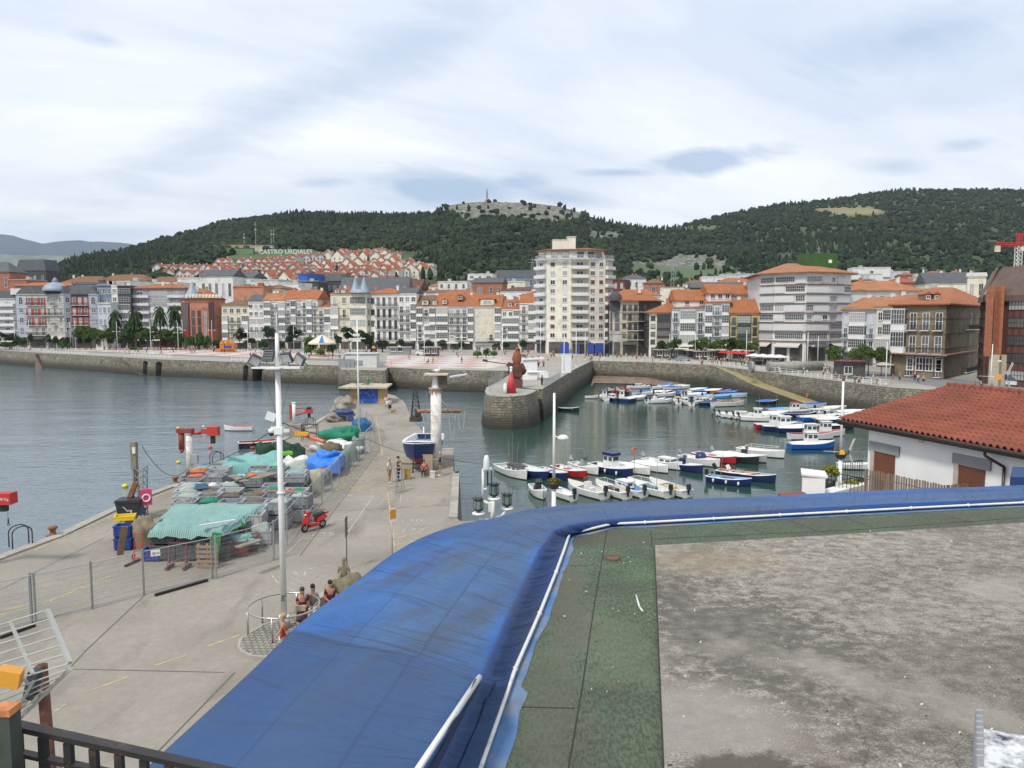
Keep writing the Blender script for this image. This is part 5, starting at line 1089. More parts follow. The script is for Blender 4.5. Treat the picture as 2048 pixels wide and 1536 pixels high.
def slab_mat():
    m,t,b=pos_mat('worn_roof_concrete',.95);g=N(t,'ShaderNodeNewGeometry');v=g.outputs['Position']
    big=N(t,'ShaderNodeTexNoise',i_Scale=.28,i_Detail=9,i_Roughness=.6,i_Distortion=.4);L(t,v,big.inputs['Vector'])
    mp=N(t,'ShaderNodeMapping');mp.inputs['Scale'].default_value=(.8,1,1);L(t,v,mp.inputs[0])
    med=N(t,'ShaderNodeTexNoise',i_Scale=6.5,i_Detail=10,i_Roughness=.82,i_Distortion=.15);L(t,mp.outputs[0],med.inputs['Vector'])
    fin=N(t,'ShaderNodeTexNoise',i_Scale=55,i_Detail=6,i_Roughness=.85);L(t,mp.outputs[0],fin.inputs['Vector'])
    c=mixc(t,ramp(t,med.outputs[0],[(.42,0),(.58,1)]),(.19,.17,.14),(.47,.43,.36))
    c=mixc(t,mathn(t,'MULTIPLY',ramp(t,fin.outputs[0],[(.44,1),(.56,0)]),ramp(t,big.outputs[0],[(.38,.95),(.58,.5)])),c,(.05,.045,.038))
    c=stains(t,c,v,big.outputs[0],med.outputs[0],((1470,1275,1.35,1.7,(.08,.075,.068),.6),(1850,1370,2.2,1.3,(.12,.11,.092),.4),(1420,1450,.75,.75,(.33,.305,.265),.75),(1440,1125,1.4,.6,(.26,.21,.13),.5),(1500,1545,.55,.22,(.07,.06,.045),.8)))
    c=mixc(t,ramp(t,big.outputs[0],[(.26,.75),(.46,0)]),c,(.085,.08,.075))
    vk=N(t,'ShaderNodeTexVoronoi',i_Scale=.35,feature='DISTANCE_TO_EDGE');va=N(t,'ShaderNodeVectorMath',operation='ADD');L(t,v,va.inputs[0]);L(t,big.outputs['Color'],va.inputs[1]);L(t,va.outputs[0],vk.inputs['Vector']);c=mixc(t,mathn(t,'MULTIPLY',mathn(t,'SUBTRACT',1,mathn(t,'MULTIPLY',vk.outputs['Distance'],260),clamp=True),.5),c,(.05,.045,.04))
    n5=N(t,'ShaderNodeTexNoise',i_Scale=.45,i_Detail=8,i_Roughness=.65);mp5=N(t,'ShaderNodeMapping');mp5.inputs['Location'].default_value=(7,3,0);L(t,v,mp5.inputs[0]);L(t,mp5.outputs[0],n5.inputs['Vector'])
    c=mixc(t,mathn(t,'MULTIPLY',ramp(t,n5.outputs[0],[(.55,0),(.66,.8)]),.8),c,(.36,.33,.28))
    c=mixc(t,mathn(t,'MULTIPLY',ramp(t,n5.outputs[0],[(.30,1),(.42,0)]),.5),c,(.20,.16,.10))
    L(t,c,b.inputs['Base Color']);bp=N(t,'ShaderNodeBump',i_Strength=.8,i_Distance=.03);L(t,mathn(t,'ADD',med.outputs[0],mathn(t,'MULTIPLY',fin.outputs[0],.5)),bp.inputs['Height']);L(t,bp.outputs[0],b.inputs['Normal']);return m
fb_=N(tf,'ShaderNodeTexNoise',i_Scale=.5,i_Detail=7);L(tf,g.outputs['Position'],fb_.inputs['Vector']);fm_=N(tf,'ShaderNodeTexNoise',i_Scale=5,i_Detail=8,i_Roughness=.75);L(tf,g.outputs['Position'],fm_.inputs['Vector']);old=bf.inputs['Base Color'].links[0].from_socket
L(tf,stains(tf,old,g.outputs['Position'],fb_.outputs[0],fm_.outputs[0],((1120,1180,.42,2.2,(.11,.105,.08),.6),(1100,1430,.42,1.4,(.10,.10,.075),.5),(1210,1075,1.3,.5,(.07,.066,.052),.7),(1700,1042,2.4,.35,(.07,.068,.052),.6),(2000,1030,1.6,.3,(.065,.062,.05),.6),(1240,1300,.4,.9,(.12,.13,.09),.4))),bf.inputs['Base Color'])
mb=MB();cpoly=[P(1310,1095,RZ).xy,P(1329,1620,RZ).xy,Vector((.9,-2.8)),Vector((39.5,-2.8)),Vector((39.5,P(2330,1032,RZ).y-1)),P(2048,1049,RZ).xy,P(1700,1072,RZ).xy]
mb.prism([tuple(p) for p in cpoly],RZ-.02,RZ+.035);mb.build('concrete_slab',slab_mat(),bld)
SEAM=M('bitumen_seam',(.018,.02,.016),.8,.3,4);mb=MB()
def rline(mb,pts,w_,z):
    for a,b_ in zip(pts,pts[1:]):
        a,b_=P(*a,z),P(*b_,z);d=(b_-a).normalized();nn=Vector((-d.y,d.x,0))*w_/2;mb.add([a+nn,a-nn,b_-nn,b_+nn],[(0,1,2,3)])
rline(mb,[(1214,1060),(1190,1200),(1165,1370),(1137,1536)],.012,RZ+.004);rline(mb,[(1302,1062),(1304,1094)],.012,RZ+.004);rline(mb,[(1304,1078),(1700,1060),(2048,1035)],.012,RZ+.004);rline(mb,[(1139,1131),(1198,1132)],.01,RZ+.004);rline(mb,[(1020,1413),(1150,1416)],.012,RZ+.004)
for x in (1470,1575,1690,1890):rline(mb,[(x,1040+(1560-x)*.03),(x+60,1062+(1560-x)*.045)],.01,RZ+.004)
rline(mb,[(1309,1094),(1328,1560)],.014,RZ+.038)
mb.build('felt_seam',SEAM,bld)
MEMB=M('blue_grey_membrane',(.07,.16,.33),.7,.3,2.5,dirt=(.22,.22,.20),dirt_amt=.55,dirt_scale=1.6);mb=MB()
ins=[]
for i in range(len(pp)-1):
    d=(pp[min(i+1,len(pp)-1)]-pp[max(0,i-1)]).normalized();nn=Vector((d.y,-d.x,0))
    for k in range(6):f=k/6;q=pp[i].lerp(pp[i+1],f);ins.append((q-nn*.03,q+nn*(.10+.045*mnoise.noise(q*2.5)+(.08 if i<3 else 0))))
for (a,b_),(c,d) in zip(ins,ins[1:]):mb.add([(a.x,a.y,RZ+.006),(b_.x,b_.y,RZ+.006),(d.x,d.y,RZ+.006),(c.x,c.y,RZ+.006)],[(0,1,2,3)])
mb.build('membrane_edge',MEMB,bld)
q=P(1225,1117,RZ+.005);mb=MB();mb.lathe([(.055,.012),(.06,.012),(.10,.02),(.105,.0)],q,20);mb.lathe([(0,.006),(.06,.01)],q,20)
for k in range(16):a=k*math.pi/8;mb.box(q+Vector((math.cos(a)*.1,math.sin(a)*.1,.015)),(.02,.012,.02),0,a)
o=mb.build('roof_drain',M('rusty_drain',(.16,.08,.055),.8,.3,9));tag(o,'small round rusty drain cover in the green roof felt','drain')
mb=MB();a,b_,c=P(1272,1190,RZ+.03),P(1279,1214,RZ+.03),P(1285,1222,RZ+.03);mb.path([a,b_,c],.012,6);o=mb.build('bent_rod',PIPE);tag(o,'short bent white rod lying on the green roof felt','rod')
mb=MB();q0=P(1960,1456,RZ+.5)
zt=RZ+.45;mb.prism([tuple(P(1962,1456,zt).xy),tuple(P(2075,1476,zt).xy),tuple(P(2085,1640,zt).xy),tuple(P(1948,1640,zt).xy)],zt-.06,zt)
PAN=M('mouldy_white_panel',(.60,.61,.62),.8,.08,5,dirt=(.03,.032,.05),dirt_amt=.62,dirt_scale=7)
t=thing('vent_cover','white slatted cover spotted with black mould at the bottom right corner','vent cover');mb.build('top_panel',PAN,t)
mb=MB();e0=P(1951,1500,RZ+.1)
for k in range(9):a=P(1948,1470+k*12,zt-.12);mb.box((a.x+.03,a.y,a.z),(.05,.02,.4))
mb.prism([tuple(P(1968,1462,zt).xy),tuple(P(2070,1480,zt).xy),tuple(P(2075,1630,zt).xy),tuple(P(1962,1630,zt).xy)],RZ+.036,zt-.08);mb.build('slatted_side',WL['grey'],t)

mb=MB()
for k in range(120):
    px=random.uniform(1040,2048);py=random.uniform(1050,1536) if random.random()<.6 else random.uniform(1040,1130);q=P(px,py,RZ+.04)
    if py<1040+(2048-px)*.05:continue
    s_=random.choice([.004,.006,.008,.013]);a=random.uniform(0,3.14);mb.box(q,(s_*random.uniform(1,3),s_,.01),random.choice([0,0,1]),a)
o=mb.build('roof_debris',[M('lime_flake',(.6,.6,.56),.9),M('dead_leaf',(.09,.06,.035),.9)]);tag(o,'pale flakes and small dark leaves scattered over the flat roof','debris',kind='stuff')

hs=thing('white_house','white house with red clay tile roof and brown roller shutters','house')
EA=P(1678,838,7.57).xy;ED=(P(2048,905,7.57).xy-EA).normalized();EN=Vector((-ED.y,ED.x));EN=EN if EN.x>0 else -EN
pitchr=.215
TILE=tile_mat('clay_pantiles',(.15,.042,.025),(.25,.070,.04),(.11,.06,.042),.2,0)
for n_ in list(TILE.node_tree.nodes):
    if n_.type=='BUMP':TILE.node_tree.nodes.remove(n_)
mb=MB();Lr=15.0;Wr=5.35;tw=.24;tl=.36
ncol=int(Lr/tw);nrow=int(Wr/tl)
vs=[];fs=[]
def rp(s,r,h):q=EA+ED*s+EN*r;return (q.x,q.y,7.57+r*pitchr+h)
for i in range(ncol):
    for j in range(nrow+1):
        s0_=i*tw;r0=j*tl-.04;r1=r0+tl+.03;jit=random.uniform(-.006,.006);prof=[(0,.0),(.14,.055),(.3,.085),(.46,.075),(.6,.035),(.72,.0),(.86,-.012),(1,.0)]
        o_=len(mb.v)
        for (u,h) in prof:mb.v.append(rp(s0_+u*tw,r0,h+.035+jit))
        for (u,h) in prof:mb.v.append(rp(s0_+u*tw,r1,h+jit))
        for (u,h) in prof:mb.v.append(rp(s0_+u*tw,r0,h+.008+jit))
        k_=len(prof)
        for a in range(k_-1):mb.f+=[(o_+a,o_+a+1,o_+k_+a+1,o_+k_+a),(o_+2*k_+a,o_+2*k_+a+1,o_+a+1,o_+a)];mb.m+=[0,0];mb.sm+=[True,False]
rf_=mb.build('roof',TILE,hs)
mb=MB()
for i in range(int(Lr/.4)):
    a=rp(i*.4,Wr-.05,.06);b_=rp(i*.4+.42,Wr-.05,.085);mb.tube(a,b_,.13,8,0,.115)
mb.build('ridge_tile',TILE,rf_)
mb=MB();a,b_,c,d=rp(-.0,0,-.04),rp(Lr,0,-.04),rp(Lr,Wr,-.04),rp(0,Wr,-.04);q=EA+ED*0+EN*(Wr*2+.1);q2=q+ED*Lr
mb.add([a,b_,c,d,(q.x,q.y,7.5),(q2.x,q2.y,7.5)],[(0,1,2,3),(3,2,5,4)]);mb.add([(p[0],p[1],p[2]-.1) for p in (a,b_,c,d)],[(0,3,2,1)]);mb.build('roof_underside',TILE,rf_)
GUT=M('brown_gutter',(.035,.018,.016),.4,.15)
mb=MB();a,b_=Vector(rp(-.02,-.07,-.05)),Vector(rp(Lr,-.07,-.05));mb.tube(a,b_,.075,8);a2,b2=Vector(rp(-.02,.0,-.16)),Vector(rp(Lr,.0,-.16));mb.tube(a2,b2,.055,6);mb.build('gutter',GUT,hs)
WI=.42;WS=1.15
W0=EA+EN*WI+ED*WS;WH=M('house_white_render',(.74,.74,.73),.85,.06,.7,dirt=(.5,.5,.49),dirt_amt=.25,dirt_scale=.5)
mb=MB();c1_,c2_,c3_,c4_=W0,W0+ED*14,W0+ED*14+EN*9.8,W0+EN*9.8;mb.prism([tuple(c) for c in (c1_,c2_,c3_,c4_)],0,7.5)
g1=W0+EN*(Wr-WI);mb.add([(*c1_,7.5),(*c4_,7.5),(*g1,7.5+Wr*pitchr)],[(0,1,2)]);mb.build('wall',WH,hs)
def wall_at(px):
    k=(px-1024)/1536;s=(k*W0.y-W0.x)/(ED.x-k*ED.y);return s
def wz(px,py):s=wall_at(px);q=W0+ED*s;return PY(px,py,q.y).z
angw=math.atan2(ED.y,ED.x);SLAT=M('brown_roller_slats',(.17,.06,.03),.6,.15,1)
for (x0,x1,yt,yb,lx0,lx1,lt,lb_) in ((1759,1800,898,1000,1748,1809,881,899),(1931,1984,926,1030,1918,1996,909,929)):
    s0_,s1_=wall_at(x0),wall_at(x1);zt=wz((x0+x1)/2,(yt+902 if 0 else yt+8));zb=zt-2.0;q=W0+ED*(s0_+s1_)/2;wn=thing('window',None,None);wn.parent=hs;wn.location=(q.x,q.y,0);wn.rotation_euler=(0,0,angw)
    wdt=s1_-s0_;mb=MB();n_=int(2.0/.055)
    for k in range(n_):mb.box((0,-.02,zb+.0275+k*.055),(wdt,.03,.046))
    mb.build('roller_shutter',SLAT,wn)
    mb=MB();mb.box((-wdt/2-.09,-.02,(zt+zb)/2),(.18,.10,zt-zb));mb.build('jamb',M('pinkish_stone_jamb',(.42,.34,.31),.8,.15,3),wn)
    l0,l1=wall_at(lx0),wall_at(lx1);m_=(l0+l1)/2-(s0_+s1_)/2;mb=MB();mb.box((m_,-.03,zt+.17),(l1-l0,.08,.34));mb.build('lintel',M('grey_painted_lintel',(.25,.25,.26),.8,.08),wn)
q=W0+ED*wall_at(1851);zv=wz(1851,880);mb=MB();mb.lathe([(0,.05),(.09,.05),(.12,.02),(.12,0)],(0,0,0),14);o=mb.build('round_vent',WL['cream'],hs,(q.x-EN.x*.01,q.y-EN.y*.01,zv));o.rotation_euler=(math.pi/2,0,angw)
s_=wall_at(2025);q=W0+ED*s_;z0=wz(2008,895);z1=wz(2025,915);mb=MB();qa=EA+ED*(wall_at(2002)+WS);mb.path([(qa.x,qa.y,7.42),(qa.x,qa.y,7.25),(q.x-EN.x*.08,q.y-EN.y*.08,6.95),(q.x-EN.x*.08,q.y-EN.y*.08,4)],.045,8);mb.build('downpipe',GUT,hs)

WT=M('terrace_white',(.72,.72,.70),.85,.06);ter=thing('terrace','small white walled terrace with stone pier beside the white house','terrace')
A_=P(1605,950,5.9);B_=P(1651,956,5.9);mb=MB();dd=Vector((.35,.94));mb.prism([tuple(A_.xy),tuple(B_.xy),tuple(B_.xy+dd*.9),tuple(A_.xy+dd*.9)],0,5.9);mb.prism([tuple(A_.xy+Vector((-.06,-.06))),tuple(B_.xy+Vector((.06,-.06))),tuple(B_.xy+dd*.98),tuple(A_.xy+dd*.98+Vector((-.06,0)))],5.9,5.97);mb.build('pier',WT,ter)
C_=P(1735,968,5.2);D_=P(1655,988,5.2);mb=MB();mb.prism([tuple(D_.xy),tuple(C_.xy),tuple(C_.xy+Vector((.3,.9))),tuple(D_.xy+Vector((.3,.9)))],0,5.2);mb.build('parapet',WT,ter)
E_=P(1640,1000,4.6);mb=MB();mb.prism([tuple(P(1640,1000,4.6).xy),tuple(P(1800,1010,4.6).xy),tuple(P(1740,958,4.6).xy),tuple(P(1650,965,4.6).xy)],0,4.6);mb.build('floor',WL['beige'],ter)
def iron_rail(name,label,pts,h,mat=IRON,step=.13,r_=.012,zc=None,scroll=True):
    mb=MB()
    for a,b_ in zip(pts,pts[1:]):
        a,b_=Vector(a),Vector(b_);mb.tube(a+Vector((0,0,h)),b_+Vector((0,0,h)),r_*1.5,6);mb.tube(a+Vector((0,0,.08)),b_+Vector((0,0,.08)),r_*1.2,5);n_=max(2,int((b_-a).length/step))
        for k in range(n_+1):
            q=a.lerp(b_,k/n_);mb.tube(q,q+Vector((0,0,h)),r_,4)
            if scroll and k % 3==1:mb.torus(q+Vector((0,0,h*.72)),.04,r_*.6,8,3,0,'Y')
    o=mb.build(name,mat);tag(o,label,'railing');return o
iron_rail('railing','black wrought iron railing sloping away from the white terrace pier',[P(1640,985,4.95),P(1738,1005,4.75)],.85)
iron_rail('railing','short black iron railing between the lamp post and white house',[P(1685,963,5.2),P(1723,958,5.2)],.75)
FW=M('weathered_slat_wood',(.20,.155,.115),.9,.35,2.5,stretch=(3,3,.6));t=thing('slat_fence','weathered vertical wooden slat fence in front of the white house','fence')
fp=[P(1731,938,6.15),P(1889,971,6.15),P(2020,963,6.15)];mb=MB()
for a,b_ in zip(fp,fp[1:]):
    n_=int((b_-a).length/.095);d=(b_-a).normalized();aa=math.atan2(d.y,d.x)
    for k in range(n_):q=a.lerp(b_,k/n_);hh=random.uniform(1.32,1.42);mb.box((q.x+random.uniform(-.01,.01),q.y+random.uniform(-.015,.015),6.15-hh/2+random.uniform(-.02,.03)),(.062,.018,hh),0,aa)
mb.build('slat',FW,t);mb=MB();
for a,b_ in zip(fp,fp[1:]):
    for z in (-.25,-1.1):mb.tube(a+Vector((0,.03,z)),b_+Vector((0,.03,z)),.025,4)
mb.build('rail',FW,t)

mb=MB();A_=P(2019,976,7.0);mb.prism([(A_.x,A_.y),(A_.x+2.5,A_.y-.3),(A_.x+3.2,A_.y+1.2),(A_.x*1.07+.05,A_.y*1.07)],6.4,7.30);o=mb.build('tarpaulin_box',CANV);tag(o,'blue canvas covered box at the far end of the canopy','cover')
mb=MB();A_=P(1556,986,5.3);B_=P(1606,983,5.3);mb.prism([tuple(A_.xy),tuple(B_.xy),tuple(B_.xy+Vector((0,-2))),tuple(A_.xy+Vector((0,-2)))],5.0,5.3);o=mb.build('low_roof',TILE);tag(o,'sliver of a low red tiled roof left of the white terrace pier','roof')

RAILM=M('black_flaking_rail',(.022,.02,.02),.45,.2,6,dirt=(.14,.07,.04),dirt_amt=.25,dirt_scale=12)
t=thing('balcony_railing','black steel balcony railing in the bottom left corner','railing')
RA=PY(28,1450,3.0);RB=PY(470,1548,3.0*1.02);d=(RB-RA);RB=RA+d*1.25;d=RB-RA;mb=MB();mb.box((RA+RB)/2,(d.length,.05,.022),0,math.atan2(d.y,d.x),1,0,-math.asin(d.z/d.length));mb.build('top_rail',RAILM,t)
n_=11
for k in range(n_+1):
    q=RA.lerp(RB,(k+.12)/n_);mb=MB();mb.box((q.x,q.y,q.z-.62),(.03,.03,1.2));mb.build('baluster',RAILM,t)
mb=MB();dz=Vector((0,0,-.115));mb.box((RA+RB)/2+dz,(d.length,.035,.016),0,math.atan2(d.y,d.x),1,0,-math.asin(d.z/d.length));mb.build('middle_rail',RAILM,t)
q=PY(12,1424,2.9);mb=MB();mb.box((q.x,q.y,q.z-.75),(.07,.07,1.5));p_=mb.build('post',M('green_black_post',(.05,.06,.05),.5,.3,8),t);mb=MB();mb.box((q.x,q.y,q.z+.012),(.08,.08,.025),0,0,.9);mb.build('post_cap',M('rusty_orange_cap',(.42,.16,.06),.8,.4,14),p_)
def aerial(loc,s,yaw,roll,label,wirecol,yel,extra=True):
    t=thing('tv_aerial',label,'aerial',loc,yaw);al=wirecol
    for sg in (1,-1):
        mb=MB();n_=7
        for k in range(n_+1):
            r=.06+.30*k/n_;c=(-.0-.35*r*1.0,0,sg*r);mb.tube((c[0]*s,-.30*s,c[2]*s),(c[0]*s,.30*s,c[2]*s),.0035*s*1.6,5)
        for y in (-.30,0,.30):mb.box((-.075*s,y*s,sg*.21*s),(.012*s,.03*s,.36*s),0,0,1,0,-sg*.34)
        mb.build('reflector',al,t)
    mb=MB();mb.tube((-.02*s,0,0),(.62*s,0,0),.009*s,6);
    for k in range(5):x=.25+.08*k;mb.tube((x*s,-.07*s,0),(x*s,.07*s,0),.004*s,4);mb.tube((x*s,-.04*s,.03*s),(x*s,.04*s,.03*s),.004*s,4)
    mb.build('boom',al,t)
    mb=MB();mb.box((.16*s,0,.0),(.14*s,.12*s,.13*s),0,0,.7);mb.build('dipole_box',yel,t);mb=MB();mb.box((0,0,0),(.06*s,.06*s,.14*s));mb.tube((0,.02*s,-.05*s),(-.08*s,.02*s,-.05*s),.012*s,5);mb.build('clamp',M('dark_plastic_clamp',(.04,.05,.06),.5),t)
    t.rotation_euler=(roll,0,yaw);return t
ALU=M('aluminium_rods',(.60,.58,.52),.4,.1,4,metal=.6);YB=M('yellow_plastic',(.60,.28,.03),.45,.1)
t=thing('tv_aerial','large television aerial with yellow box beside the rusty pole','aerial')
ALUL=M('grey_aluminium_bar',(.42,.43,.40),.45,.12,4,metal=.4)
for nm,L0,L1,R0,R1,n_ in (('reflector',PY(-60,1268,4.1),PY(-14,1372,3.85),PY(95,1220,4.1),PY(140,1326,3.85),6),('reflector',PY(-14,1392,3.85),PY(-40,1540,4.1),PY(141,1337,3.85),PY(28,1448,4.1),9)):
    mb=MB()
    for k in range(n_+1):a=L0.lerp(L1,k/n_);b_=R0.lerp(R1,k/n_);mb.tube(a,b_,.0045,5)
    d=(R1-R0);mb.box((R0+R1)/2,(.012,.02,.001),0);mb.tube(R0,R1,.014,4);mb.tube(L0.lerp(R0,.52),L1.lerp(R1,.52),.010,4);mb.tube(L0,L1,.012,4);mb.build(nm,ALUL,t)
mb=MB();q=PY(18,1352,3.75);mb.box(q,(.13,.10,.075),0,.3,.8,0,.35);mb.box(q+Vector((-.07,0,-.01)),(.08,.07,.06),0,.3);mb.build('dipole_box',YB,t)
mb=MB();q2=PY(66,1368,3.95);mb.box(q2,(.05,.06,.15),0,0,1,0,.25);mb.build('clamp',M('dark_plastic_clamp',(.04,.05,.06),.5),t)
mb=MB();mb.path([q+Vector((-.12,0,.02)),q+Vector((.04,.03,-.02)),q2+Vector((0,0,-.02)),PY(92,1390,4.0),PY(103,1376,4.0)],.008,6);mb.tube(q2+Vector((0,0,-.06)),PY(30,1430,4.05),.006,5);mb.build('boom',ALU,t)
a=PY(83,1330,4.05);mb=MB();mb.tube((a.x,a.y,a.z),(a.x+.05,a.y,7.9),.03,10);o=mb.build('rusty_pole',M('rusty_pole_paint',(.13,.05,.035),.75,.35,5,bump=.3));tag(o,'rusty brown pole carrying the large television aerial','pole')
q=PY(1697,905,26.5);aerial(tuple(q),1.3,R(160),R(10),'pale television aerial fixed to the corner of the white house',ALU,YB)
q=PY(2012,742+12,60);aerial((q.x,60,q.z),3.0,R(150),R(0),'white grid aerial standing behind the tiled roof at right',ALU,YB)

WPOLE=M('white_pole_paint',(.70,.71,.70),.45,.06,2,dirt=(.42,.40,.36),dirt_amt=.2,dirt_scale=1.5);RUST=M('rust',(.20,.085,.04),.85,.45,4);STEEL=M('galvanised_steel',(.30,.315,.325),.45,.12,3,metal=.5);STL=M('brushed_steel',(.45,.43,.40),.3,.1,3,metal=.85)
RUSTW=M('rusting_white_paint',(.66,.65,.61),.6,.08,3,dirt=(.27,.12,.05),dirt_amt=.42,dirt_scale=1.3);REDR=M('red_paint_rusting',(.42,.04,.03),.55,.15,3,dirt=(.16,.06,.04),dirt_amt=.4,dirt_scale=2);BLK=M('black_rubber',(.016,.016,.017),.6,.2)
LAMPG=M('lamp_glass',(.62,.64,.64),.2,.05);CONK=M('rough_concrete_block',(.26,.24,.2),.9,.3,2,bump=.5)

b0=P(569,1262);t=thing('light_mast','tall white floodlight mast standing inside the round steel rail','mast',tuple(b0));hb=PY(567,622,b0.y).z
zt=PY(567,735,b0.y).z;mb=MB();mb.tube((0,0,.55),(0,0,zt),.112,14,0,.095);mb.tube((0,0,zt),(0,0,hb-.8),.095,12,0,.06);mb.tube((0,0,hb-.8),(0,0,hb),.035,8,0,.01);mb.tube((0,0,.55),(0,0,.60),.19,14);mb.tube((0,0,zt*.53),(0,0,zt*.53+.05),.15,12);mb.build('pole',WPOLE,t)
mb=MB();mb.tube((0,0,0),(0,0,.55),.19,16);mb.build('base_sleeve',STL,t)
mb=MB();mb.box((0,0,zt),(1.72,.55,.06));mb.box((0,0,zt),(.5,1.2,.05));mb.build('platform',WPOLE,t)
FLD=M('grey_floodlight',(.06,.07,.08),.5,.15);FLG=M('floodlight_glass',(.35,.37,.36),.2,.3)
for (dx,dz,ry,rz_,sc) in ((-.78,.26,.5,.35,1.0),(-.30,.42,.0,2.9,1.0),(.34,.36,-.1,-.15,.95),(.82,.30,-.85,-.8,.9)):
    mb=MB();mb.box((0,0,0),(.42*sc,.13,.42*sc),0,0,.9);mb.add([(-.17*sc,-.075,-.17*sc),(.17*sc,-.075,-.17*sc),(.17*sc,-.075,.17*sc),(-.17*sc,-.075,.17*sc)],[(0,1,2,3)],1)
    for k in range(4):mb.box((0,.07,(-.15+.1*k)*sc),(.36*sc,.05,.02))
    mb.tube((0,0,-.2*sc),(0,0,-.38*sc),.02,5);o=mb.build('floodlight',[FLD,FLG],t,(dx,-.05,zt+dz));o.rotation_euler=(.5,ry,rz_)
zc=PY(567,862,b0.y).z;mb=MB();mb.box((-.15,0,zc+.1),(.3,.1,.1));mb.tube((-.28,-.02,zc+.08),(-.28,-.02,zc-.06),.1,12,0,.11);mb.box((.2,-.05,zc+.02),(.34,.1,.11),0,.2);mb.box((0,0,zc+.02),(.3,.3,.25));mb.build('camera_bracket',WPOLE,t);mb=MB();mb.ball((-.28,-.02,zc-.08),.095,.095,.11);mb.build('dome_camera',BLK,t)
mb=MB();mb.box((-.3,0,PY(556,833,b0.y).z),(.34,.06,.3),0,.25,1,.0,.35);mb.build('panel_antenna',WPOLE,t)
mb=MB()
for dx,zz in ((-.56,PY(540,735,b0.y).z),(-.15,zt),(.12,zt),(.48,PY(590,745,b0.y).z)):mb.tube((dx,.0,zz),(.02 if dx>0 else -.02,0,PY(567,845,b0.y).z),.007,4)
mb.tube((-.12,0,zt),(-.02,0,hb),.005,4);mb.tube((.25,0,zt),(.02,0,hb),.005,4);mb.build('stay_cable',BLK,t)
gf_=text('graffiti','SPL',.2,IRON,t,(.03,-.125,1.3),(math.pi/2,R(-75),0),.001)

t=thing('ring_rail','round brushed steel handrail circling the tall white mast','railing',tuple(b0));rr=1.28;mb=MB();mb.torus((0,0,.98),rr,.036,48,8);mb.build('ring',STL,t)
for a in (205,268,328,85,145,25):mb=MB();x,y=rr*math.cos(R(a)),rr*math.sin(R(a));mb.tube((x,y,0),(x,y,.97),.034,8);mb.build('post',STL,t)

COBB=paving('cobbles',(.30,.28,.24));tcb,bcb=nodes_of(COBB);old=bcb.inputs['Base Color'].links[0].from_socket;g=N(tcb,'ShaderNodeNewGeometry');br=N(tcb,'ShaderNodeTexBrick',i_Scale=1,i_Mortar_Size=.018,i_Brick_Width=.22,i_Row_Height=.22);br.inputs['Color1'].default_value=(1,1,1,1);br.inputs['Color2'].default_value=(.8,.8,.8,1);br.inputs['Mortar'].default_value=(.25,.25,.2,1)
L(tcb,g.outputs['Position'],br.inputs['Vector']);L(tcb,mixc(tcb,1.0,old,br.outputs['Color'],'MULTIPLY'),bcb.inputs['Base Color'])
isl=[p2(*q,.1) for q in ((474,1292),(478,1277),(492,1268),(525,1248),(600,1225),(660,1212),(720,1250),(600,1340),(545,1316),(500,1311),(482,1303))]
mb=MB();mb.prism(isl,0,.1);struct('kerb',mb,CURB);mb=MB();cc=sum((Vector(p) for p in isl),Vector((0,0)))/len(isl);mb.prism([tuple(cc+(Vector(p)-cc)*.93) for p in isl],.09,.106);struct('cobble_island',mb,COBB)

def t_lamp(px,py,ptop,label,arms=1,group='white promenade lamp posts',flood=False,name='lamp_post',Y=None,head=.7):
    b_=PQ(px,py) if Y is None else Vector((XY(px,Y),Y,0));zt_=PY(px,ptop,b_.y).z;t=thing(name,label,'lamp post',tuple(b_),0,group);mb=MB();mb.tube((0,0,0),(0,0,zt_),.10,8,0,.055);mb.tube((0,0,0),(0,0,.5),.15,8);mb.build('pole',WPOLE,t)
    if arms:
        for s_ in ((-1,1) if arms==2 else (1,) if arms==1 else (-1,)):
            mb=MB();mb.tube((0,0,zt_*head),(s_*1.0,-.1,zt_*head+.08),.035,5);mb.lathe([(.0,.16),(.22,.12),(.34,0),(.3,-.04),(0,-.06)],(s_*1.15,-.1,zt_*head),10);mb.build('lamp_head',LAMPG,t)
    return t
t=t_lamp(718,868,640,'tall white mast with a crossarm standing beyond the wire fence',0,None,name='light_mast');z_=PY(718,677,t.location.y).z
mb=MB();mb.box((0,0,z_),(1.6,.2,.08));mb.tube((-.1,0,z_+.05),(-.9,0,z_+.7),.04,4);mb.tube((0,0,z_+.5),(-.8,-.1,z_+2.2),.02,4);mb.box((-.1,0,z_+.35),(.6,.4,.25),0,.3);mb.build('crossarm',WPOLE,t)

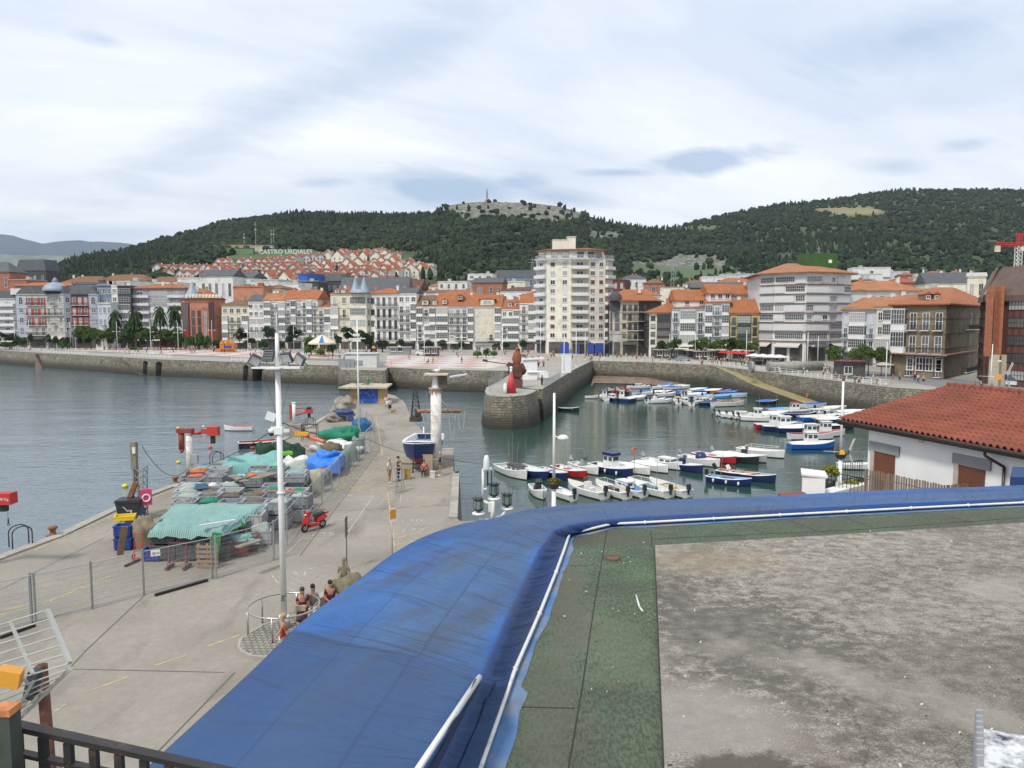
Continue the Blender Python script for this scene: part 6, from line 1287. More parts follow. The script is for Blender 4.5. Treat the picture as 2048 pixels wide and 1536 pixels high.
FPX=[(-110,1290),(72,1245),(185,1218),(288,1190),(425,1158),(548,1121),(575,1092),(606,1052),(644,1006),(664,985),(693,950),(730,909),(750,884),(746,866),(722,850),(712,846)]
WIREM=M('fence_wire',(.36,.38,.39),.5,.1,metal=.3);t=thing('mesh_fence','grey welded mesh fence enclosing the heaps of fishing gear','fence');fpts=[P(*q) for q in FPX]
for i,(a,b_) in enumerate(zip(fpts,fpts[1:])):
    L_=(b_-a).length;n_=max(1,round(L_/3.2)) if i>4 else 1;far=a.y>45
    for k in range(n_):
        p0=a.lerp(b_,k/n_);p1=a.lerp(b_,(k+1)/n_);d=(p1-p0);l=d.length;d=d/l;nn=Vector((-d.y,d.x,0));mb=MB();hh=1.85
        for z in (.12,.6,1.2,hh):mb.tube(p0+d*.05+Vector((0,0,z)),p1-d*.05+Vector((0,0,z)),.02+.018*(far and z==hh) if z in (.12,hh) else .006,5 if z in (.12,hh) else 3,cap=False)
        st=.055 if not far else .11;m_=int(l/st);w_=.0085 if not far else .02
        for j in range(1,m_):q=p0+d*j*st;mb.add([q+nn*0+Vector((0,0,.12))-d*w_/2,q+d*w_/2+Vector((0,0,.12)),q+d*w_/2+Vector((0,0,hh)),q-d*w_/2+Vector((0,0,hh))],[(0,1,2,3)])
        for j in range(1,9):z=.12+j*(hh-.12)/9;mb.add([p0+Vector((0,0,z-w_/2)),p1+Vector((0,0,z-w_/2)),p1+Vector((0,0,z+w_/2)),p0+Vector((0,0,z+w_/2))],[(0,1,2,3)])
        mb.build('mesh_panel',WIREM,t)
        mb=MB();mb.box((p0.x,p0.y,.97),(.07,.07,1.95) if i<6 else (.05,.05,1.9),0,math.atan2(d.y,d.x));mb.build('post',STEEL,t)
q=P(425,1158);mb=MB();mb.box((q.x+.16,q.y+.03,.98),(.07,.07,1.95));mb.build('post',STEEL,t);q=P(72,1245);mb=MB();mb.box((q.x-.13,q.y-.03,.98),(.07,.07,1.95));mb.build('post',STEEL,t)
sg=thing('warning_sign','small white prohibition notice wired to the mesh fence','sign');A_=PY(311,1106,P(311,1185).y-.06);mb=MB();mb.box((A_.x,A_.y,A_.z),(.36,.02,.26),0,.42);mb.build('plate',FRW,sg);mb=MB();mb.torus((A_.x-.09,A_.y-.05,A_.z-.01),.055,.012,12,4,0,'Y');mb.tube((A_.x-.13,A_.y-.06,A_.z+.03),(A_.x-.05,A_.y-.05,A_.z-.05),.01,4);mb.build('prohibition_mark',REDP,sg)
text('notice_text','PROHIBIDO\nEL PASO',.05,IRON,sg,(A_.x+.08,A_.y+.02-.02,A_.z),(math.pi/2,0,.42),.001)

def bin_proto(name,label,col,w_=1.2,d_=1.0,h=.78,vents=False):
    m=M(name+'_plastic',col,.6,.12,2,dirt=tuple(c*.5 for c in col),dirt_amt=.35,dirt_scale=2.5,rnd=.12);t=thing('fish_bin',label,'bin',(0,0,0),0,'plastic fish bins stacked inside the fence');mb=MB();tk=.05
    for s_ in (-1,1):
        mb.box((s_*(w_/2-tk/2),0,h/2+.05),(tk,d_,h-.1));mb.box((0,s_*(d_/2-tk/2),h/2+.05),(w_-2*tk,tk,h-.1))
        mb.box((s_*(w_/2),0,h-.03),(.06,d_+.06,.07));mb.box((0,s_*(d_/2),h-.03),(w_-.06,.06,.07));
        for k in range(4):mb.box((-w_/2+w_*(k+.5)/4,s_*(d_/2+.012),h*.5),(.05,.035,h*.72));mb.box((s_*(w_/2+.012),-d_/2+d_*(k+.5)/4,h*.5),(.035,.05,h*.72))
        mb.box((0,s_*(d_/2+.01),h*.42),(w_*.96,.03,.05));mb.box((0,s_*(d_/2+.01),h*.22),(w_*.96,.03,.05))
    mb.box((0,0,.14),(w_-.02,d_-.02,.05));mb.build('body',m,t)
    for sx in (-1,1):
        for sy in (-1,1):f=MB();f.box((sx*(w_/2-.12),sy*(d_/2-.1),.06),(.2,.16,.12));f.build('foot',m,t)
    return t
GB=bin_proto('grey','grey ribbed plastic fish bin',(.27,.29,.31));DB=bin_proto('charcoal','charcoal plastic fish bin',(.07,.075,.08));LB=bin_proto('pale','pale grey plastic fish bin',(.42,.43,.43));RB_=bin_proto('crimson','dark red slatted plastic fish bin',(.17,.025,.02));BB=bin_proto('navy','royal blue plastic fish bin',(.02,.05,.25),.8,.6,.6);PROT={'g':GB,'d':DB,'l':LB,'r':RB_,'b':BB};usedp=set()
def heap(parent_name,label,cat,loc,sx,sy,sz,mat,seed=0,amp=.35,n=18,rz=0,flat=.75):
    mb=MB()
    def fn(u,v):
        th=u*2*math.pi;ph=v*math.pi/2;r_=math.sin(ph)**flat;x,y=r_*math.cos(th),r_*math.sin(th);z=max(0,math.cos(ph))**.6
        k=1+amp*mnoise.noise(Vector((x*1.8+seed,y*1.8,z*1.8)))+amp*.4*mnoise.noise(Vector((x*6,y*6+seed,z*6)));return Vector((x*sx*k,y*sy*k,z*sz*k if v<.99 else 0))
    mb.grid(fn,n,max(5,n//2));o=mb.build(parent_name,mat,None,loc,rz);tag(o,label,cat);return o
def net_mat(name,c1,c2,sc=9,bump=.7):
    m=M(name,c1,.85,.3,sc*.3,bump=0);t,b=nodes_of(m);g=N(t,'ShaderNodeTexCoord');w1=N(t,'ShaderNodeTexWave',i_Scale=sc,i_Distortion=5,i_Detail=3);L(t,g.outputs['Object'],w1.inputs['Vector'])
    old=b.inputs['Base Color'].links[0].from_socket;L(t,mixc(t,w1.outputs['Fac'],old,c2),b.inputs['Base Color']);bp=N(t,'ShaderNodeBump',i_Strength=bump,i_Distance=.04);L(t,w1.outputs['Fac'],bp.inputs['Height']);L(t,bp.outputs[0],b.inputs['Normal']);return m
NT=net_mat('teal_net',(.13,.36,.34),(.28,.52,.48),5);NG=net_mat('green_net',(.01,.16,.09),(.03,.28,.16),4);NW=net_mat('pale_net',(.34,.42,.37),(.5,.55,.48),6);NB=net_mat('brown_net',(.12,.10,.07),(.2,.17,.11),6);TB=M('bright_blue_tarp',(.03,.18,.62),.5,.15,2,bump=.3);NWH=M('white_sacks',(.58,.58,.57),.8,.12,2,bump=.4);NP=net_mat('mesh_pale_yellow',(.42,.41,.28),(.5,.5,.38),7)
CON=[NW,NT,NB,NWH,NG,None,None,M('orange_floats',(.55,.15,.05),.7,.4,3,bump=.4),M('rope_grey',(.2,.2,.2),.9,.5,5,bump=.5),None,NB,NW]
cname={0:'pale green netting',1:'teal netting',2:'brown netting',3:'white sacking',4:'bright green netting',5:'nothing',6:'nothing',7:'orange floats',8:'grey rope',9:'nothing',10:'brown netting',11:'pale green netting'}
random.seed(5)
def xl(y):return interp(y,[(35,-17.0),(41,-18.4),(46,-20.3),(52,-21.8),(60,-22.6),(66,-22)])
def xr(y):return interp(y,[(35,-14.0),(38,-13.2),(41,-12.6),(44,-11.6),(50,-13.2),(56,-13.4),(62,-13.2),(66,-13)])
rowi=0;y=36.1;ordn=['front','second','third','fourth','fifth','sixth','seventh','eighth','ninth','tenth','eleventh','twelfth','thirteenth','fourteenth','fifteenth','sixteenth','seventeenth','eighteenth','nineteenth','twentieth']
while y<57:
    x=xl(y)+.65;j=0
    while x<xr(y):
        st=2 if (y<52 and random.random()<.85) else 1
        if y>46 and random.random()<.12:x+=1.3;j+=1;continue
        k=random.choice('ggggglld' if y>42 else 'gggggd');rz=random.uniform(-.08,.08)+.05
        if y<37 and j>1:st=1
        for s_ in range(st):
            p=PROT[k];top=s_==st-1;c=random.randrange(12) if (top and not (y<40.5 and x<-13.2)) else 5
            col={'g':'Grey','d':'Charcoal','l':'Pale grey','r':'Dark red','b':'Blue'}[k]
            lb='%s fish bin %s, place %d of the %s row back' % (col,('holding '+cname[c]) if (top and CON[c]) else ('on top, open' if top else 'under another'),j+1,ordn[min(19,rowi)])
            if k not in usedp:o=p;o.location=(x,y,s_*.76);o.rotation_euler=(0,0,rz);o['label']=lb;usedp.add(k)
            else:o=dup(p,(x+random.uniform(-.04,.04),y,s_*.76),rz,lb)
            if top and CON[c]:heap('net_heap' if c != 3 else 'sacks','%s in the bin at place %d of the %s row back' % (cname[c].capitalize(),j+1,ordn[min(19,rowi)]),'net' if c != 3 else 'sacks',(x,y,s_*.76+.45),.56,.46,random.uniform(.34,.5),CON[c],x*3+y,.3,14,rz)['group']='gear heaped in the fish bins'
            k=random.choice('ggl') if k != 'd' else k
        x+=1.28;j+=1
    y+=1.36;rowi+=1
def placebin(k,px,py,z,rz,lb):
    q=P(px,py);p=PROT[k]
    if k not in usedp:o=p;o.location=(q.x,q.y,z);o.rotation_euler=(0,0,rz);o['label']=lb;usedp.add(k)
    else:o=dup(p,(q.x,q.y,z),rz,lb)
    return o
placebin('r',470,1110,0,.3,'dark red slatted bin by the fence corner heaped with green trays');placebin('r',490,1100,0,.3,'second dark red slatted bin behind the tray heaped one');placebin('l',518,1088,0,.3,'pale grey bin of rope beside the dark red slatted bins');placebin('b',250,1098,.0,.1,'small blue and grey bin under the yellow crate by the dustbin');placebin('b',250,1096,.6,.1,'small blue bin holding the yellow crate near the dustbin');placebin('b',308,1120,0,0,'royal blue bin standing behind the mesh fence notice');placebin('b',583,1015,.76,.2,'royal blue bin behind the tall white mast')
heap('rope_heap','tangle of pale green rope in the bin by the fence corner','rope',tuple(P(518,1088)+Vector((0,0,.45))),.55,.45,.6,NW,3);heap('net_heap','teal netting lying in the dark red slatted bins','net',tuple(P(480,1106)+Vector((0,0,.5))),.9,.5,.4,NT,8)
def tray(px,py,z,col,rz,lb,nm='crate',s_=1.0):
    q=P(px,py);mb=MB();m=M(lb.split()[0]+'_'+lb.split()[1]+'_plastic',col,.5,.1)
    mb.box((0,0,.03),(.62*s_,.42*s_,.04));
    for s2 in (-1,1):mb.box((s2*.31*s_,0,.12),(.03,.44*s_,.2));mb.box((0,s2*.21*s_,.12),(.6*s_,.03,.2));mb.box((s2*.31*s_,0,.22),(.06,.48*s_,.03));mb.box((0,s2*.21*s_,.22),(.62*s_,.06,.03))
    o=mb.build(nm,m,None,(q.x,q.y,z),rz);tag(o,lb,'crate')
GRT=(.05,.45,.08)
tray(462,1100,.95,(.10,.55,.12),.2,'lime green fish tray on the dark red slatted bins');tray(478,1095,1.1,(.05,.4,.07),-.3,'bright green fish tray upturned beside the white lid');tray(468,1096,1.2,(.62,.62,.6),-.2,'pale white polystyrene lid on the heap of green trays');tray(252,1085,1.2,(.72,.5,.02),.3,'sunny yellow plastic crate on the small blue bins',s_=1.5);tray(604,905,1.5,(.75,.40,.02),.1,'orange yellow tray on a grey bin among the sacks',s_=1.7)
tray(570,930,.8,(.25,.62,.04),.7,'acid green tray under the round yellow buoy',s_=1.6);tray(405,1030,1.6,(.12,.22,.30),.5,'dark blue crate lying on the teal netting',s_=1.1)

def drape(name,label,cat,quad,z,mat,hang=.55,nu=34,nv=26,rip=.05,sag=.06,seed=0):
    A_,B_,C_,D_=[Vector(q) for q in quad];mb=MB()
    def fn(u,v):
        uu=min(1,max(0,(u-.1)/.8));vv=min(1,max(0,(v-.1)/.8));p=A_.lerp(B_,uu).lerp(D_.lerp(C_,uu),vv);out=0
        du=max(0,.1-u,u-.9)/.1;dv=max(0,.1-v,v-.9)/.1;e=max(du,dv);c=(A_+B_+C_+D_)/4;d=(p-c).normalized()
        zz=z+rip*math.sin((p.x*math.cos(.4)+p.y*math.sin(.4))*16)*.35+sag*mnoise.noise(Vector((p.x*.9+seed,p.y*.9,0)))*2.2+mnoise.noise(Vector((p.x*2.6,p.y*2.6,seed)))*.08-e*hang*(1+.25*mnoise.noise(Vector((p.x*2,p.y*2,3))))
        return Vector((p.x+d.x*e*.16,p.y+d.y*e*.16,zz))
    mb.grid(fn,nu,nv);o=mb.build(name,mat);tag(o,label,cat);return o
NTS=net_mat('striped_teal_net',(.15,.30,.28),(.27,.42,.39),2.0);TW=[n for n in NTS.node_tree.nodes if n.type=='TEX_WAVE'][0];TW.inputs['Distortion'].default_value=1.0;TW.inputs['Scale'].default_value=3.2
drape('net_cover','striped teal netting draped over the front stack of fish bins','net cover',[(-17.0,35.4),(-13.7,35.5),(-13.6,37.9),(-17.3,37.8)],1.62,NTS,.36);drape('net_cover','striped teal netting sheet spread over the rear half of the front bins','net cover',[(-17.5,37.7),(-13.5,37.8),(-13.2,40.2),(-18.0,40.3)],1.66,NTS,.35,seed=4)
drape('net_cover','teal net thrown over a long hump of gear near the middle ladder','net cover',[p2(440,972,0),p2(560,968,0),p2(560,940,0),p2(462,944,0)],1.3,NT,1.1,rip=.02,sag=.25,seed=7)
drape('tarpaulin','bright blue tarpaulin covering bins beside the fence','tarpaulin',[p2(605,962,0),p2(676,955,0),p2(690,935,0),p2(622,938,0)],1.15,TB,.95,rip=.01,sag=.15,seed=9)
heap('tarpaulin','bright blue tarpaulin bundle heaped on top of the covered bins','tarpaulin',tuple(P(655,945)+Vector((0,0,1.0))),.85,.7,.6,TB,2,.5)
heap('net_heap','big emerald green net heap behind the blue tarpaulin','net',tuple(P(672,882)),1.9,1.5,1.15,NG,3,.4,30);heap('net_heap','emerald green net hump just right of the largest green heap','net',tuple(P(697,877)),1.1,1.1,1.1,NG,6,.4,22);heap('tarpaulin','dark blue and teal bundle at the foot of the second mast','tarpaulin',tuple(P(722,862)),1.0,.8,1.2,M('petrol_blue_cover',(.01,.10,.22),.6,.3),4)
heap('sacks','row of white sacks piled along the fence','sacks',tuple(P(690,905)),1.7,1.3,.9,NWH,5,.5,26);heap('sacks','white sacks beside the orange pipe','sacks',tuple(P(652,902)),1.2,1.0,.8,NWH,8,.5,22);heap('sacks','low white sacks next to the yellow buoy','sacks',tuple(P(590,945)),1.4,.8,1.0,NWH,12,.5,22)
heap('net_heap','dark green pile of traps left of the tall mast','net',tuple(P(530,925)),.8,.6,1.5,M('dark_green_traps',(.012,.045,.025),.8,.5,4,bump=.5),2,.3);heap('net_heap','dark green traps behind the tall white mast','net',tuple(P(568,915)),1.6,.9,1.2,MATS['dark_green_traps'],7,.4,22);heap('net_heap','brown net bundle beside the blue tarpaulin bundle','net',tuple(P(665,920)+Vector((0,0,.6))),.9,.7,.8,NB,9,.4);heap('net_heap','pale netting ball on the grey bins left of the fence','net',tuple(P(592,972)+Vector((0,0,.8))),.8,.7,.9,NW,3,.3);heap('net_sack','tall pale mesh sack standing against the fence','sack',tuple(P(634,985)),.5,.45,1.5,NP,1,.2,18,0,.4)
heap('net_sack','brown canvas bundle behind the small blue bins','bundle',tuple(P(288,1092)),.62,.6,1.35,M('burlap',(.20,.165,.11),.9,.2,2,bump=.4),4,.35)
for k,(px,py) in enumerate([(700,935),(714,922),(728,906)]):heap('net_sack','grey green net bag %s behind the fence' % ('nearest the viewer','in the middle of three','farthest of three')[k],'sack',tuple(P(px-12,py)),.6,.5,1.3,net_mat('grey_green_net%d' % k,(.16,.24,.2),(.24,.33,.29),6),k,.25,16,0,.4)
mb=MB();a=P(590,893)+Vector((0,0,1.3));b_=P(650,915)+Vector((0,0,1.3));mb.tube(a,b_,.17,12);o=mb.build('plastic_pipe',M('terracotta_pipe',(.50,.14,.06),.5,.1));tag(o,'thick orange plastic pipe lying over the sacks','pipe')
mb=MB();mb.ball((0,0,0),.42,.42,.38,seg=14,rings=8);o=mb.build('buoy',M('ochre_buoy',(.46,.34,.06),.6,.2));o.location=P(554,942)+Vector((0,0,1.1));tag(o,'big ochre yellow buoy resting on the gear by the mast','buoy')
GW=M('grey_driftwood',(.20,.18,.15),.9,.3,3);
for k,(a,b_,w_,lb,m) in enumerate([((462,955),(490,968),.5,'dark worn plank lying on the teal hump',GW),((505,962),(545,950),.9,'pale grey board lying on the teal hump',GW),((470,968),(515,955),.2,'thin green plank lying on the teal hump',M('green_wood',(.04,.14,.04),.8)),((400,1062),(470,1050),.15,'long pale pole on the striped teal netting',NWH),((508,985),(590,983),.12,'long red and white pole across the bins',M('faded_red_pole',(.5,.14,.1),.7,.3,4)),((475,1090),(520,1075),.35,'grey board leaning over the rope bin',GW)]):
    z=1.75 if k<3 else (1.85 if k==3 else 1.65 if k==4 else 1.5);A_=P(*a,1.6);B_=P(*b_,1.6);mid=(A_+B_)/2;d=B_-A_;mb=MB();mb.box((0,0,0),(d.length,w_,.06));o=mb.build('plank',m,None,(mid.x,mid.y,z),math.atan2(d.y,d.x));tag(o,lb,'plank')
for k,(px,py,rz,lb) in enumerate([(415,1137,0,'weathered wooden pallet leaning upright by the fence')]):
    q=P(px,py);mb=MB()
    for j in range(5):mb.box((0,0,.1+j*.23),(1.0,.03,.13));
    for x in (-.42,0,.42):mb.box((x,.07,.58),(.1,.1,1.12))
    o=mb.build('pallet',M('pallet_wood',(.30,.19,.12),.9,.3,3),None,tuple(q),rz);tag(o,lb,'pallet')
mb=MB();q=P(357,1137)
for x in (-.4,.4):mb.box((x,0,.75),(.06,.06,1.0));mb.box((x,0,.1),(.12,.8,.1));mb.tube((x,-.3,.12),(x,0,.6),.03,4)
for z in (.35,1.2):mb.box((0,0,z),(.8,.06,.06))
mb.box((0,0,.8),(.8,.03,.05));o=mb.build('trestle',M('maroon_steel',(.13,.03,.035),.6,.2),None,tuple(q));tag(o,'maroon steel frame standing in front of the grey bins','frame')
mb=MB();q=P(277,1118)
for x in (-.2,.2):mb.tube((x,0,.15),(x,.1,1.25),.02,5)
mb.torus((0,-.02,.15),.0,.0,3,3)
for x in (-.24,.24):mb.torus((x,0,.14),.12,.035,12,5,0,'X')
mb.tube((-.2,.1,1.25),(.2,.1,1.25),.02,5);mb.box((0,-.15,.05),(.4,.25,.02));mb.tube((-.2,.05,.7),(.2,.05,.7),.015,4);mb.tube((-.2,.03,.4),(.2,.03,.4),.015,4);o=mb.build('hand_truck',REDR,None,tuple(q));tag(o,'orange red hand truck with green bag behind the fence','hand truck')
for k,(px,py,rz,rx,c,lb,sz) in enumerate([(256,1078,.4,.25,(.27,.2,.11),'brown board leaning left of the yellow crate',(.5,.04,1.4)),(275,1070,-.2,-.2,(.01,.015,.05),'narrow navy panel standing behind the yellow crate',(.35,.05,1.5)),(240,1110,.6,.2,(.2,.14,.08),'brown plank leaning on the small blue bins',(.3,.04,1.5)),(567,1030,.3,.2,(.45,.03,.03),'red plank leaning beside the tall mast',(.25,.05,1.3)),(426,1128,.2,.0,(.02,.22,.05),'green panel standing behind the pallet',(.4,.1,1.5))]):
    q=P(px,py);mb=MB();mb.box((0,0,sz[2]/2),sz,0,0,1,0,0);o=mb.build('board',M('board_colour%d' % k,c,.8,.2),None,tuple(q),rz);o.rotation_euler=(rx,.15,rz);tag(o,lb,'board')
mb=MB()
for a,b_,w_ in (((310,1190),(415,1160),.12),((250,1132),(278,1120),.08),((0,1275),(70,1250),.1)):A_=P(*a,.06);B_=P(*b_,.06);d=B_-A_;mb.box((A_+B_)/2,(d.length,w_,.1),0,math.atan2(d.y,d.x))
o=mb.build('kerb_beam',BLK);tag(o,'black rubber beam lying along the foot of the mesh fence','beam')

q=P(262,1040);t=thing('wheeled_bin','black four wheeled dustbin with white scribbled graffiti','dustbin',tuple(q),.1);BP=M('black_bin_plastic',(.022,.024,.027),.5,.15)
mb=MB();mb.add([(-.55,-.36,.22),(.55,-.36,.22),(.55,.36,.22),(-.55,.36,.22),(-.66,-.46,1.12),(.66,-.46,1.12),(.66,.46,1.12),(-.66,.46,1.12)],[(0,3,2,1),(0,1,5,4),(1,2,6,5),(2,3,7,6),(3,0,4,7)]);mb.box((0,0,1.13),(1.4,1.0,.06));mb.build('body',BP,t)
mb=MB();mb.box((-.34,0,1.2),(.66,.96,.09));mb.box((.34,0,1.2),(.66,.96,.09));mb.build('lid',BP,t)
for sx in (-.45,.45):
    for sy in (-.3,.3):mb=MB();mb.tube((sx-.03,sy,.1),(sx+.03,sy,.1),.1,10);mb.build('wheel',BLK,t)
mb=MB();random.seed(3);pts=[(-.3+random.uniform(-.02,.25)+.05*k,-.44,.85-.03*k+random.uniform(-.12,.1)) for k in range(9)];mb.path(pts,.012,4);mb.path([(p[0]*.8+.02,p[1],p[2]-.06) for p in pts[::-1]],.01,4);mb.build('graffiti',FRW,t)
q=P(285,1033);t=thing('lattice_lamp','leaning lattice post with old lantern column by the quay edge','lamp post',tuple(q));mb=MB();lattice(mb,(-.2,.2,0),(-.1,.2,2.9),.55,7,0,.035);mb.build('lattice',STEEL,t)
zz=PY(272,888,q.y).z;mb=MB();mb.box((-.38,.1,zz-.75),(.34,.34,1.5),0,0,.8,0,math.pi);mb.box((-.38,.1,zz-1.6),(.2,.24,1.2));mb.box((-.38,.1,zz+.05),(.3,.3,.12));mb.tube((-.05,.1,0),(-.28,.1,2.9),.04,6);mb.build('column',M('old_zinc',(.20,.175,.14),.7,.25,3),t)
mb=MB();mb.box((-.28,-.12,zz-.35),(.16,.1,.36));mb.build('lamp',LAMPG,t);mb=MB();mb.box((-.45,-.35,1.35),(.26,.2,1.6),0,0,1,0,.42);mb.build('rusty_beam',RUST,t)
mb=MB();mb.box((0,0,.0),(.62,.25,.92));o=mb.build('lifebuoy_case',M('faded_pink_plastic',(.55,.06,.16),.5,.12));q2=PY(292,994,q.y-.5);o.location=q2;t2=o;tag(o,'pink lifebuoy case hanging on the lattice lamp','lifebuoy');o.rotation_euler=(0,0,.5);mb=MB();mb.torus((0,-.14,-.03),.2,.045,16,6,0,'Y');mb.build('ring',FRW,o)

def hoist(bpx,bpy_,ytop,arm,label,red,post,h=None,cyl=True,base=(1.1,1.1,.35),rzb=0,s=1.0):
    b_=P(bpx,bpy_);t=thing('quay_hoist',label,'crane',tuple(b_));zt_=PY(bpx,ytop,b_.y).z;mb=MB();mb.box((0,0,base[2]/2),base,0,.1);mb.build('base',CONK,t)
    mb=MB();mb.tube((0,0,base[2]),(0,0,zt_),.24*s,14);mb.tube((0,0,zt_),(0,0,zt_+.06),.3*s,14);mb.build('post',post,t);return t,zt_,b_
t,zt_,b_=hoist(381,958,868,1,'rusty white quay hoist with a red arm over the grey bins',REDR,RUSTW)
mb=MB();mb.tube((-.55,0,zt_-1.1),(-.55,0,zt_+.2),.2,12);mb.tube((-.55,0,zt_-1.35),(-.55,0,zt_-1.1),.08,10,0,.2);mb.box((-.25,0,zt_+.25),(1.1,.55,.3));mb.build('counterweight',M('rust_red_machine',(.24,.05,.03),.7,.3,3),t)
mb=MB();a=PY(402,866,b_.y)-b_;e=PY(424,862,b_.y-1)-b_;mb.box(((a.x+e.x)/2,(a.y+e.y)/2,(a.z+e.z)/2+.05),((e.x-a.x)*1.15,.26,.34),0,-.8,1,0,-.08);mb.box((e.x+.1,e.y,e.z),(.75,.5,.62));mb.tube((.2,0,a.z),(a.x,a.y,a.z),.13,8);mb.build('arm',REDR,t)
mb=MB();mb.box((e.x+.05,e.y,e.z-.6),(.26,.26,.55));mb.build('hook_block',BLK,t);mb=MB();mb.box((.45,-.2,1.5),(.45,.3,.6));mb.build('control_box',WL['grey'],t)
t,zt_,b_=hoist(589,872,806,1,'small white and red hoist on a tall concrete block',REDR,WPOLE,base=(1.5,1.5,1.2),s=.75)
mb=MB();e=PY(618,822,b_.y)-b_;mb.tube((.1,0,zt_-.5),(e.x,0,e.z+.2),.05,6);mb.tube((.1,0,zt_-1.25),(e.x,0,e.z),.09,6);mb.box((-.3,0,zt_-.9),(.22,.3,1.5));mb.box((e.x,0,e.z),(.65,.45,.4));mb.build('arm',REDR,t);mb=MB();mb.box((e.x,0,e.z-.4),(.25,.25,.4));mb.tube((e.x,0,e.z+.2),(e.x,0,e.z+.4),.25,8);mb.build('hook_block',BLK,t)
b_=P(-75,1150);t=thing('quay_hoist','red hoist arm lettered 400 Kg with a hanging hook at the left edge','crane',tuple(b_));Yh=b_.y+.5;c=PY(14,996,Yh)-b_;mb=MB();mb.box((c.x-1.4,c.y,c.z),(2.2,.35,.4));mb.box((c.x,c.y,c.z),(.62,.55,.52));mb.build('arm',REDP,t)
mb=MB();mb.tube((c.x-2.2,c.y,0),(c.x-2.2,c.y,c.z+.3),.22,12);mb.build('post',RUSTW,t);mb=MB();mb.box((c.x-.15,c.y,c.z-.42),(.26,.26,.36));mb.build('hook_block',BLK,t)
mb=MB();mb.tube((c.x+.0,c.y,c.z-.6),(c.x+.0,c.y,c.z-.95),.008,4);mb.tube((c.x,c.y,c.z-.95),(c.x,c.y,c.z-1.15),.03,6);mb.torus((c.x,c.y,c.z-1.22),.05,.016,10,5,0,'Y');mb.build('hook',BLK,t);text('lettering','400 Kg',.17,FRW,t,(c.x+.0,c.y-.281,c.z),(math.pi/2,0,0),.002)

b_=P(873,938);t=thing('column_crane','tall white rust streaked column crane beside the boat on trestles','crane',tuple(b_));zt_=PY(873,778,b_.y).z;mb=MB();mb.tube((0,0,0),(0,0,zt_),.43,20,0,.40);mb.build('column',RUSTW,t)
mb=MB();mb.tube((0,0,zt_),(0,0,zt_+.1),.55,18);mb.tube((0,0,zt_-.12),(0,0,zt_),.44,18,0,.54)
for k in range(12):a=k*math.pi/6;mb.box((.48*math.cos(a),.48*math.sin(a),zt_-.22),(.08,.08,.2),0,a)
mb.build('flange',M('rust_streaked_flange',(.45,.38,.3),.8,.3,3,dirt=(.2,.08,.04),dirt_amt=.6,dirt_scale=3),t)
zz=PY(873,752,b_.y).z;mb=MB();mb.lathe([(.34,zt_+.12),(.27,zt_+.5),(.2,zt_+.8),(.25,zz)],(0,0,0),12);mb.build('neck',WPOLE,t)
mb=MB();mb.box((.55,0,(zz+zt_)/2+.1),(.6,.6,.95));mb.build('motor_box',M('olive_box',(.09,.08,.05),.6,.2),t);mb=MB();mb.box((.05,-.1,zz+.14),(1.75,1.4,.1));mb.build('roof_plate',M('pink_faded_plate',(.55,.42,.36),.7,.15),t);mb=MB();mb.box((1.7,.2,zz+.02),(1.3,1.3,.06),0,0,1,0,-.15);mb.tube((.9,0,zz-.6),(2.2,.4,zz),.03,4);mb.build('solar_panel',WL['paleblue'],t)
mb=MB();mb.ball((0,0,0),.24,.13,.11,seg=8,rings=6);mb.ball((.2,0,.13),.08,.07,.08,seg=7,rings=5);mb.box((.31,0,.12),(.1,.03,.03));mb.box((-.28,0,.0),(.2,.12,.03));mb.tube((0,.04,-.08),(0,.04,-.22),.012,4);mb.tube((0,-.04,-.08),(0,-.04,-.22),.012,4);o=mb.build('gull',WPOLE,None,tuple(b_+Vector((.1,-.1,zz+.44))));tag(o,'gull standing on top of the column crane','gull')
za=PY(873,826,b_.y+9).z;yb=9;mb=MB();A_=PY(834,822,b_.y+yb)-b_;B_=PY(922,822,b_.y+yb)-b_;mb=MB();mb.tube(A_,B_,.17,8);mb.build('spreader_beam',M('rusty_beam_paint',(.30,.22,.18),.85,.3,3,dirt=(.26,.10,.04),dirt_amt=.8,dirt_scale=1.5),t)
mb=MB();zbk=A_.z
for s_ in (-1,):mb.tube((0,0,zt_-.4),(0,yb,zbk+.35),.09,6);mb.tube((0,yb,zbk+.35),(0,yb,zbk),.05,5)
mb.build('boom',RUSTW,t);mb=MB()
for x0 in (.12,.35,.72,.93):
    p0=A_.lerp(B_,x0);n_=8;dpt=1.3 if x0<.4 else 2.6 if x0<.9 else 1.9
    for w0,w1 in ((0,.6),):mb.path([(p0.x+w0+(w1-w0)*k/n_,p0.y,p0.z-math.sin(math.pi*k/n_)**.7*dpt) for k in range(n_+1)],.05,4)
mb.build('sling',M('grey_webbing',(.33,.34,.33),.9,.15),t)

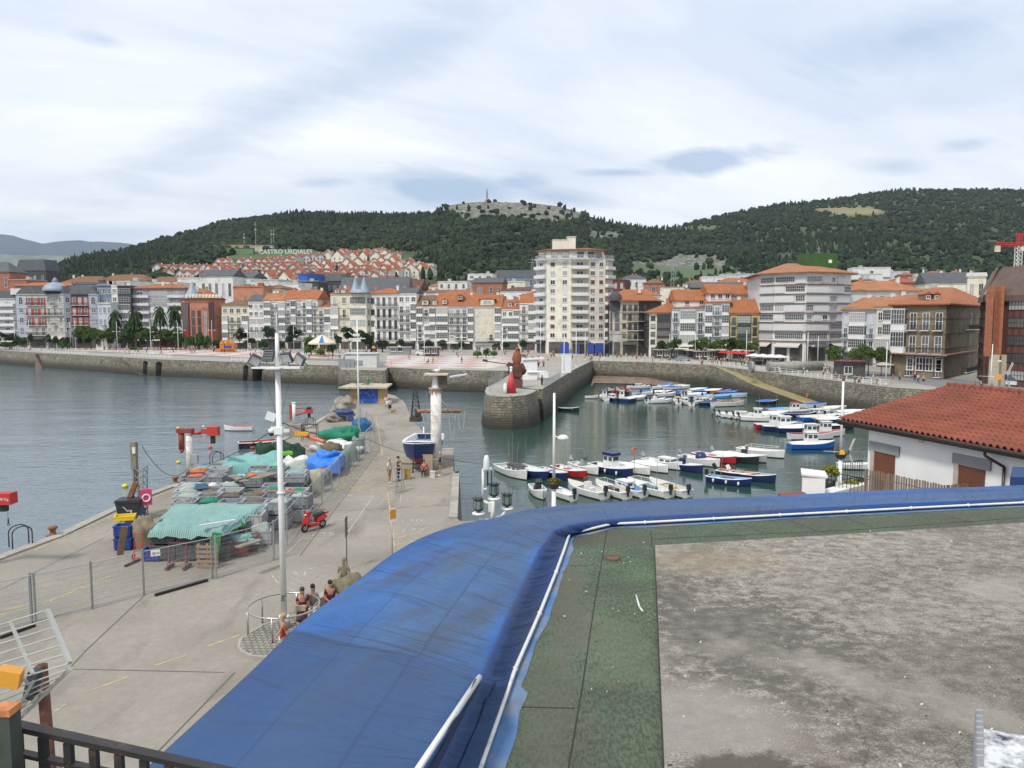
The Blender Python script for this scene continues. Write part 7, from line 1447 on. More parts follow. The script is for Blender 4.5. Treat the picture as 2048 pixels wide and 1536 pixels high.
q=P(832,842);mb=MB();A_=q;tp=PY(830,770,q.y);
for sx,sy in ((-1,-1),(1,-1),(1,1),(-1,1)):mb.tube(q+Vector((sx*.55,sy*.55,0)),tp+Vector((sx*.12,sy*.12,0)),.05,4)
for k in range(8):
    f0,f1=k/8,(k+1)/8;a0=.55*(1-f0)+.12*f0;a1=.55*(1-f1)+.12*f1
    for sx,sy,ex,ey in ((-1,-1,1,-1),(1,-1,1,1),(-1,1,1,1),(-1,-1,-1,1)):mb.tube(q.lerp(tp,f0)+Vector((sx*a0,sy*a0,0)),q.lerp(tp,f1)+Vector((ex*a1,ey*a1,0)),.03,4);mb.tube(q.lerp(tp,f0)+Vector((ex*a0,ey*a0,0)),q.lerp(tp,f1)+Vector((sx*a1,sy*a1,0)),.03,4)
mb.box(q+Vector((0,0,.25)),(1.3,1.3,.5));mb.box(q+Vector((.2,0,.9)),(.5,.6,.7));o=mb.build('derrick',M('dark_rusted_steel',(.05,.045,.04),.8,.3));tag(o,'dark rusted lattice derrick at the edge of the pier','crane')
q=P(844,906);t=thing('light_column','green lantern bucket on a white post behind the boat','lamp',tuple(q));z_=PY(844,868,q.y).z;mb=MB();mb.lathe([(.25,z_-.9),(.36,z_),(.38,z_+.05),(0,z_+.1)],(0,0,0),12);mb.build('bucket',M('dark_green_paint',(.012,.07,.035),.5,.2),t);mb=MB();mb.tube((.15,.1,0),(.15,.1,z_+.6),.06,6);mb.build('post',WPOLE,t)

for px,py,rz,lb in [(42,1092,.9,'black ladder hoops on the quay nearest the left edge'),(434,930,.8,'black ladder hoops between the red armed hoist and green traps'),(621,855,.7,'black ladder hoops beyond the small hoist')]:
    q=P(px,py);t=thing('quay_ladder',lb,'ladder',tuple(q),rz,'ladder hoops along the quay')
    for s_ in (-.24,.24):
        mb=MB();pts=[(-.45,s_,0)]+[(-.0-.45*math.cos(a),s_,.72+.34*math.sin(a)) for a in [math.pi*k/8 for k in range(9)]]+[(.45,s_,0)];mb.path([(x*1.0,y_,z) for x,y_,z in pts],.03,6);mb.build('hoop',BLK,t)
for px,py,lb in [(106,1072,'nearest'),(351,968,'second'),(506,905,'third'),(607,864,'fourth'),(668,832,'farthest')]:
    mb=MB();mb.lathe([(.34,0),(.34,.05),(.16,.1),(.13,.3),(.24,.42),(.24,.5),(0,.52)],(0,0,0),12);o=mb.build('bollard',RUST,None,tuple(P(px,py)));tag(o,'%s rusty mooring bollard along the left edge of the pier' % lb,'bollard','mooring bollards on the pier')
for px,py,c,r_,lb in [(356,857,'y',.26,'yellow mooring buoy left of the red armed hoist'),(357,926,'y',.26,'yellow and white mooring buoy low in front of the hoist post'),(250,974,'y',.3,'yellow and white mooring buoy left of the lattice lamp'),(420,896,'o',.28,'orange mooring buoy right of the hoist post'),(407,854,'w',.2,'small white mooring buoy near the rowing boat')]:
    q=P(px,py,WZ);mb=MB();mb.ball((0,0,.1),r_,r_,r_*.75,seg=10);o=mb.build('mooring_buoy',{'y':MATS['yellow_plastic'] if 0 else M('buoy_yellow',(.62,.5,.04),.4,.1),'o':M('buoy_orange',(.5,.12,.05),.5,.2),'w':FRW}[c],None,tuple(q));tag(o,lb,'buoy','mooring buoys in the bay')
def wire(pts,r_,name,label,mat=BLK,sag=0):
    mb=MB();out=[]
    for a,b_ in zip(pts,pts[1:]):
        for k in range(14):f=k/14;q=a.lerp(b_,f);q.z-=sag*4*f*(1-f);out.append(q)
    out.append(pts[-1]);mb.path(out,r_,4);o=mb.build(name,mat);tag(o,label,'cable');return o
wire([PY(284,892,45.5),PY(380,932,55)],.018,'hanging_cable','slack cable from the lattice lamp to the hoist post',sag=1.2);wire([PY(392,932,55),PY(566,846,30.5),PY(735,878,64),PY(873,914,62)],.018,'hanging_cable','long cable from the hoist past both masts to the column crane',sag=.35);wire([PY(880,914,62),PY(1085,925,60)],.018,'hanging_cable','cable running from the column crane out over the basin',sag=.4)

mb=MB();q=P(620,880)
for sx in (-.7,.7):
    for sy in (-.3,.3):mb.tube(q+Vector((sx,sy,0)),q+Vector((sx,sy,1.5)),.035,5)
for z in (.4,.8,1.2):mb.tube(q+Vector((-.7,-.3,z)),q+Vector((.7,-.3,z)),.03,5)
mb.box(q+Vector((0,0,1.5)),(1.5,.7,.06));o=mb.build('steel_steps',M('brown_steel',(.07,.05,.04),.7));tag(o,'brown steel step frame standing on the quay','steps')
t=thing('shed','small brick shed with blue doors and overhanging concrete roof','shed');A_=P(700,807);B_=P(768,807);dp=4.2;mb=MB();hh=PY(734,776,A_.y).z;mb.prism([(A_.x,A_.y),(B_.x,A_.y),(B_.x-.2,A_.y+dp),(A_.x-.2,A_.y+dp)],0,hh);YBK=M('yellow_brick',(.42,.30,.15),.9,.2,6,dirt=(.2,.14,.08),dirt_amt=.3);mb.build('wall',YBK,t)
mb=MB();C_=P(718,807);D_=P(756,807);mb.box(((C_.x+D_.x)/2,A_.y-.03,hh*.5),(D_.x-C_.x,.08,hh*.98));mb.build('door',M('blue_graffiti_door',(.015,.07,.34),.6,.25,2,dirt=(.3,.33,.36),dirt_amt=.32,dirt_scale=1.6),t)
mb=MB();mb.prism([(A_.x-1.3,A_.y-1),(B_.x+.6,A_.y-1),(B_.x+.4,A_.y+dp+.8),(A_.x-.8,A_.y+dp+.8)],hh,hh+.22);r0=mb.build('roof',M('lichened_concrete',(.42,.38,.28),.9,.35,2,bump=.5),t)
mb=MB();random.seed(4)
for k in range(7):x=A_.x+random.uniform(0,4);mb.tube((x,A_.y+random.uniform(0,3),hh+.5),(x+random.uniform(-1,1),A_.y+random.uniform(0,3),hh+.35+random.random()*.4),.06,5)
mb.build('timber',GW,r0);mb=MB();q=PY(736,760,A_.y+3);mb.tube(Vector((q.x,q.y,hh+.2)),Vector((q.x,q.y,hh+1.3)),.22,8,0,.16);mb.build('green_light',M('green_beacon_glass',(.01,.18,.09),.3),t)
for px,py,a,b_,c,lb in ((674,838,1.2,3.0,1.0,'rough stone rubble parapet nearer the viewer beside the brick shed'),(688,815,1.1,4.2,1.2,'long rubble parapet touching the brick shed')):heap('rubble_parapet',lb,'wall',tuple(P(px,py)),a,b_,c,M('rubble_stone',(.25,.22,.17),.9,.4,.8,bump=.8),px,.4,22,.15,.5)
q=P(686,842);mb=MB();mb.box(q+Vector((0,0,.7)),(2.6,1.2,.2));mb.ball(q+Vector((0,0,1.0)),1.3,.6,.45);mb.tube(q+Vector((-1,-.7,.35)),q+Vector((-1,-.5,.35)),.35,12);mb.tube(q+Vector((1,-.7,.35)),q+Vector((1,-.5,.35)),.35,12);o=mb.build('boat_trailer',M('dark_blue_cover',(.03,.05,.14),.6,.5,2));tag(o,'covered boat trailer parked by the rubble parapet','trailer')

q=P(779,1105);Yq=33.5;b_=Vector((XY(779,Yq),Yq,0));t=thing('notice_board','orange and white notice on a grey post beside the canopy','sign',tuple(b_));z_=PY(782,1030,Yq).z;mb=MB();mb.tube((0,0,0),(0,0,z_),.03,6);mb.build('post',STEEL,t);mb=MB();mb.box((.06,-.04,z_),(.34,.02,.62),0,.75);mb.build('panel',FRW,t);mb=MB();mb.box((.06,-.056,z_+.05),(.3,.01,.42),0,.75);mb.build('orange_field',M('orange_sign_paint',(.60,.24,.02),.6,.08),t)
text('notice_text','ATENCION\nZONA DE\nCARGA\nY DESCARGA',.07,IRON,t,(.055,-.066,z_+.05),(math.pi/2,0,.75),.001)
b_=P(694,1210);t=thing('flat_sign','edge on traffic sign on a thin brown post behind the statue','sign',tuple(P(694,1140)));Yq=P(694,1140).y;z1=PY(694,1034,Yq).z;mb=MB();mb.tube((0,0,0),(0,0,z1),.028,6);mb.box((0,0,z1-.45),(.035,.4,.9));mb.build('post',M('brown_sign_post',(.10,.085,.075),.6,.2),t)

b_=Vector((XY(988,18.5),18.5,6.2));t=thing('lantern_stand','white arms carrying three ship lanterns just beyond the canopy','lamp',tuple(b_));GLZ=M('green_lantern_glass',(.16,.22,.18),.15,.2);LCAP=M('lantern_black',(.02,.025,.022),.5)
def lp(px,py,dy=0):return PY(px,py,18.5+dy)-b_
mb=MB();mb.tube(lp(985,1045),lp(985,1003),.055,8);mb.path([lp(958,1036),lp(968,1040),lp(985,1040)],.035,6);mb.path([lp(1010,1024,.3),lp(1003,1032,.2),lp(985,1038)],.035,6);mb.tube(lp(985,1010),lp(966,1002),.04,6);mb.tube(lp(966,1002),lp(966,938),.035,6);mb.tube(lp(966,940),lp(984,938),.045,6);mb.box(lp(981,1014),(.1,.1,.22));mb.tube(lp(966,978),lp(974,978),.03,6);mb.build('arm',RUSTW,t)
mb=MB();q=lp(973,938);mb.lathe([(.08,0),(.085,.06),(.07,.25),(.045,.33),(0,.35)],q,10);mb.build('obelisk_lamp',LAMPG,t);mb=MB();q=lp(975,940);mb.tube(q,q+Vector((0,0,-.4)),.02,5);q=lp(983,940);mb.tube(q,q+Vector((0,0,-.42)),.015,5);mb.build('cable_drop',BLK,t)
for px,py,dy in ((957,1028,0),(988,998,.2),(1014,1018,.4)):
    q=lp(px,py,dy);l=MB();l.lathe([(.15,0),(.16,.015),(.15,.035),(0,.04)],q,16);ld=l.build('lantern',FRW,t);l=MB();l.lathe([(.02,.04),(.10,.09),(.115,.12),(.115,.14),(.1,.14)],q,12);l.lathe([(.11,.34),(.125,.37),(.11,.39),(0,.39)],q,12)
    for k in range(6):a=k*math.pi/3;l.tube(q+Vector((.115*math.cos(a),.115*math.sin(a),.12)),q+Vector((.115*math.cos(a),.115*math.sin(a),.38)),.008,4);l.tube(q+Vector((.13*math.cos(a),.13*math.sin(a),.37)),q+Vector((.14*math.cos(a),.14*math.sin(a),.42)),.01,4)
    l.build('cage',LCAP,ld);l=MB();l.lathe([(.10,.13),(.105,.22),(.10,.35)],q,12);l.build('glass',GLZ,ld)

FLW=leafmat('flower_basket_leaves',(.03,.06,.015),(.14,.10,.02),.4,3)
def leafball(mb,c,r_,n,s_=.08,sz=1):
    for k in range(n):
        a=random.uniform(0,6.28);ph=math.acos(random.uniform(-.3,1));rr_=r_*random.uniform(.6,1.05);q=Vector(c)+Vector((rr_*math.sin(ph)*math.cos(a),rr_*math.sin(ph)*math.sin(a),rr_*math.cos(ph)*sz));d=Vector((random.gauss(0,1),random.gauss(0,1),random.gauss(0,1))).normalized()*s_;e=d.orthogonal().normalized()*s_*.7;mb.add([q-d,q+e,q+d,q-e],[(0,1,2,3)])
for px,Y,yt,yl,ybk,hd,lb in [(1109,35,786,876,966,1,'white post with a flower basket and a domed lamp rising behind the canopy'),(1689,42,762,None,908,0,'white post with rusty top and a flower basket by the white house')]:
    q=Vector((XY(px,Y),Y,0));t=thing('lamp_post',lb,'lamp post',tuple(q));z1=PY(px,yt,Y).z;mb=MB();zb_=PY(px,ybk,Y).z;mb.tube((0,0,0),(0,0,zb_),.105,10);mb.tube((0,0,zb_),(0,0,z1),.075,10,0,.055);mb.build('pole',WPOLE,t)
    if hd:z2=PY(px,yl,Y).z;mb=MB();mb.tube((0,0,z2+.1),(.3,0,z2),.03,6);mb.lathe([(.02,.16),(.16,.13),(.26,.03),(.27,-.02),(.2,-.08),(0,-.1)],(.42,0,z2),14);mb.build('lamp_head',LAMPG,t)
    else:mb=MB();mb.tube((0,0,z1),(0,0,z1+.25),.07,8);mb.build('rusty_cap',RUST,t)
    mb=MB();mb.lathe([(.2,-.25),(.3,-.05),(.32,.05),(.0,.05)],(0,0,zb_),12);k_=mb.build('basket',LCAP,t);mb=MB();leafball(mb,(0,0,zb_+.05),.34,200,.06,.5);mb.build('flowers',FLW,k_)
q=P(1660,962,5.25);t=thing('potted_shrub','round yellow green shrub in a black pot on the white terrace','plant',tuple(q));mb=MB();mb.tube((0,0,-.3),(0,0,.05),.17,10,0,.22);mb.build('pot',LCAP,t);mb=MB();leafball(mb,(0,0,.3),.33,700,.05,.9);mb.build('foliage',leafmat('yellow_green_leaves',(.10,.13,.015),(.26,.24,.03),.4,4),t)
for px,py,lb in [(1700,982,'small green shrub behind the black terrace railing'),(1722,978,'reddish shrub at the end of the slat fence')]:q=P(px,py,4.9);mb=MB();leafball(mb,(0,0,.1),.38,500,.05,.9);o=mb.build('shrub',MATS['yellow_green_leaves'] if px==1700 else FLW,None,tuple(q));tag(o,lb,'plant')

BM={}
def bc(n):
    C_={'w':(.68,.68,.66),'n':(.012,.025,.10),'b':(.01,.10,.42),'r':(.36,.02,.02),'k':(.02,.022,.025),'o':(.40,.15,.04),'g':(.02,.15,.12),'c':(.56,.54,.46),'l':(.12,.32,.55),'y':(.55,.42,.12),'s':(.30,.33,.34)}[n]
    return M('boat_paint_'+{'w':'white','n':'navy','b':'blue','r':'red','k':'black','o':'varnish','g':'green','c':'cream','l':'light_blue','y':'yellow','s':'grey'}[n],C_,.35,.06,2,dirt=tuple(q*.6 for q in C_),dirt_amt=.15)
ACR=M('tinted_cabin_glass',(.05,.07,.08),.1,.1)
def boat(label,px,py,ln,hd,hull='w',inn='c',kit='m',acc='n',grp='boats moored in the harbour',bk='k',z=WZ,beam=None,base=None):  # default black hull bottom paints in the dark shadow along the waterline
    """kit letters: m outboard, t outboard tilted up, c centre console, h wheelhouse, k cuddy cabin, v cover, s sprayhood, a arch, p mast pole, q two poles, f fenders, j inner seats box, L lifebuoy, o oars"""
    q=P(px,py,z) if base is None else Vector(base);t=thing('rowing_boat' if 'o' in kit else 'motor_boat',label,'boat',tuple(q),R(hd+random.uniform(-3,3)),grp);B=beam or ln*.34;fb=.32+ln*.055;n=12;mb=MB();st=[]
    for i in range(n+1):
        u=i/n;x=-ln/2+ln*u;hb=B/2*min(1,.80+.6*u)*(1-max(0,(u-.42)/.58)**2.6);sh=fb*(1+.10*(1-u)**2+.55*u**3);st.append((x,max(.02,hb),sh,-.22+.35*max(0,u-.8)*2.2))
    def skin(rows,mi,flip=False):
        k=len(rows[0]);mb.add([p for r_ in rows for p in r_],[((i*k+j,(i+1)*k+j,(i+1)*k+j+1,i*k+j+1) if not flip else (i*k+j+1,(i+1)*k+j+1,(i+1)*k+j,i*k+j)) for i in range(len(rows)-1) for j in range(k-1)],mi,True)
    for s_ in (-1,1):skin([[(x+(.18*ln*.1 if i>9 else 0)*0,s_*hb*.25,kz),(x,s_*hb*.8,.02),(x,s_*hb*.86,.10)] for i,(x,hb,sh,kz) in enumerate(st)],1,s_<0);skin([[(x,s_*hb*.86,.10),(x+.03*u_,s_*hb*.96,sh*.6),(x+.06*u_,s_*hb,sh)] for (x,hb,sh,kz),u_ in [(q_,i/n*ln*.25) for i,q_ in enumerate(st)]],0,s_<0)
    x,hb,sh,kz=st[0];mb.add([(x,-hb,sh),(x,hb,sh),(x,hb*.86,.1),(x,hb*.25,kz),(x,-hb*.25,kz),(x,-hb*.86,.1)],[(0,1,2,3,4,5)]);mb.build('hull',[bc(hull),bc(bk)],t)
    mb=MB();d_=.55 if 'v' not in kit else 1
    for s_ in (-1,1):
        skin([[(x+.06*i/n*ln*.25,s_*hb*1.03,sh-.03),(x+.06*i/n*ln*.25,s_*hb*1.03,sh+.03),(x+.06*i/n*ln*.25,s_*hb*.84,sh+.03)] for i,(x,hb,sh,kz) in enumerate(st)],0,s_<0)
    mb.box((st[0][0],0,st[0][2]),(.1,st[0][1]*2,.06));mb.build('gunwale',[bc('w' if hull != 'o' else 'o')],t)
    mb=MB();fd=.7 if 'o' in kit or ln<4.6 else .62
    for s_ in (-1,1):skin([[(x,s_*hb*.84,sh+.02),(x,s_*hb*.74,.16),(x,0,.14)] for x,hb,sh,kz in st[:int(n*fd)+1]],0,s_>0)
    k0=int(n*fd);mb.add([(st[k0][0],-st[k0][1]*.84,st[k0][2]),(st[k0][0],st[k0][1]*.84,st[k0][2]),(st[k0][0],st[k0][1]*.74,.16),(st[k0][0],-st[k0][1]*.74,.16)],[(0,1,2,3)]);
    for s_ in (-1,1):skin([[(x,s_*hb*.84,sh+.03),(x,0,sh+.07)] for x,hb,sh,kz in st[k0:]],0,s_>0)
    mb.build('deck',[bc(inn)],t);mb=MB()
    for u in ((-.33,.0,.2) if 'o' in kit else (-.3,)):x=ln*u;mb.box((x,0,fb*.72),(.28,B*.84,.05))
    mb.build('seat',[bc('w' if inn != 'w' else 'c')],t)
    if 'm' in kit or 't' in kit:
        tl='t' in kit;mb=MB();x=-ln/2-.14;r_=.5 if tl else 0;mb.box((x-(.25 if tl else 0),0,fb+.42),(.34,.3,.52),0,0,.82,0,-r_);mb.box((x-(.05 if tl else 0),0,fb),(.14,.14,.6),0,0,1,0,-r_*1.6 if tl else 0);mb.box((x-(.5 if tl else 0),0,fb*.3 if tl else -.1),(.34,.06,.2),0,0,1,0,-r_*2);mb.build('outboard_motor',[bc('s' if 'G' in kit else 'w' if 'W' in kit else 'k')],t)
    if 'c' in kit:mb=MB();mb.box((-.05*ln,0,fb*.5+.45),(.6,.6,.95),0,0,.85);mb.box((-.05*ln-.55,0,fb*.5+.2),(.45,.6,.5));mb.build('console',[bc(acc if acc in 'nks' else 'w')],t);mb=MB();mb.box((-.02*ln+.16,0,fb*.5+1.1),(.04,.58,.35),0,0,1,0,-.4);mb.build('windscreen',[ACR],t)
    if 'h' in kit or 'k' in kit:
        h_=1.45 if 'h' in kit else .55;l_=ln*(.24 if 'h' in kit else .34);cx=ln*(-.02 if 'h' in kit else .12);bw=B*(.56 if 'h' in kit else .62);z0=fb*.9;mb=MB();mb.box((cx,0,z0+h_/2),(l_,bw,h_),0,0,.88)
        cb_=mb.build('cabin',[bc('w')],t);mb=MB();zw=z0+h_*(.70 if 'h' in kit else .55);hh=.42 if 'h' in kit else .2
        for s_ in (-1,1):
            for dx in (-.24,.24):mb=MB();mb.box((cx+dx*l_,s_*bw*.455,zw),(l_*.34,.07,hh));mb.build('window',[ACR],cb_)
        mb=MB();mb.box((cx+l_*.455,0,zw),(.08,bw*.7,hh));mb.box((cx-l_*.455,0,zw),(.08,bw*.5,hh));mb.build('window',[ACR],cb_);mb=MB();mb.box((cx,0,z0+h_+.04),(l_*1.12,bw*1.05,.08 if acc != 'B' else .3));mb.build('roof',[bc(acc if acc != 'B' else 'n')],cb_)
        if acc=='B':cb_.children[-1].name='roof'
    if 's' in kit:mb=MB();mb.lathe([(B*.36,0),(B*.34,.4),(B*.25,.75),(.05,.85)],(ln*.02,0,fb*.9),10,sx=.9);mb.build('sprayhood',[bc(acc)],t)
    if 'v' in kit:
        mb=MB()
        for s_ in (-1,1):skin([[(x*1.0,s_*hb*1.05,sh+.0),(x*.99,s_*hb*.6,sh+.22*math.sin(math.pi*min(1,i/n+.15))),(x*.98,0,sh+.34*math.sin(math.pi*min(1,i/n*.9+.1)))] for i,(x,hb,sh,kz) in enumerate(st)],0,s_>0)
        mb.build('cover',[bc(acc)],t)
    if 'a' in kit:mb=MB();w2=B*.42;x=-ln*.22;mb.path([(x,-w2,fb),(x-.15,-w2*.9,fb+1.7),(x-.15,w2*.9,fb+1.7),(x,w2,fb)],.03,5);mb.tube((x-.15,0,fb+1.7),(x-.15,0,fb+3),.015,4);mb.tube((x-.15,w2*.6,fb+1.7),(x-.3,w2*.6,fb+3.4),.012,4);mb.build('arch',[STEEL],t)
    for ch,xs in (('p',(-.2,)),('q',(-.02,.12,-.14))):
        if ch in kit:
            for x in xs:mb=MB();hh=random.uniform(2.6,4.2);mb.tube((x*ln,0,fb),(x*ln+random.uniform(-.3,.3),random.uniform(-.3,.3),fb+hh),.03,5,0,.015);mb.tube((x*ln-.3,0,fb+hh*.72),(x*ln+.3,0,fb+hh*.72),.012,4);mb.build('mast',[STEEL],t)
    if 'f' in kit:
        for u in (-.3,0,.28):mb=MB();hb=B*.5;mb.tube((u*ln,-hb*1.06,fb*.25),(u*ln,-hb*1.06,fb*.85),.1,7);mb.build('fender',[FRW],t)
    if 'j' in kit:mb=MB();mb.box((-.05*ln,0,fb*.8),(ln*.22,B*.45,.3));mb.box((.1*ln,.1,fb*.75),(ln*.1,B*.3,.3));mb.build('gear_box',[bc(acc)],t)
    if 'L' in kit:mb=MB();mb.tube((0,0,fb),(0,0,fb+1.7),.03,5);mb.torus((0,0,fb+1.7),.33,.075,16,6,0,'X');mb.build('lifebuoy',[M('lifebuoy_orange',(.6,.12,.04),.5,.3)],t)
    if 'R' in kit:mb=MB();mb.path([(-ln*.3,-B*.42,fb+.5),(ln*.35,-B*.3,fb+.6),(ln*.35,B*.3,fb+.6),(-ln*.3,B*.42,fb+.5)],.025,4,0,True);[mb.tube((x*ln,s_*B*.38,fb),(x*ln,s_*B*.38,fb+.5),.02,4) for x in (-.28,0,.3) for s_ in (-1,1)];mb.build('rail',[FRW],t)
    return t
random.seed(21)
for a in [
 ('white fishing boat with small dark wheelhouse and many masts, leftmost of the front row',1026,950,6.6,-38,'w','w','jqk','k'),('navy hulled boat close against the leftmost white fishing boat',1066,951,6.2,-30,'n','w','jp','w'),
 ('navy boat with pale deck and blue box behind the white lamp post',1106,954,5.2,-32,'n','w','jp','b'),('red hulled open boat with red boxes inside',1141,950,5.6,-34,'r','w','jp','r'),('white centre console boat with tall steel arch',1170,943,5.4,-35,'w','w','Gtcaf','s'),
 ('cabin boat with navy hull and blue canopy roof',1224,946,6.4,-22,'n','w','hpf','B'),('white boat with an orange lifebuoy on a pole',1267,944,5.2,-25,'w','w','vL','w'),('long low white covered boat right of the lifebuoy boat',1302,940,5.2,-22,'w','w','v','w'),
 ('white cuddy boat with dark windows and grey outboard',1326,934,5.6,-25,'w','w','Gtkp','w'),('navy motor boat with navy covered console',1368,939,5.6,-28,'n','w','cap','n'),('white motor boat with navy sprayhood',1400,928,6.0,-24,'w','w','Gtsa','n'),
 ('bright red hull with a red box on its white deck',1430,922,6.0,-24,'r','w','jp','r'),('black hulled white decked boat with a grey outboard',1472,922,6.2,-22,'k','w','Gtv','w'),('slate grey hull with a black upright cover behind the black hulled boat',1492,920,5.6,-20,'s','w','c','k'),('slim white boat with low white rails at the right end of the front row',1522,911,6.2,-12,'w','w','R','w'),
 ('white clinker boat with a dark covered console, bow towards the viewer',1077,990,4.6,-82,'w','w','c','k'),('small white boat with black outboard behind the flower basket',1124,994,4.2,118,'w','w','m','w'),('white open boat with a black outboard, left of the four sterns',1172,988,5.8,122,'w','c','mcf','w'),
 ('white boat with black outboard and a round cushion, second of the four sterns',1222,988,5.4,120,'w','c','mjR','k'),('white boat with a square hatch cover, low between two open boats',1258,986,4.8,118,'w','l','mkp','w'),('white boat with a bright green cloth and tilted solar panel',1296,985,6.0,122,'w','w','mjRp','g'),('white boat with yellow can, rightmost of the near sterns',1336,984,5.8,120,'w','c','mjp','y'),
 ('navy open boat with three white fenders',1458,968,4.8,-15,'n','l','mpfj','n'),('varnished orange brown rowing boat between two navy boats',1476,956,4.8,-22,'k','o','to','o'),('navy boat with a tilted white outboard',1506,960,5.0,-24,'n','s','Wt','w'),
 ('blue hulled white topped fishing boat lying side on',1623,897,6.4,4,'b','w','hjv','w'),('white fishing boat with red rail and cabin behind the blue hulled boat',1622,878,6.6,4,'w','r','hp','w'),('red and white cabin boat farther behind the blue hulled boat',1652,872,6.0,10,'w','r','hp','w'),
 ('red sterned white boat left of the white cabin boat',1552,857,6.8,2,'r','w','hjp','w'),('navy hulled long boat with white cabin and black hatch',1570,861,7.2,0,'n','w','hR','w'),('low navy hulled white boat in front of the black hatch boat',1596,864,7.0,4,'n','w','v','w'),
 ('white dinghy floating alone near the mole wall',1183,797,2.9,0,'w','c','o','w'),('light blue rowing boat floating beside the mole',1138,822,4.0,-22,'k','l','o','l'),('small boat under a bright blue cover below the slipway',1535,808,4.6,10,'k','b','v','b'),('white rowing boat half hidden by the white house',1712,938,4.2,-12,'w','w','o','w')]:
    a=list(a);a[4]=a[4]*.6-(38 if a[1]<1440 or a[2]<930 else 26) if -45<a[4]<-10 and a[1]<1535 and a[2]>905 else a[4];a[3] *= .92;boat(*a)
boat('white rowing boat with red interior floating alone in the bay',478,861,4.2,178,'w','r','o','w',None);boat('black boat with bright red deck moored at the pier',532,893,6.6,20,'k','r','jo','r',None)
OR=['first','second','third','fourth','fifth','sixth','seventh','eighth','ninth','tenth','eleventh','twelfth','thirteenth','fourteenth']
def fleet(lst,place):
    nm={'w':'white','n':'navy','b':'blue','r':'red','k':'black','c':'cream','l':'light blue','g':'green','o':'varnished','s':'grey'}
    for i,(px,py,ln,hd,hu,inn,kit,acc) in enumerate(lst):
        boat('%s boat with %s, %s %s' % (nm[hu],'a %s cover' % nm.get(acc,'yellow') if 'v' in kit else 'a wheelhouse' if 'h' in kit else 'a low cabin' if 'k' in kit else 'an open %s deck' % nm[inn],OR[i],place),px,py,ln,hd,hu,inn,kit,acc)
fleet([(1208,799,5,95,'w','w','hp','b'),(1226,800,5.2,100,'n','w','mk','w'),(1243,801,5.2,88,'n','w','hL','w'),(1262,802,5.4,60,'n','w','vp','w'),(1276,800,4.6,40,'w','w','v','w'),(1312,805,4.8,30,'w','w','mc','w'),(1322,806,4.4,12,'w','w','mj','k'),(1355,806,5,82,'w','w','mk','y'),(1372,808,4.8,95,'w','w','mk','w'),(1383,809,4.8,80,'w','g','mc','k'),(1404,808,5,30,'w','w','mk','w'),(1421,810,4.4,8,'n','n','v','n'),(1456,812,6.4,14,'w','o','oR','w')],'in the nearest back wall rank')
fleet([(1216,785,4.4,80,'k','s','mo','w'),(1232,784,4.4,80,'r','s','m','k'),(1254,786,4.4,75,'k','r','mo','w'),(1285,789,4.4,15,'w','b','v','b'),(1302,790,4.8,20,'w','w','mj','r'),(1322,789,5,12,'r','w','v','w'),(1330,793,5,16,'w','w','mc','w'),(1356,790,4.6,70,'b','b','mp','b'),(1374,792,4.4,60,'w','w','mp','w'),(1393,794,5,20,'w','w','mv','w'),(1408,797,4.2,20,'w','l','v','l'),(1428,797,5,14,'w','w','mj','r'),(1444,797,4.4,20,'l','l','v','l')],'in the middle back wall rank')
fleet([(1272,777,4.6,6,'w','w','mk','w'),(1286,777,4.4,12,'w','w','mj','w'),(1322,778,5,20,'w','w','mp','w'),(1331,773,4.2,30,'w','b','v','b'),(1346,779,4.4,10,'w','b','v','b'),(1361,777,4.4,4,'w','w','v','w'),(1396,784,5,22,'w','w','v','w'),(1409,786,5,24,'b','b','v','b'),(1425,786,5.2,22,'n','w','v','w'),(1443,787,5,20,'o','o','o','o'),(1456,789,4.6,14,'b','n','v','b'),(1472,795,5,14,'w','l','v','l')],'in the farthest back wall rank')
fleet([(1462,833,4.8,-28,'w','w','tj','w'),(1474,836,5,-26,'w','w','tk','w'),(1490,838,5.2,-24,'w','w','ta','w'),(1504,840,5.2,-22,'w','w','tcR','w'),(1517,842,5.4,-18,'w','c','th','w'),(1534,836,5.6,4,'w','w','vp','w'),(1548,833,5.2,4,'s','w','v','w')],'left of the red sterned boat')
fleet([(1566,826,5.6,4,'r','l','vp','l'),(1590,829,5.6,6,'c','y' if 0 else 'c','hR','r'),(1600,834,5.4,2,'n','s','v','k'),(1613,815,4.6,8,'w','r','jL','r'),(1628,815,4.6,6,'w','b','v','b'),(1626,832,6,6,'w','w','k','w'),(1640,822,5,8,'g','g','o','g'),(1636,842,6.4,6,'b','c','v','c'),(1656,824,5,12,'w','w','mj','w'),(1668,822,5,12,'w','w','v','w'),(1665,846,6,8,'n','w','v','w'),(1680,836,5.4,10,'w','w','m','w'),(1672,858,5.6,10,'k','w','tj','w'),(1700,830,5.4,10,'w','w','v','w')],'under the slipway end')
q=P(838,944);t=boat('navy and red wooden boat on trestles, bow towards the viewer',0,0,7.0,-90,'n','w','jp','g',None,'r',beam=3.0,base=(q.x,q.y+2.4,1.25))
for c in t.children:
    if c.name.startswith('hull'):c.scale=(1,1,1.35);c.location=(0,0,-.25)
mb=MB()
for yy in (-2.3,1.6):
    for s_ in (-.45,.45):mb.tube((s_,yy,0),(s_*.9,yy,.95),.04,5);mb.tube((s_,yy-.3,.03),(s_,yy+.3,.03),.04,5)
    mb.tube((-.6,yy,.95),(.6,yy,.95),.05,5);mb.tube((-.5,yy,.3),(.5,yy,.3),.03,4)
mb.tube((-1.6,-.5,.3),(1.6,-.5,.3),.05,5);o=mb.build('trestle',IRON,None,(q.x,q.y+2.2,0));tag(o,'dark steel trestles under the navy and red boat','trestle')
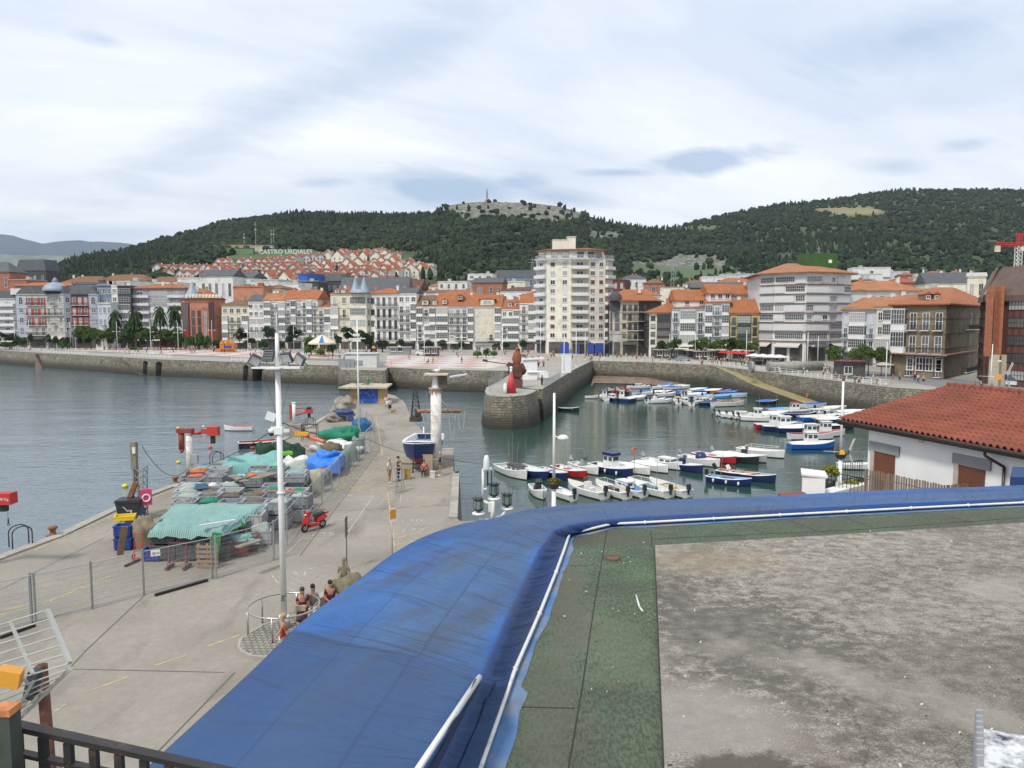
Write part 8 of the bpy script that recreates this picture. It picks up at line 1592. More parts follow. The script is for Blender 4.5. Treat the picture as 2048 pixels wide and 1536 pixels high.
q=P(799,984);mb=MB()
for s_ in (-.2,.2):mb.tube((s_,-.25,0),(s_*.8,0,1.9),.028,5);mb.tube((s_*1.1,.8,0),(s_*.8,.02,1.85),.02,5)
for k in range(7):mb.box((0,-.25+.25*k/7,.2+.24*k),(.4,.12,.035))
o=mb.build('step_ladder',STEEL,None,tuple(q));tag(o,'aluminium step ladder standing before the boat on trestles','ladder')
for px,py,c,lb,sz in [(815,958,(.36,.22,.05),'yellow ochre crate beside the boat on trestles',(.4,.3,.75)),(865,955,(.5,.5,.48),'small white stool under the bow of the trestled boat',(.35,.35,.45)),(856,950,(.34,.26,.18),'beige board leaning by the trestled boat',(.7,.08,1.5))]:
    mb=MB();mb.box((0,0,sz[2]/2),sz);mb.box((0,0,sz[2]),(sz[0]*1.1,sz[1]*1.1,.05));o=mb.build('work_box',M('work_'+lb.split()[0],c,.7),None,tuple(P(px,py)));tag(o,lb,'box')

b_=P(1022,786);t=thing('beacon','red conical harbour beacon with white top at the mole nose','beacon',tuple(b_));zt_=PY(1024,746,b_.y).z;mb=MB();mb.tube((0,0,0),(0,0,zt_),.88,14,0,.22);mb.build('cone',M('beacon_red',(.50,.04,.045),.5,.1),t);mb=MB();mb.tube((0,0,zt_),(0,0,zt_+.7),.2,10);mb.ball((0,0,zt_+.8),.25);mb.tube((-.9,-1,0),(-.9,-1,1.3),.3,8,0,.26);mb.lathe([(.3,1.3),(0,1.7)],(-.9,-1,0),8);mb.build('white_top',WPOLE,t)
b_=P(1032,779);b_=Vector((XY(1032,b_.y+3),b_.y+3,0));t=thing('sculpture','rusty iron sculpture of a rowing fisherman on a block beside the beacon','sculpture',tuple(b_),0);RI=M('dark_red_iron',(.10,.035,.025),.8,.5,2.5,bump=.5);zb=lambda py:PY(1032,py,b_.y).z
mb=MB();mb.box((0,0,.8),(2.6,1.8,1.6));mb.box((0,0,1.9),(1.7,1.4,.8));mb.build('plinth',M('maroon_block',(.13,.045,.04),.8,.2),t)
mb=MB();zz=2.2;mb.ball((0,0,zz+1.3),1.75,1.0,1.3,seg=10,rings=6,jit=.22);mb.box((-1.0,0,zz+2.2),(1.6,1.2,.9),0,.2,.7,0,.3);mb.box((1.1,0,zz+1.9),(1.2,1.1,1.2),0,-.2,.7,0,-.3);mb.box((.2,-.9,zz+.6),(2.2,.2,1.2),0,0,.8,0,.2);mb.tube((-6,-.5,zz+3.0),(1.5,0,zz+2.0),.09,5);mb.box((-6,-.5,zz+3.1),(1,.15,.45),0,0,1,0,.2);mb.build('boat_form',RI,t)
mb=MB();mb.ball((.2,0,zz+3.4),.95,.8,1.6,seg=10,jit=.1);mb.ball((.4,0,zz+5.1),.42,.42,.5);mb.tube((.6,0,zz+4.2),(1.9,-.3,zz+4.0),.22,7);mb.tube((1.9,-.3,zz+3.4),(3.0,-.3,zz+6.1),.08,5);mb.lathe([(.62,5.3),(.25,5.5),(.12,6.0),(0,6.2)],(.35,0,zz),8);t.scale=(.85,.85,.86);mb.build('fisherman_figure',M('orange_rust_iron',(.24,.08,.035),.85,.4,3,bump=.5),t)
q=P(1060,759);t=thing('harbour_kiosk','white curved kiosk frame behind the iron sculpture','kiosk',tuple(q));mb=MB();mb.box((0,0,1.9),(2.6,1.6,3.8));mb.box((0,0,3.9),(5.2,2.2,.25),0,0,1,0,-.05);mb.tube((-.5,-1,1.5),(3.2,-1,1.5),.2,8);mb.box((2.6,-1,.9),(1.6,.8,1.0));mb.build('frame',WPOLE,t)
q=P(1132,746);mb=MB();mb.box((0,0,2),(1.9,.35,4.0));mb.box((0,0,4.05),(2.1,.5,.1));mb.box((1.0,0,2),(.14,.45,4.0));o=mb.build('information_panel',WPOLE,None,tuple(q));tag(o,'tall white information panel on the mole wall','sign')
t=thing('pump_house','square concrete hut with grilles on the sea wall bastion','hut',tuple(P(722,735)));mb=MB();hh=PY(722,708,t.location.y).z;mb.box((0,2,hh/2),(7.4,4,hh));mb.box((0,2,hh+.1),(8,4.6,.2));mb.build('wall',WL['grey'] if 0 else WL['greywhite'],t);mb=MB()
for k in range(4):mb.box((-4.8+k*.95,-.3,1),(.85,.08,2.0))
mb.box((5.2,-.2,1.0),(.06,.06,2));mb.box((7.2,-.2,1),(.06,.06,2));mb.box((6.2,-.2,2),(2,.06,.06));mb.box((-.5,-.1,1.2),(1.6,.3,1.0));mb.build('grille',STEEL,t)
q=P(748,732);t=thing('black_totem','black totem sign with an orange emblem above the concrete hut','sign',tuple(q));zt_=PY(748,686,q.y).z;mb=MB();mb.box((-.6,0,zt_/2),(.3,.3,zt_));mb.box((0,0,zt_-1.8),(1.5,.3,3.6));mb.build('body',IRON,t);mb=MB();mb.lathe([(.5,-.2),(.5,.0),(.2,.35),(0,.4)],(0,-.17,zt_-1.1),8,sy=.1);mb.box((0,-.17,zt_-2.0),(.9,.04,.12));mb.build('emblem',YB,t)

def rail_run(px_pts,lb,h=1.05,step=2.0,z=.1,white=True):
    t=thing('railing',lb,'railing');m=FRW if white else STEEL;pts=[P(*q,0) for q in px_pts];mb=MB();pm=MB()
    for a,b_ in zip(pts,pts[1:]):
        for zz in (h,h*.62,h*.3):mb.tube(a+Vector((0,.3,z+zz)),b_+Vector((0,.3,z+zz)),.035,4,cap=False)
        n_=max(1,int((b_-a).length/step))
        for k in range(n_):q=a.lerp(b_,k/n_);pm.box((q.x,q.y+.3,z+h/2),(.09,.09,h))
    mb.build('rail',m,t);pm.build('post',m,t)
for a in [([(0,696.5),(100,706),(175,710)],'white balustrade on the left part of the sea wall'),([(262,713),(345,717.5)],'white railing above the twin arches of the sea wall'),([(462,722),(560,727)],'short white railing above the right arches'),([(1190,722),(1300,725),(1420,730),(1480,737),(1540,745),(1610,754),(1679,762),(1780,774)],'long white railing round the top of the basin wall')]:rail_run(*a)
rail_run([(977,774),(1008,757)],'grey railing on the left side of the mole',1.3,1.5,0,False);rail_run([(1088,777),(1122,756)],'thin steel railing along the right edge of the mole',1.2,1.5,0,False)

LPX=[(31,690,642,2,'first'),(60,684,642,2,'second'),(142,695,643,2,'third'),(152,682,640,2,'fourth'),(222,686,642,1,'fifth'),(235,702,643,2,'sixth'),(255,682,642,1,'seventh'),(302,704,643,1,'eighth'),(340,684,642,1,'ninth'),(357,706,645,2,'tenth'),(366,684,640,2,'eleventh'),(425,684,640,2,'twelfth'),(496,704,645,2,'thirteenth'),(515,684,640,0,'fourteenth'),(588,704,652,1,'fifteenth'),(658,708,656,2,'sixteenth'),(750,706,646,1,'seventeenth'),(849,727,650,2,'eighteenth'),(900,700,655,1,'nineteenth'),(923,715,655,2,'twentieth'),(1005,727,655,2,'twenty first'),(1081,716,640,1,'twenty second'),(1128,748,665,0,'twenty third'),(1152,735,662,0,'twenty fourth'),(1170,722,664,0,'twenty fifth'),(1208,718,655,0,'twenty sixth'),
       (1339,712,668,1,'twenty seventh'),(1390,720,665,1,'twenty eighth'),(1416,712,668,-1,'twenty ninth'),(1492,732,660,1,'thirtieth'),(1614,745,665,1,'thirty first'),(1636,730,672,-1,'thirty second'),(1771,772,684,0,'thirty third'),(1980,790,688,1,'thirty fourth')]
for px,py,pt,arms,nm in LPX:t_lamp(px,py,pt,'%s white lamp post from the left along the waterfront' % nm,{0:0,1:1,2:2,-1:0}[arms],head=.66)

random.seed(31)
GR={'p':leafmat('plane_leaves',(.035,.065,.015),(.09,.13,.03),.4,.8),'d':leafmat('dark_leaves',(.012,.028,.010),(.035,.06,.02),.45,.8),'b':leafmat('trimmed_leaves',(.015,.04,.012),(.04,.075,.02),.35,.8),'h':leafmat('hedge_leaves',(.03,.075,.015),(.08,.15,.03),.4,.6),'v':leafmat('purple_leaves',(.06,.01,.03),(.12,.02,.05),.3,.8)}
BARK=M('bark',(.09,.07,.055),.9,.3,4,bump=.4);TP={}
def crown(mb,lobes,n,s_):
    for (cx,cy,cz,r_,sz) in lobes:leafball(mb,(cx,cy,cz),r_,int(n*r_*r_),s_,sz)
def proto(kind):
    if kind in TP:return TP[kind]
    t=thing('tree',None,'tree');mb=MB();k=kind[0]
    if k=='P':
        mb.tube((0,0,0),(.2,0,7),.35,8,0,.28);mb.ball((.2,0,6.9),.7,.7,.9);mb.build('trunk',BARK,t);mb=MB()
        for i in range(58):
            a=random.uniform(0,6.28);up=random.uniform(-.5,1.2);L_=random.uniform(2.2,3.0);pts=[Vector((.2+math.cos(a)*L_*f*(.35+.65*math.cos(min(1.4,max(0,up))*.6)),math.sin(a)*L_*f*.9,7+up*L_*.75*f-2.2*f*f)) for f in (0,.25,.5,.75,1)]
            sd_=Vector((-math.sin(a),math.cos(a),0))*.34
            for q,r_ in zip(pts,pts[1:]):
                for s_ in (-1,1):mb.add([q,r_,r_+sd_*s_+Vector((0,0,-.3)),q+sd_*s_+Vector((0,0,-.25))],[(0,1,2,3)])
        mb.build('fronds',GR['d'],t)
    else:
        h={'p':3.0,'d':2.6,'b':1.8,'h':.3,'v':1.0}[k];mb.tube((0,0,0),(.1,0,h+.8),.16,7,0,.1)
        for i in range(4 if k in 'pd' else 0):a=i*1.6+random.random();mb.tube((.08,0,h),(1.5*math.cos(a),1.5*math.sin(a),h+1.8),.09,5,0,.04)
        mb.build('trunk',BARK,t);mb=MB()
        if k in 'pd':lob=[(random.uniform(-1.6,1.6),random.uniform(-1.4,1.4),h+random.uniform(1.0,3.6),random.uniform(1.0,1.7),random.uniform(.7,.95)) for _ in range(8)];crown(mb,lob,130,.2)
        elif k=='b':crown(mb,[(0,0,3.0,1.5,1.0),(0,0,2.9,1.25,1),(0,0,2.2,1.2,.6)],230,.15)
        else:lob=[(random.uniform(-1.6,1.6),random.uniform(-1,1),1.0+random.uniform(-.2,.6),random.uniform(.8,1.2),.9) for _ in range(6)];crown(mb,lob,150,.17)
        mb.build('crown',GR[k],t)
    TP[kind]=t;return t
TN={'P':('palm_tree','tall date palm'),'p':('plane_tree','leafy plane tree'),'d':('evergreen_tree','dark dense tree'),'b':('trimmed_tree','small ball trimmed tree'),'h':('hedge','bright green hedge clump'),'v':('shrub','purple leaved shrub')}
TD={}
def tree(kind,px,py,ytop,wpx=None,var=0):
    key=kind+str(var % 3);t=proto(key);q=PQ(px,py);h0={'P':8.6,'p':7.4,'d':7.0,'b':4.4,'h':2.4,'v':2.4}[kind];H=PY(px,ytop,q.y).z;sz=H/h0;sx=sz if not wpx else (wpx/1536*q.y)/{'P':7,'p':5.6,'d':5.4,'b':3,'h':5,'v':5}[kind]
    nm,lb=TN[kind];TD[kind]=TD.get(kind,0)+1;o=dup(t,tuple(q),random.uniform(0,6),'%s by %s' % (lb,NEAR(px,py)),nm.replace('_',' ')+'s along the waterfront',(sx,sx,sz));o.name=nm;return o
NL=[(20,'the far left block'),(60,'the left wing of the palace'),(110,'the domed palace'),(165,'the right wing of the palace'),(215,'the slate blue house'),(250,'the white and black flats'),(300,'the left end of the grey flats'),(350,'the right end of the grey flats'),(400,'the orange building'),(455,'the castle playground'),(480,'the yellow bay house'),(515,'the plain white house'),(552,'the brown roofed white house'),(590,'the bright roofed pair'),(645,'the striped carousel'),(685,'the twin spires left side'),(720,'the twin spired bay'),(770,'the arched window house'),(815,'the plain tall white building'),(853,'the brown attic house'),(905,'the wide balcony house'),(975,'the cream shuttered house'),(1020,'the gallery house'),(1055,'the narrow white house'),(1105,'the tower block left side'),(1150,'the tower block middle'),(1200,'the tower block right side'),(1255,'the dark ornate building'),(1318,'the half timbered house'),(1360,'the pale gallery house left part'),(1395,'the pale gallery house right part'),(1433,'the twin gallery house'),(1487,'the ochre house'),(1545,'the left wing of the corner apartments'),(1608,'the bend of the corner apartments'),(1665,'the right wing of the corner apartments'),(1715,'the pale blue grey house'),(1765,'the narrow ivory house'),(1850,'the brown corner house'),(1950,'the office building left side'),(2010,'the office building')]
def NEAR(px,py):return min(NL,key=lambda q:abs(q[0]-px))[1]+(' at the back' if py<692 else ' near the sea' if py>722 else '')
for i,(px,ty) in enumerate([(234,610),(273,611),(322,602),(352,600),(262,634)]):tree('P',px,690,ty,36,i)
for i in range(17):tree('p',158+i*12.5,684+(i % 2)*3,657+random.uniform(-5,5),26,i)
for i,px in enumerate((0,12,24,36,50)):tree('d' if i<3 else 'h',px,688,664+i*2,18,i)
for i,(px,py,yt,w_) in enumerate([(62,690,666,11),(98,690,668,10),(112,692,672,12),(135,695,674,12),(161,692,673,10),(174,696,670,15),(198,692,675,12),(222,696,672,15),(240,692,672,13),(258,696,672,17),(285,694,674,12),(400,697,679,15),(432,698,680,14),(528,706,682,22),(560,700,684,16),(627,705,684,18),(765,704,680,30),(802,700,677,14),(857,702,679,16),(885,702,679,17),(923,704,682,16),(1012,704,683,16),(1046,704,680,17),(1008,700,684,10)]):tree('b',px,py,yt,w_,i)
for i,(px,py,yt,w_) in enumerate([(480,696,656,28),(541,698,652,34),(588,698,654,32),(182,694,664,20),(300,694,664,22),(700,704,657,34),(732,706,661,32),(678,706,670,22),(345,694,668,26),(735,712,664,30),(582,705,668,26)]):tree('d',px,py,yt,w_,i)
for i,(px,py,yt,w_) in enumerate([(1322,714,682,26),(1345,716,678,34),(1392,716,680,32),(1410,717,676,36),(1435,718,680,34),(1462,719,676,38),(1485,720,680,30),(1505,720,682,28),(1668,748,692,36),(1712,752,698,34),(1736,752,690,44),(1762,752,694,30),(618,704,674,30),(500,700,676,26)]):tree('p',px,py,yt,w_,i)
for i,(px,py,yt,w_) in enumerate([(362,698,670,30),(380,699,668,30),(398,699,667,30),(415,699,670,26),(955,716,700,26),(972,717,698,24),(988,716,702,24),(20,692,682,40),(125,698,684,30),(140,699,684,16),(270,703,692,24),(1425,722,714,20),(1600,740,727,20),(1585,738,727,24),(622,712,690,34),(665,712,686,30),(640,714,694,20)]):tree('h',px,py,yt,w_,i)
for px,py,yt in ((330,697,676),(342,699,680),(328,694,672)):tree('v',px,py,yt,14)
for k in list(TP):purge(TP[k])

def umb(px,py,w_,c,lb,h=2.6):
    q=P(px,py);t=thing('parasol',lb,'parasol',tuple(q));mb=MB();mb.tube((0,0,0),(0,0,h),.04,5);mb.build('pole',FRW,t);mb=MB();mb.lathe([(w_,h-.35),(w_,h-.3),(0,h+.3)],(0,0,0),8,smooth=False);mb.build('cover',M('canvas_'+c,{'white':(.62,.62,.6),'red':(.5,.02,.02),'green':(.03,.16,.10),'cream':(.5,.46,.38)}[c],.8),t)
for k,px in enumerate((1508,1525,1542,1558)):umb(px,730+k,2.3,'white','%s white cafe parasol before the corner apartments' % ('first','second','third','fourth')[k])
for k,px in enumerate((1448,1462,1476,1490)):umb(px,722+k,1.8,'red','%s red cafe parasol under the plane trees' % ('first','second','third','fourth')[k])
umb(1380,716,2.6,'cream','cream cafe parasol left of the plane trees');umb(1300,709,4.6,'green','wide green pavilion canopy beside the basin road',3.2);umb(1765,752,2.2,'cream','faded parasol beside the dark kiosk')
q=P(645,712);t=thing('carousel','carousel with a cream and blue striped conical roof','carousel',tuple(q));mb=MB();zt_=PY(645,668,q.y).z;n=16
for k in range(n):a,b_=2*math.pi*k/n,2*math.pi*(k+1)/n;mb.add([(0,0,zt_),(4.2*math.cos(a),4.2*math.sin(a),zt_-2.6),(4.2*math.cos(b_),4.2*math.sin(b_),zt_-2.6)],[(0,1,2)],0 if k % 4 else 1)
mb.lathe([(4.2,zt_-3.1),(4.2,zt_-2.6)],seg=16,mi=0);mb.build('roof',[WL['cream'],M('carousel_blue',(.04,.16,.4),.7)],t);mb=MB();mb.lathe([(4,0),(4,.3),(0,.3)],seg=16);mb.lathe([(.8,.3),(.8,zt_-2.6)])
for k in range(10):a=k*.63;mb.tube((3.4*math.cos(a),3.4*math.sin(a),.3),(3.4*math.cos(a),3.4*math.sin(a),zt_-2.7),.08,5);mb.ball((3*math.cos(a),3*math.sin(a),1.5),.6,.3,.4,seg=6,rings=4)
mb.build('platform',M('carousel_gilt',(.35,.2,.1),.6,.5,1),t)
q=P(456,704);t=thing('playground','orange inflatable castle playground with pointed turrets','playground',tuple(q));t.scale=(.75,.75,.8);ORG=M('vivid_orange',(.50,.17,.04),.5,.2);sc=q.y/1536
for dx,yt in ((-14,671),(0,668),(12,671)):mb=MB();H=PY(456,yt,q.y).z;x=dx*sc;mb.box((x,0,H*.3),(1.9,1.9,H*.6));mb.lathe([(1.5,H*.6),(0,H)],(x,0,0),4,smooth=False);mb.build('turret',ORG,t)
mb=MB();mb.box((0,-.6,1.3),(5.5,2,.3));mb.box((3.6,-1,.8),(3,.8,.25),0,0,1,0,.5);mb.box((-4,-1,.8),(2.6,1,1.4));mb.build('slide',ORG,t);mb=MB();mb.box((.3,-1.1,2.3),(3.4,.1,1));mb.build('blue_panel',BLUEP,t)
def hut(px,py,w_,yt,mat,lb,d_=3,rm=None,nm='kiosk'):
    q=PQ(px,py);H=PY(px,yt,q.y).z;W_=w_/1536*q.y;t=thing(nm,lb,nm,tuple(q));mb=MB();mb.box((0,d_/2,H/2),(W_,d_,H));mb.build('wall',mat,t);mb=MB();mb.box((0,d_/2-.2,H+.08),(W_+.9,d_+1,.16));mb.build('roof',rm or RF['flat'],t)
    for k in range(max(1,int(W_/2.2))):put('w',1.4,1.4,'w',t,(-W_/2+1.1+k*2.2,0,1.0),0)
hut(862,713,30,695,SHOP,'low glazed promenade kiosk with a flat roof');hut(800,709,40,695,STEEL,'grey metal kiosk left of the glazed one');hut(967,708,34,689,WL['greywhite'],'white toilet block behind the round hedge',nm='hut');hut(1707,758,46,724,SHOP,'dark glazed kiosk on the basin road',4,M('dark_red_roof',(.12,.03,.03)));hut(1340,713,56,700,SHOP,'long dark cafe terrace under a white frame',nm='terrace');hut(204,689,22,670,WL['white'],'small white pavilion behind the trimmed trees',nm='pavilion');hut(535,694,24,678,WL['dark'],'dark bus shelter right of the playground',nm='shelter');hut(1415,717,50,703,SHOP,'shaded cafe terrace beneath the plane trees',nm='terrace');hut(1540,729,56,716,SHOP,'cafe front below the corner apartments',nm='terrace')
mb=MB();q=P(1600,745);mb.tube((-7,0,1.3),(5,1,1.3),1.0,14);mb.tube((-11,-1,1.2),(-10.4,-1,1.2),1.3,14);o=mb.build('pipe_planter',M('old_grey_drum',(.26,.25,.23),.8,.3,1),None,tuple(q));tag(o,'long stone cylinder planter with round end by the road','planter');
for px,py,c,l in ((1272,710,'yellow',.9),(1277,710,'green',.9),(1281,710,'green',.9)):mb=MB();mb.box((0,0,1.1),(l,.9,2.1));mb.ball((0,0,2.1),l*.5,.45,.3);o=mb.build('recycling_bin',M('bin_'+c,(.5,.38,.02) if c=='yellow' else (.03,.13,.05),.5),None,tuple(P(px,py)));tag(o,'%s recycling container beside the green pavilion' % c,'container','recycling containers by the green pavilion')
def car(px,py,rz,c,lb,l=4.3,h=1.45):
    q=P(px,py);t=thing('parked_car',lb,'car',tuple(q),rz);mb=MB();mb.box((0,0,.62),(l,1.75,.62));pr=[(-l*.46,.9),(-l*.34,h),(l*.12,h),(l*.3,.9)];mb.add([(x,s_*.78*(1 if z<1 else .85),z) for s_ in (-1,1) for x,z in pr],[(0,1,2,3),(7,6,5,4),(1,5,6,2)]);mb.build('body',M('car_paint_'+c,{'black':(.02,.022,.025),'white':(.6,.6,.6),'red':(.35,.02,.02),'grey':(.2,.21,.22)}[c],.25,.05,coat=.5),t)
    mb=MB();mb.add([(-l*.46,-.77,.92),(-l*.35,-.68,h-.08),(-l*.35,.68,h-.08),(-l*.46,.77,.92),(l*.3,-.77,.92),(l*.13,-.68,h-.06),(l*.13,.68,h-.06),(l*.3,.77,.92)],[(0,1,2,3),(4,7,6,5),(0,4,5,1),(3,2,6,7)]);mb.build('windows',ACR,t)
    for x in (-l*.32,l*.32):
        for y_ in (-.82,.82):mb=MB();mb.tube((x,y_-.08,.32),(x,y_+.08,.32),.32,10);mb.build('wheel',BLK,t)
car(1350,721,.1,'black','black car driving past the cafe terrace');car(1366,722,.1,'grey','grey estate car behind the black car');car(2038,772,.5,'white','white van parked at the right edge by the office building',5,2.1);car(845,711,0,'white','white car parked before the glazed promenade kiosk')
for k in range(9):
    q=PQ(1172+k*5.6,707.5);mb=MB()
    for x in (-.6,.6):mb.torus((x,0,.3),.25,.07,10,4,0,'Y')
    mb.box((0,0,.65),(1.1,.25,.4));mb.box((-.2,0,.9),(.6,.25,.15));mb.tube((.5,-.3,1.1),(.5,.3,1.1),.03,4);o=mb.build('parked_motorbike',BLK,None,tuple(q),1.2);tag(o,'dark motorbike in the row parked under the tower block','motorbike','motorbikes under the tower block')

q=P(628,1060);t=thing('scooter','red motor scooter parked on the pier beside the fence','scooter',tuple(q),R(-125));SR=M('scooter_red',(.50,.015,.015),.3,.05,coat=.4)
for x in (.62,-.6):w_=MB();w_.torus((x,0,.25),.19,.065,16,6,0,'Y');wo2_=w_.build('wheel',BLK,t);w_=MB();w_.tube((x,-.04,.25),(x,.04,.25),.13,10);w_.build('hub',STEEL,wo2_)
mb=MB();mb.box((.62,0,.5),(.36,.16,.1));mb.box((.46,0,.72),(.14,.42,.52),0,0,.7,0,-.35);mb.box((.42,0,1.0),(.24,.3,.2));mb.box((0,0,.3),(.75,.32,.14));mb.box((-.45,0,.62),(.72,.34,.26),0,0,.8,0,.2);mb.box((-.86,0,.82),(.24,.18,.1));mb.build('bodywork',SR,t)
mb=MB();mb.box((-.35,0,.83),(.72,.28,.12),0,0,.8,0,.1);mb.build('seat',BLK,t);mb=MB();mb.tube((.38,-.34,1.08),(.38,.34,1.08),.025,6)
for s_ in (-1,1):mb.tube((.38,s_*.2,1.08),(.36,s_*.34,1.3),.012,4);mb.ball((.36,s_*.36,1.33),.07,.05,.05,seg=6,rings=4)
mb.build('handlebar',BLK,t);mb=MB();mb.tube((-.55,-.2,.3),(-.95,-.22,.48),.06,7);mb.tube((.6,.09,.25),(.45,.09,.9),.03,5);mb.tube((-.1,.2,.0),(-.1,.1,.3),.02,4);mb.build('exhaust',STEEL,t);mb=MB();mb.ball((.55,0,.95),.07,.09,.06);mb.build('headlight',LAMPG,t)

SKEL={'stand':{},'walk':{'kn':[(.1,-.20,.52),(-.1,.06,.5)],'an':[(.1,-.22,.11),(-.1,.34,.16)],'el':[(.24,.12,1.16),(-.24,-.06,1.14)],'wr':[(.25,.12,.92),(-.25,-.22,.95)]},
        'sit':{'dz':-.46,'kn':[(.12,-.44,.50),(-.10,-.44,.50)],'an':[(.13,-.46,.09),(-.1,-.42,.09)],'el':[(.24,-.02,.70),(-.24,-.02,.70)],'wr':[(.12,-.26,.62),(-.12,-.26,.62)]},
        'hips':{'el':[(.38,.06,1.18),(-.24,.03,1.14)],'wr':[(.20,-.04,1.02),(-.25,-.08,.92)]},'reach':{'el':[(.30,-.16,1.30),(-.26,-.1,1.2)],'wr':[(.32,-.44,1.30),(-.24,-.36,1.2)]}}
PC={}
def skinmesh(pts,edges,rad,sub):
    me=bpy.data.meshes.new('figure');me.from_pydata(pts,edges,[]);o=bpy.data.objects.new('figure',me);COL.objects.link(o);pass
    m=o.modifiers.new('s','SKIN');m.use_smooth_shade=True
    for i,r_ in enumerate(rad):me.skin_vertices[0].data[i].radius=(r_ if isinstance(r_,tuple) else (r_,r_))
    me.skin_vertices[0].data[0].use_root=True
    if sub:s_=o.modifiers.new('u','SUBSURF');s_.levels=sub;s_.render_levels=sub
    dg=bpy.context.evaluated_depsgraph_get();out=bpy.data.meshes.new_from_object(o.evaluated_get(dg));bpy.data.objects.remove(o);return out
def figure(pose,hi):
    if (pose,hi) in PC:return PC[(pose,hi)]
    S_=SKEL[pose];dz=S_.get('dz',0);V=[(0,0,.96+dz),(0,0,1.12+dz),(0,0,1.33+dz),(0,-.005,1.50+dz),(0,-.015,1.59+dz),(0,-.02,1.69+dz)];Rd=[(.14,.11),(.125,.095),(.15,.105),.05,.075,.088];E=[(0,1),(1,2),(2,3),(3,4),(4,5)];sh=[];tr=[]
    for i,s_ in enumerate((1,-1)):
        b_=len(V);el=S_.get('el',[(.23,.03,1.14),(-.23,.03,1.14)])[i];wr=S_.get('wr',[(.25,-.04,.9),(-.25,-.04,.9)])[i];d=(Vector(wr)-Vector(el)).normalized();hd=Vector(wr)+d*.08
        V+=[(s_*.17,0,1.42+dz),el,wr,tuple(hd)];Rd+=[.055,.041,.028,(.035,.02)];E+=[(2,b_),(b_,b_+1),(b_+1,b_+2),(b_+2,b_+3)];sh.append((b_,b_+1))
        if hi:
            for k in range(5):f=len(V);w_=(k-2)*.017;V.append(tuple(hd+d*(.055 if k else .02)+Vector((s_*-w_*.3,w_,-.01*abs(k-2)))));Rd.append(.009);E.append((b_+3,f))
        b_=len(V);kn=S_.get('kn',[(.1,-.01,.5),(-.1,-.01,.5)])[i];an=S_.get('an',[(.1,.02,.09),(-.1,.02,.09)])[i];V+=[(s_*.09,0,.9+dz),kn,an,(an[0],an[1]-.15,max(.035,an[2]-.05))];Rd+=[.085,.058,.04,(.042,.028)];E+=[(0,b_),(b_,b_+1),(b_+1,b_+2),(b_+2,b_+3)];tr.append((b_,b_+1,b_+2))
    body=skinmesh(V,E,Rd,1 if hi else 0);g=lambda r_,k:tuple(x*k for x in r_) if isinstance(r_,tuple) else r_*k
    idx=[1,0,2]+[j for p in sh for j in p];mp={j:k for k,j in enumerate(idx)};sv_=[list(V[j]) for j in idx];sv_[1][2]+=.04;
    for (a,e) in sh:sv_[mp[e]]=list(Vector(V[a]).lerp(Vector(V[e]),.75))
    top=skinmesh(sv_,[(0,1),(0,2)]+[(2,mp[a]) for a,e in sh]+[(mp[a],mp[e]) for a,e in sh],[g(Rd[j],1.16) for j in idx],1 if hi else 0)
    def legs(fr):
        v=[(0,0,.98+dz)];r_=[(.145,.12)];e=[]
        for a,k,n_ in tr:b_=len(v);end=V[n_] if fr=='long' else tuple(Vector(V[a]).lerp(Vector(V[k]),.95));v+=[V[a]]+([V[k]] if fr=='long' else [])+[end];r_+=[.1]+([.072] if fr=='long' else [])+[.058 if fr=='long' else .085];e+=[(0,b_),(b_,b_+1)]+([(b_+1,b_+2)] if fr=='long' else [])
        return skinmesh(v,e,r_,1 if hi else 0)
    mb=MB();hz_=1.70+dz;mb.ball((0,.012,hz_+.015),.098,.108,.10,seg=10,rings=7);short=mb.mesh('hair',[SHOP]);mb.ball((0,.055,hz_-.1),.085,.06,.2,seg=8,rings=6);longh=mb.mesh('hair',[SHOP])
    mb=MB()
    for s_ in (-1,1):mb.ball((s_*.03,-.098,hz_-.035),.009,.006,.007,seg=6,rings=4)
    mb.box((0,-.098,hz_-.10),(.035,.008,.007));face=mb.mesh('face',[BLK]);mb=MB()
    for a,k,n_ in tr:an=V[n_];mb.ball((an[0],an[1]-.06,max(.04,an[2]-.045)),.05,.13,.045,seg=8,rings=5)
    shoe=mb.mesh('shoes',[BLK])
    for m_ in (body,top):m_.materials.append(BLK)
    L1,L2=legs('long'),legs('short');L1.materials.append(BLK);L2.materials.append(BLK);PC[(pose,hi)]=(body,top,L1,L2,short,longh,face,shoe);return PC[(pose,hi)]
PCOL={'white':(.62,.62,.62),'black':(.02,.02,.022),'navy':(.02,.03,.10),'red':(.42,.03,.03),'blue':(.08,.18,.42),'grey':(.2,.2,.21),'beige':(.38,.32,.23),'pink':(.55,.2,.22),'green':(.06,.2,.08),'maroon':(.13,.015,.025),'rust':(.26,.05,.025),'yellow':(.5,.4,.08),'denim':(.06,.10,.18),'khaki':(.24,.19,.12)}
HAIR={'dark':(.018,.012,.01),'brown':(.06,.03,.015),'blond':(.34,.24,.12),'grey':(.35,.34,.33)}
def cloth(c):return M('cloth_'+c,PCOL[c],.85,.1,6)
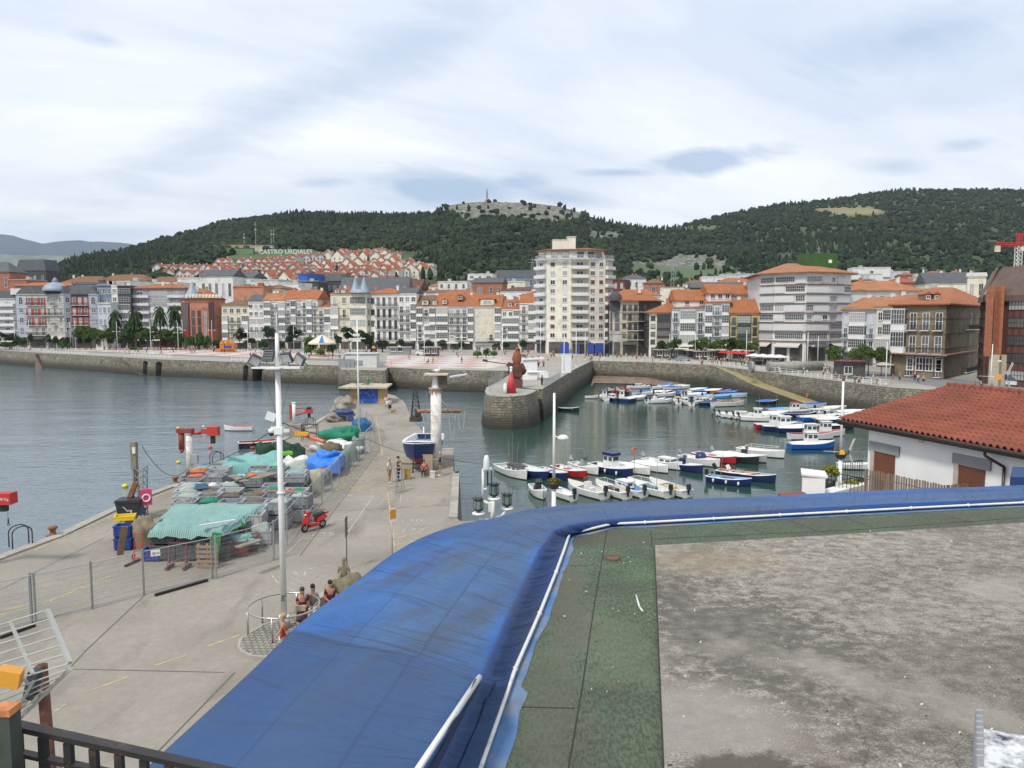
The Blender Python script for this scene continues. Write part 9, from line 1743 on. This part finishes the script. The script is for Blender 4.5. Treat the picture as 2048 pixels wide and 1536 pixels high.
def person(label,pos,rz,pose='stand',top='white',bot='denim',short=False,hair='dark',lh=False,hi=False,skin=(.42,.22,.15),s=1.0,grp=None,z=0,skirt=None):
    B_=figure(pose,hi);t=thing('person',label,'person',tuple(pos),rz,grp);t.scale=(s,)*3;sk=M('skin_%d' % int(skin[0]*100),skin,.6,.06,8)
    for nm,me,m_ in (('body',B_[0],sk),('shirt',B_[1],cloth(top)),('shorts' if short else 'trousers',B_[3 if short else 2],cloth(bot)),('hair',B_[5 if lh else 4],M('hair_'+hair,HAIR[hair],.6,.1,8)),('shoes',B_[7],cloth('white' if short else 'black'))):
        o=link(nm,me,t);o.material_slots[0].link='OBJECT';o.material_slots[0].material=m_
    if hi:link('face',B_[6],t)
    return t
q=P(566,1229,1.76);person('blond person in a rust red shirt and white trousers walking past the ring rail',(q.x,q.y,0),R(-70),'walk','rust','white',False,'blond',False,True)
q=P(598,1239,1.72);person('dark haired person in a navy shirt half hidden by the canopy edge',(q.x,q.y,0),R(-60),'walk','navy','denim',False,'dark',False,True)
for px,py,lb,tp,bt,rz,hr,lh in ((604,1176,'seated person in a long maroon dress with a tan bag beside the ring rail','maroon','maroon',.25,'brown',True),(625,1170,'seated person with long dark hair, grey top and white trousers','grey','white',.1,'dark',True),(660,1162,'seated person with a topknot leaning forward beside the stone statue','maroon','denim',.4,'dark',False)):
    q=P(px,py,1.3);o=person(lb,(q.x,q.y,0),rz,'sit',tp,bt,False,hr,lh,True)
    if tp==bt:mb=MB();mb.lathe([(.22,.52),(.24,.4),(.26,.1)],(0,-.38,0),12,sx=.9);mb.box((0,-.2,.52),(.4,.42,.16));mb.build('skirt',cloth('maroon'),o)
    if tp=='maroon' and bt==tp:mb=MB();mb.box((q.x+.05,q.y-.38,.66),(.34,.12,.2),0,.2);o2=mb.build('handbag',cloth('beige'));tag(o2,'tan handbag on the lap of the person in maroon','bag')
mb=MB();a,b_=P(590,1232),P(690,1200);d=b_-a;mb.box(((a.x+b_.x)/2,(a.y+b_.y)/2+.25,.22),(d.length,.5,.44),0,math.atan2(d.y,d.x));o=mb.build('bench',CURB);tag(o,'low stone bench where three people sit by the ring rail','bench')
q=P(690,1205);ST=M('lichen_stone',(.22,.19,.12),.95,.4,3,bump=.7);heap('boulder','big rough boulder carrying the stone statue','rock',(q.x,q.y-.25,0),.85,.75,1.12,ST,3,.35,20)
t=person('stone',(q.x-.0,q.y-.1,.56),.1,'sit','grey','grey',hi=True);t['label']='mossy stone statue of a seated figure on the boulder';t['category']='statue';t.name='statue'
for c in t.children:c.material_slots[0].link='OBJECT';c.material_slots[0].material=ST
q=P(779,966);person('person in a white shirt and khaki shorts watching the boat work',tuple(q),R(70),'hips','white','khaki',True,'grey',hi=True)
q=P(797,962);person('person in dark clothes and cap working at the left side of the trestled boat',tuple(q),R(85),'reach','black','black',False,hi=True);q=P(880,952);person('person in dark shirt and beige shorts at the right side of the trestled boat',tuple(q),R(-80),'reach','navy','khaki',True,'grey',hi=True);q=P(848,952);person('person crouching in red under the trestled boat',tuple(q),0,'sit','red','black',hi=True,s=.9)
q=P(773,818);person('left walker in a white shirt near the brick shed',tuple(q),R(10),'walk','white','white',True);q=P(780,825);person('right walker in a white shirt and navy shorts near the brick shed',tuple(q),R(190),'walk','white','navy',True)
q=P(786,826);mb=MB();mb.ball((0,0,.3),.28,.12,.13);mb.ball((.28,0,.42),.1,.08,.09);[mb.tube((x,y_,0),(x,y_,.28),.03,4) for x in (-.18,.18) for y_ in (-.07,.07)];mb.tube((-.26,0,.35),(-.38,0,.48),.02,4);o=mb.build('dog',M('tan_fur',(.3,.17,.09),.9),None,tuple(q));tag(o,'small tan dog beside the walkers near the shed','dog')
q=P(116,1522,1.74);person('bald person passing below the balcony railing',(q.x,q.y,0),R(120),'walk','white','denim',hair='grey',hi=True)
random.seed(77);tops=['white']*5+['black','navy','red','blue','grey','pink','green','beige','yellow'];bots=['denim','black','beige','white','navy','grey'];seen=set()
CL=[(20,480,697,708,22),(370,480,695,705,20),(500,620,704,716,12),(560,760,706,722,16),(640,700,716,722,3),(780,1010,712,728,7),(860,1060,702,710,16),(1060,1100,720,735,7),(1100,1110,712,718,6),(1140,1200,716,726,8),(1200,1290,714,720,10),(1290,1420,716,724,10),(1400,1560,724,736,26),(1540,1680,736,750,16),(1640,1700,744,760,9),(1700,1860,760,772,9),(1930,2030,775,785,4),(1480,1640,722,732,10)]
for a,b_,c,d_,n in CL:
    for k in range(n):
        px=random.uniform(a,b_);py=random.uniform(c,d_);tp,bt=random.choice(tops),random.choice(bots);q=PQ(px,py);q.y-=random.uniform(0,6)*(q.y>interp(px,YM)-.1);q.x=XY(px,q.y);pl=NEAR(px,700)
        person('figure in %s top and %s %s before %s' % (tp,bt,'shorts' if k % 2 else 'trousers',pl.replace(' left part','').replace(' right part','')),tuple(q),random.uniform(0,6.28),'walk' if random.random()<.65 else 'stand',tp,bt,bool(k % 2),random.choice(list(HAIR)),random.random()<.4,s=random.uniform(.88,1.02),grp='people strolling on the waterfront')
for px,py,tp,lb in ((1084,770,'black','person in black walking on the mole behind the beacon'),(1077,735,'red','person in red walking where the mole meets the promenade'),(1041,776,'black','dark figure standing beside the iron sculpture'),(857,727,'black','person in black sitting on the sea wall edge')):person(lb,tuple(P(px,py)),random.uniform(0,6),'walk' if tp=='red' else 'sit' if px==857 else 'stand',tp,'black')
HAZE=4.5e-5

hz=bpy.data.materials.new('haze_air');hz.use_nodes=True;t=hz.node_tree;t.nodes.clear()
pvn=N(t,'ShaderNodeVolumePrincipled');pvn.inputs['Color'].default_value=(.66,.82,1,1);pvn.inputs['Density'].default_value=HAZE;pvn.inputs['Anisotropy'].default_value=0.1
oo=N(t,'ShaderNodeOutputMaterial');L(t,pvn.outputs[0],oo.inputs['Volume'])
mb=MB();mb.box((0,6000,900),(26000,17000,1812));o=mb.build('haze',hz);o['kind']='stuff'
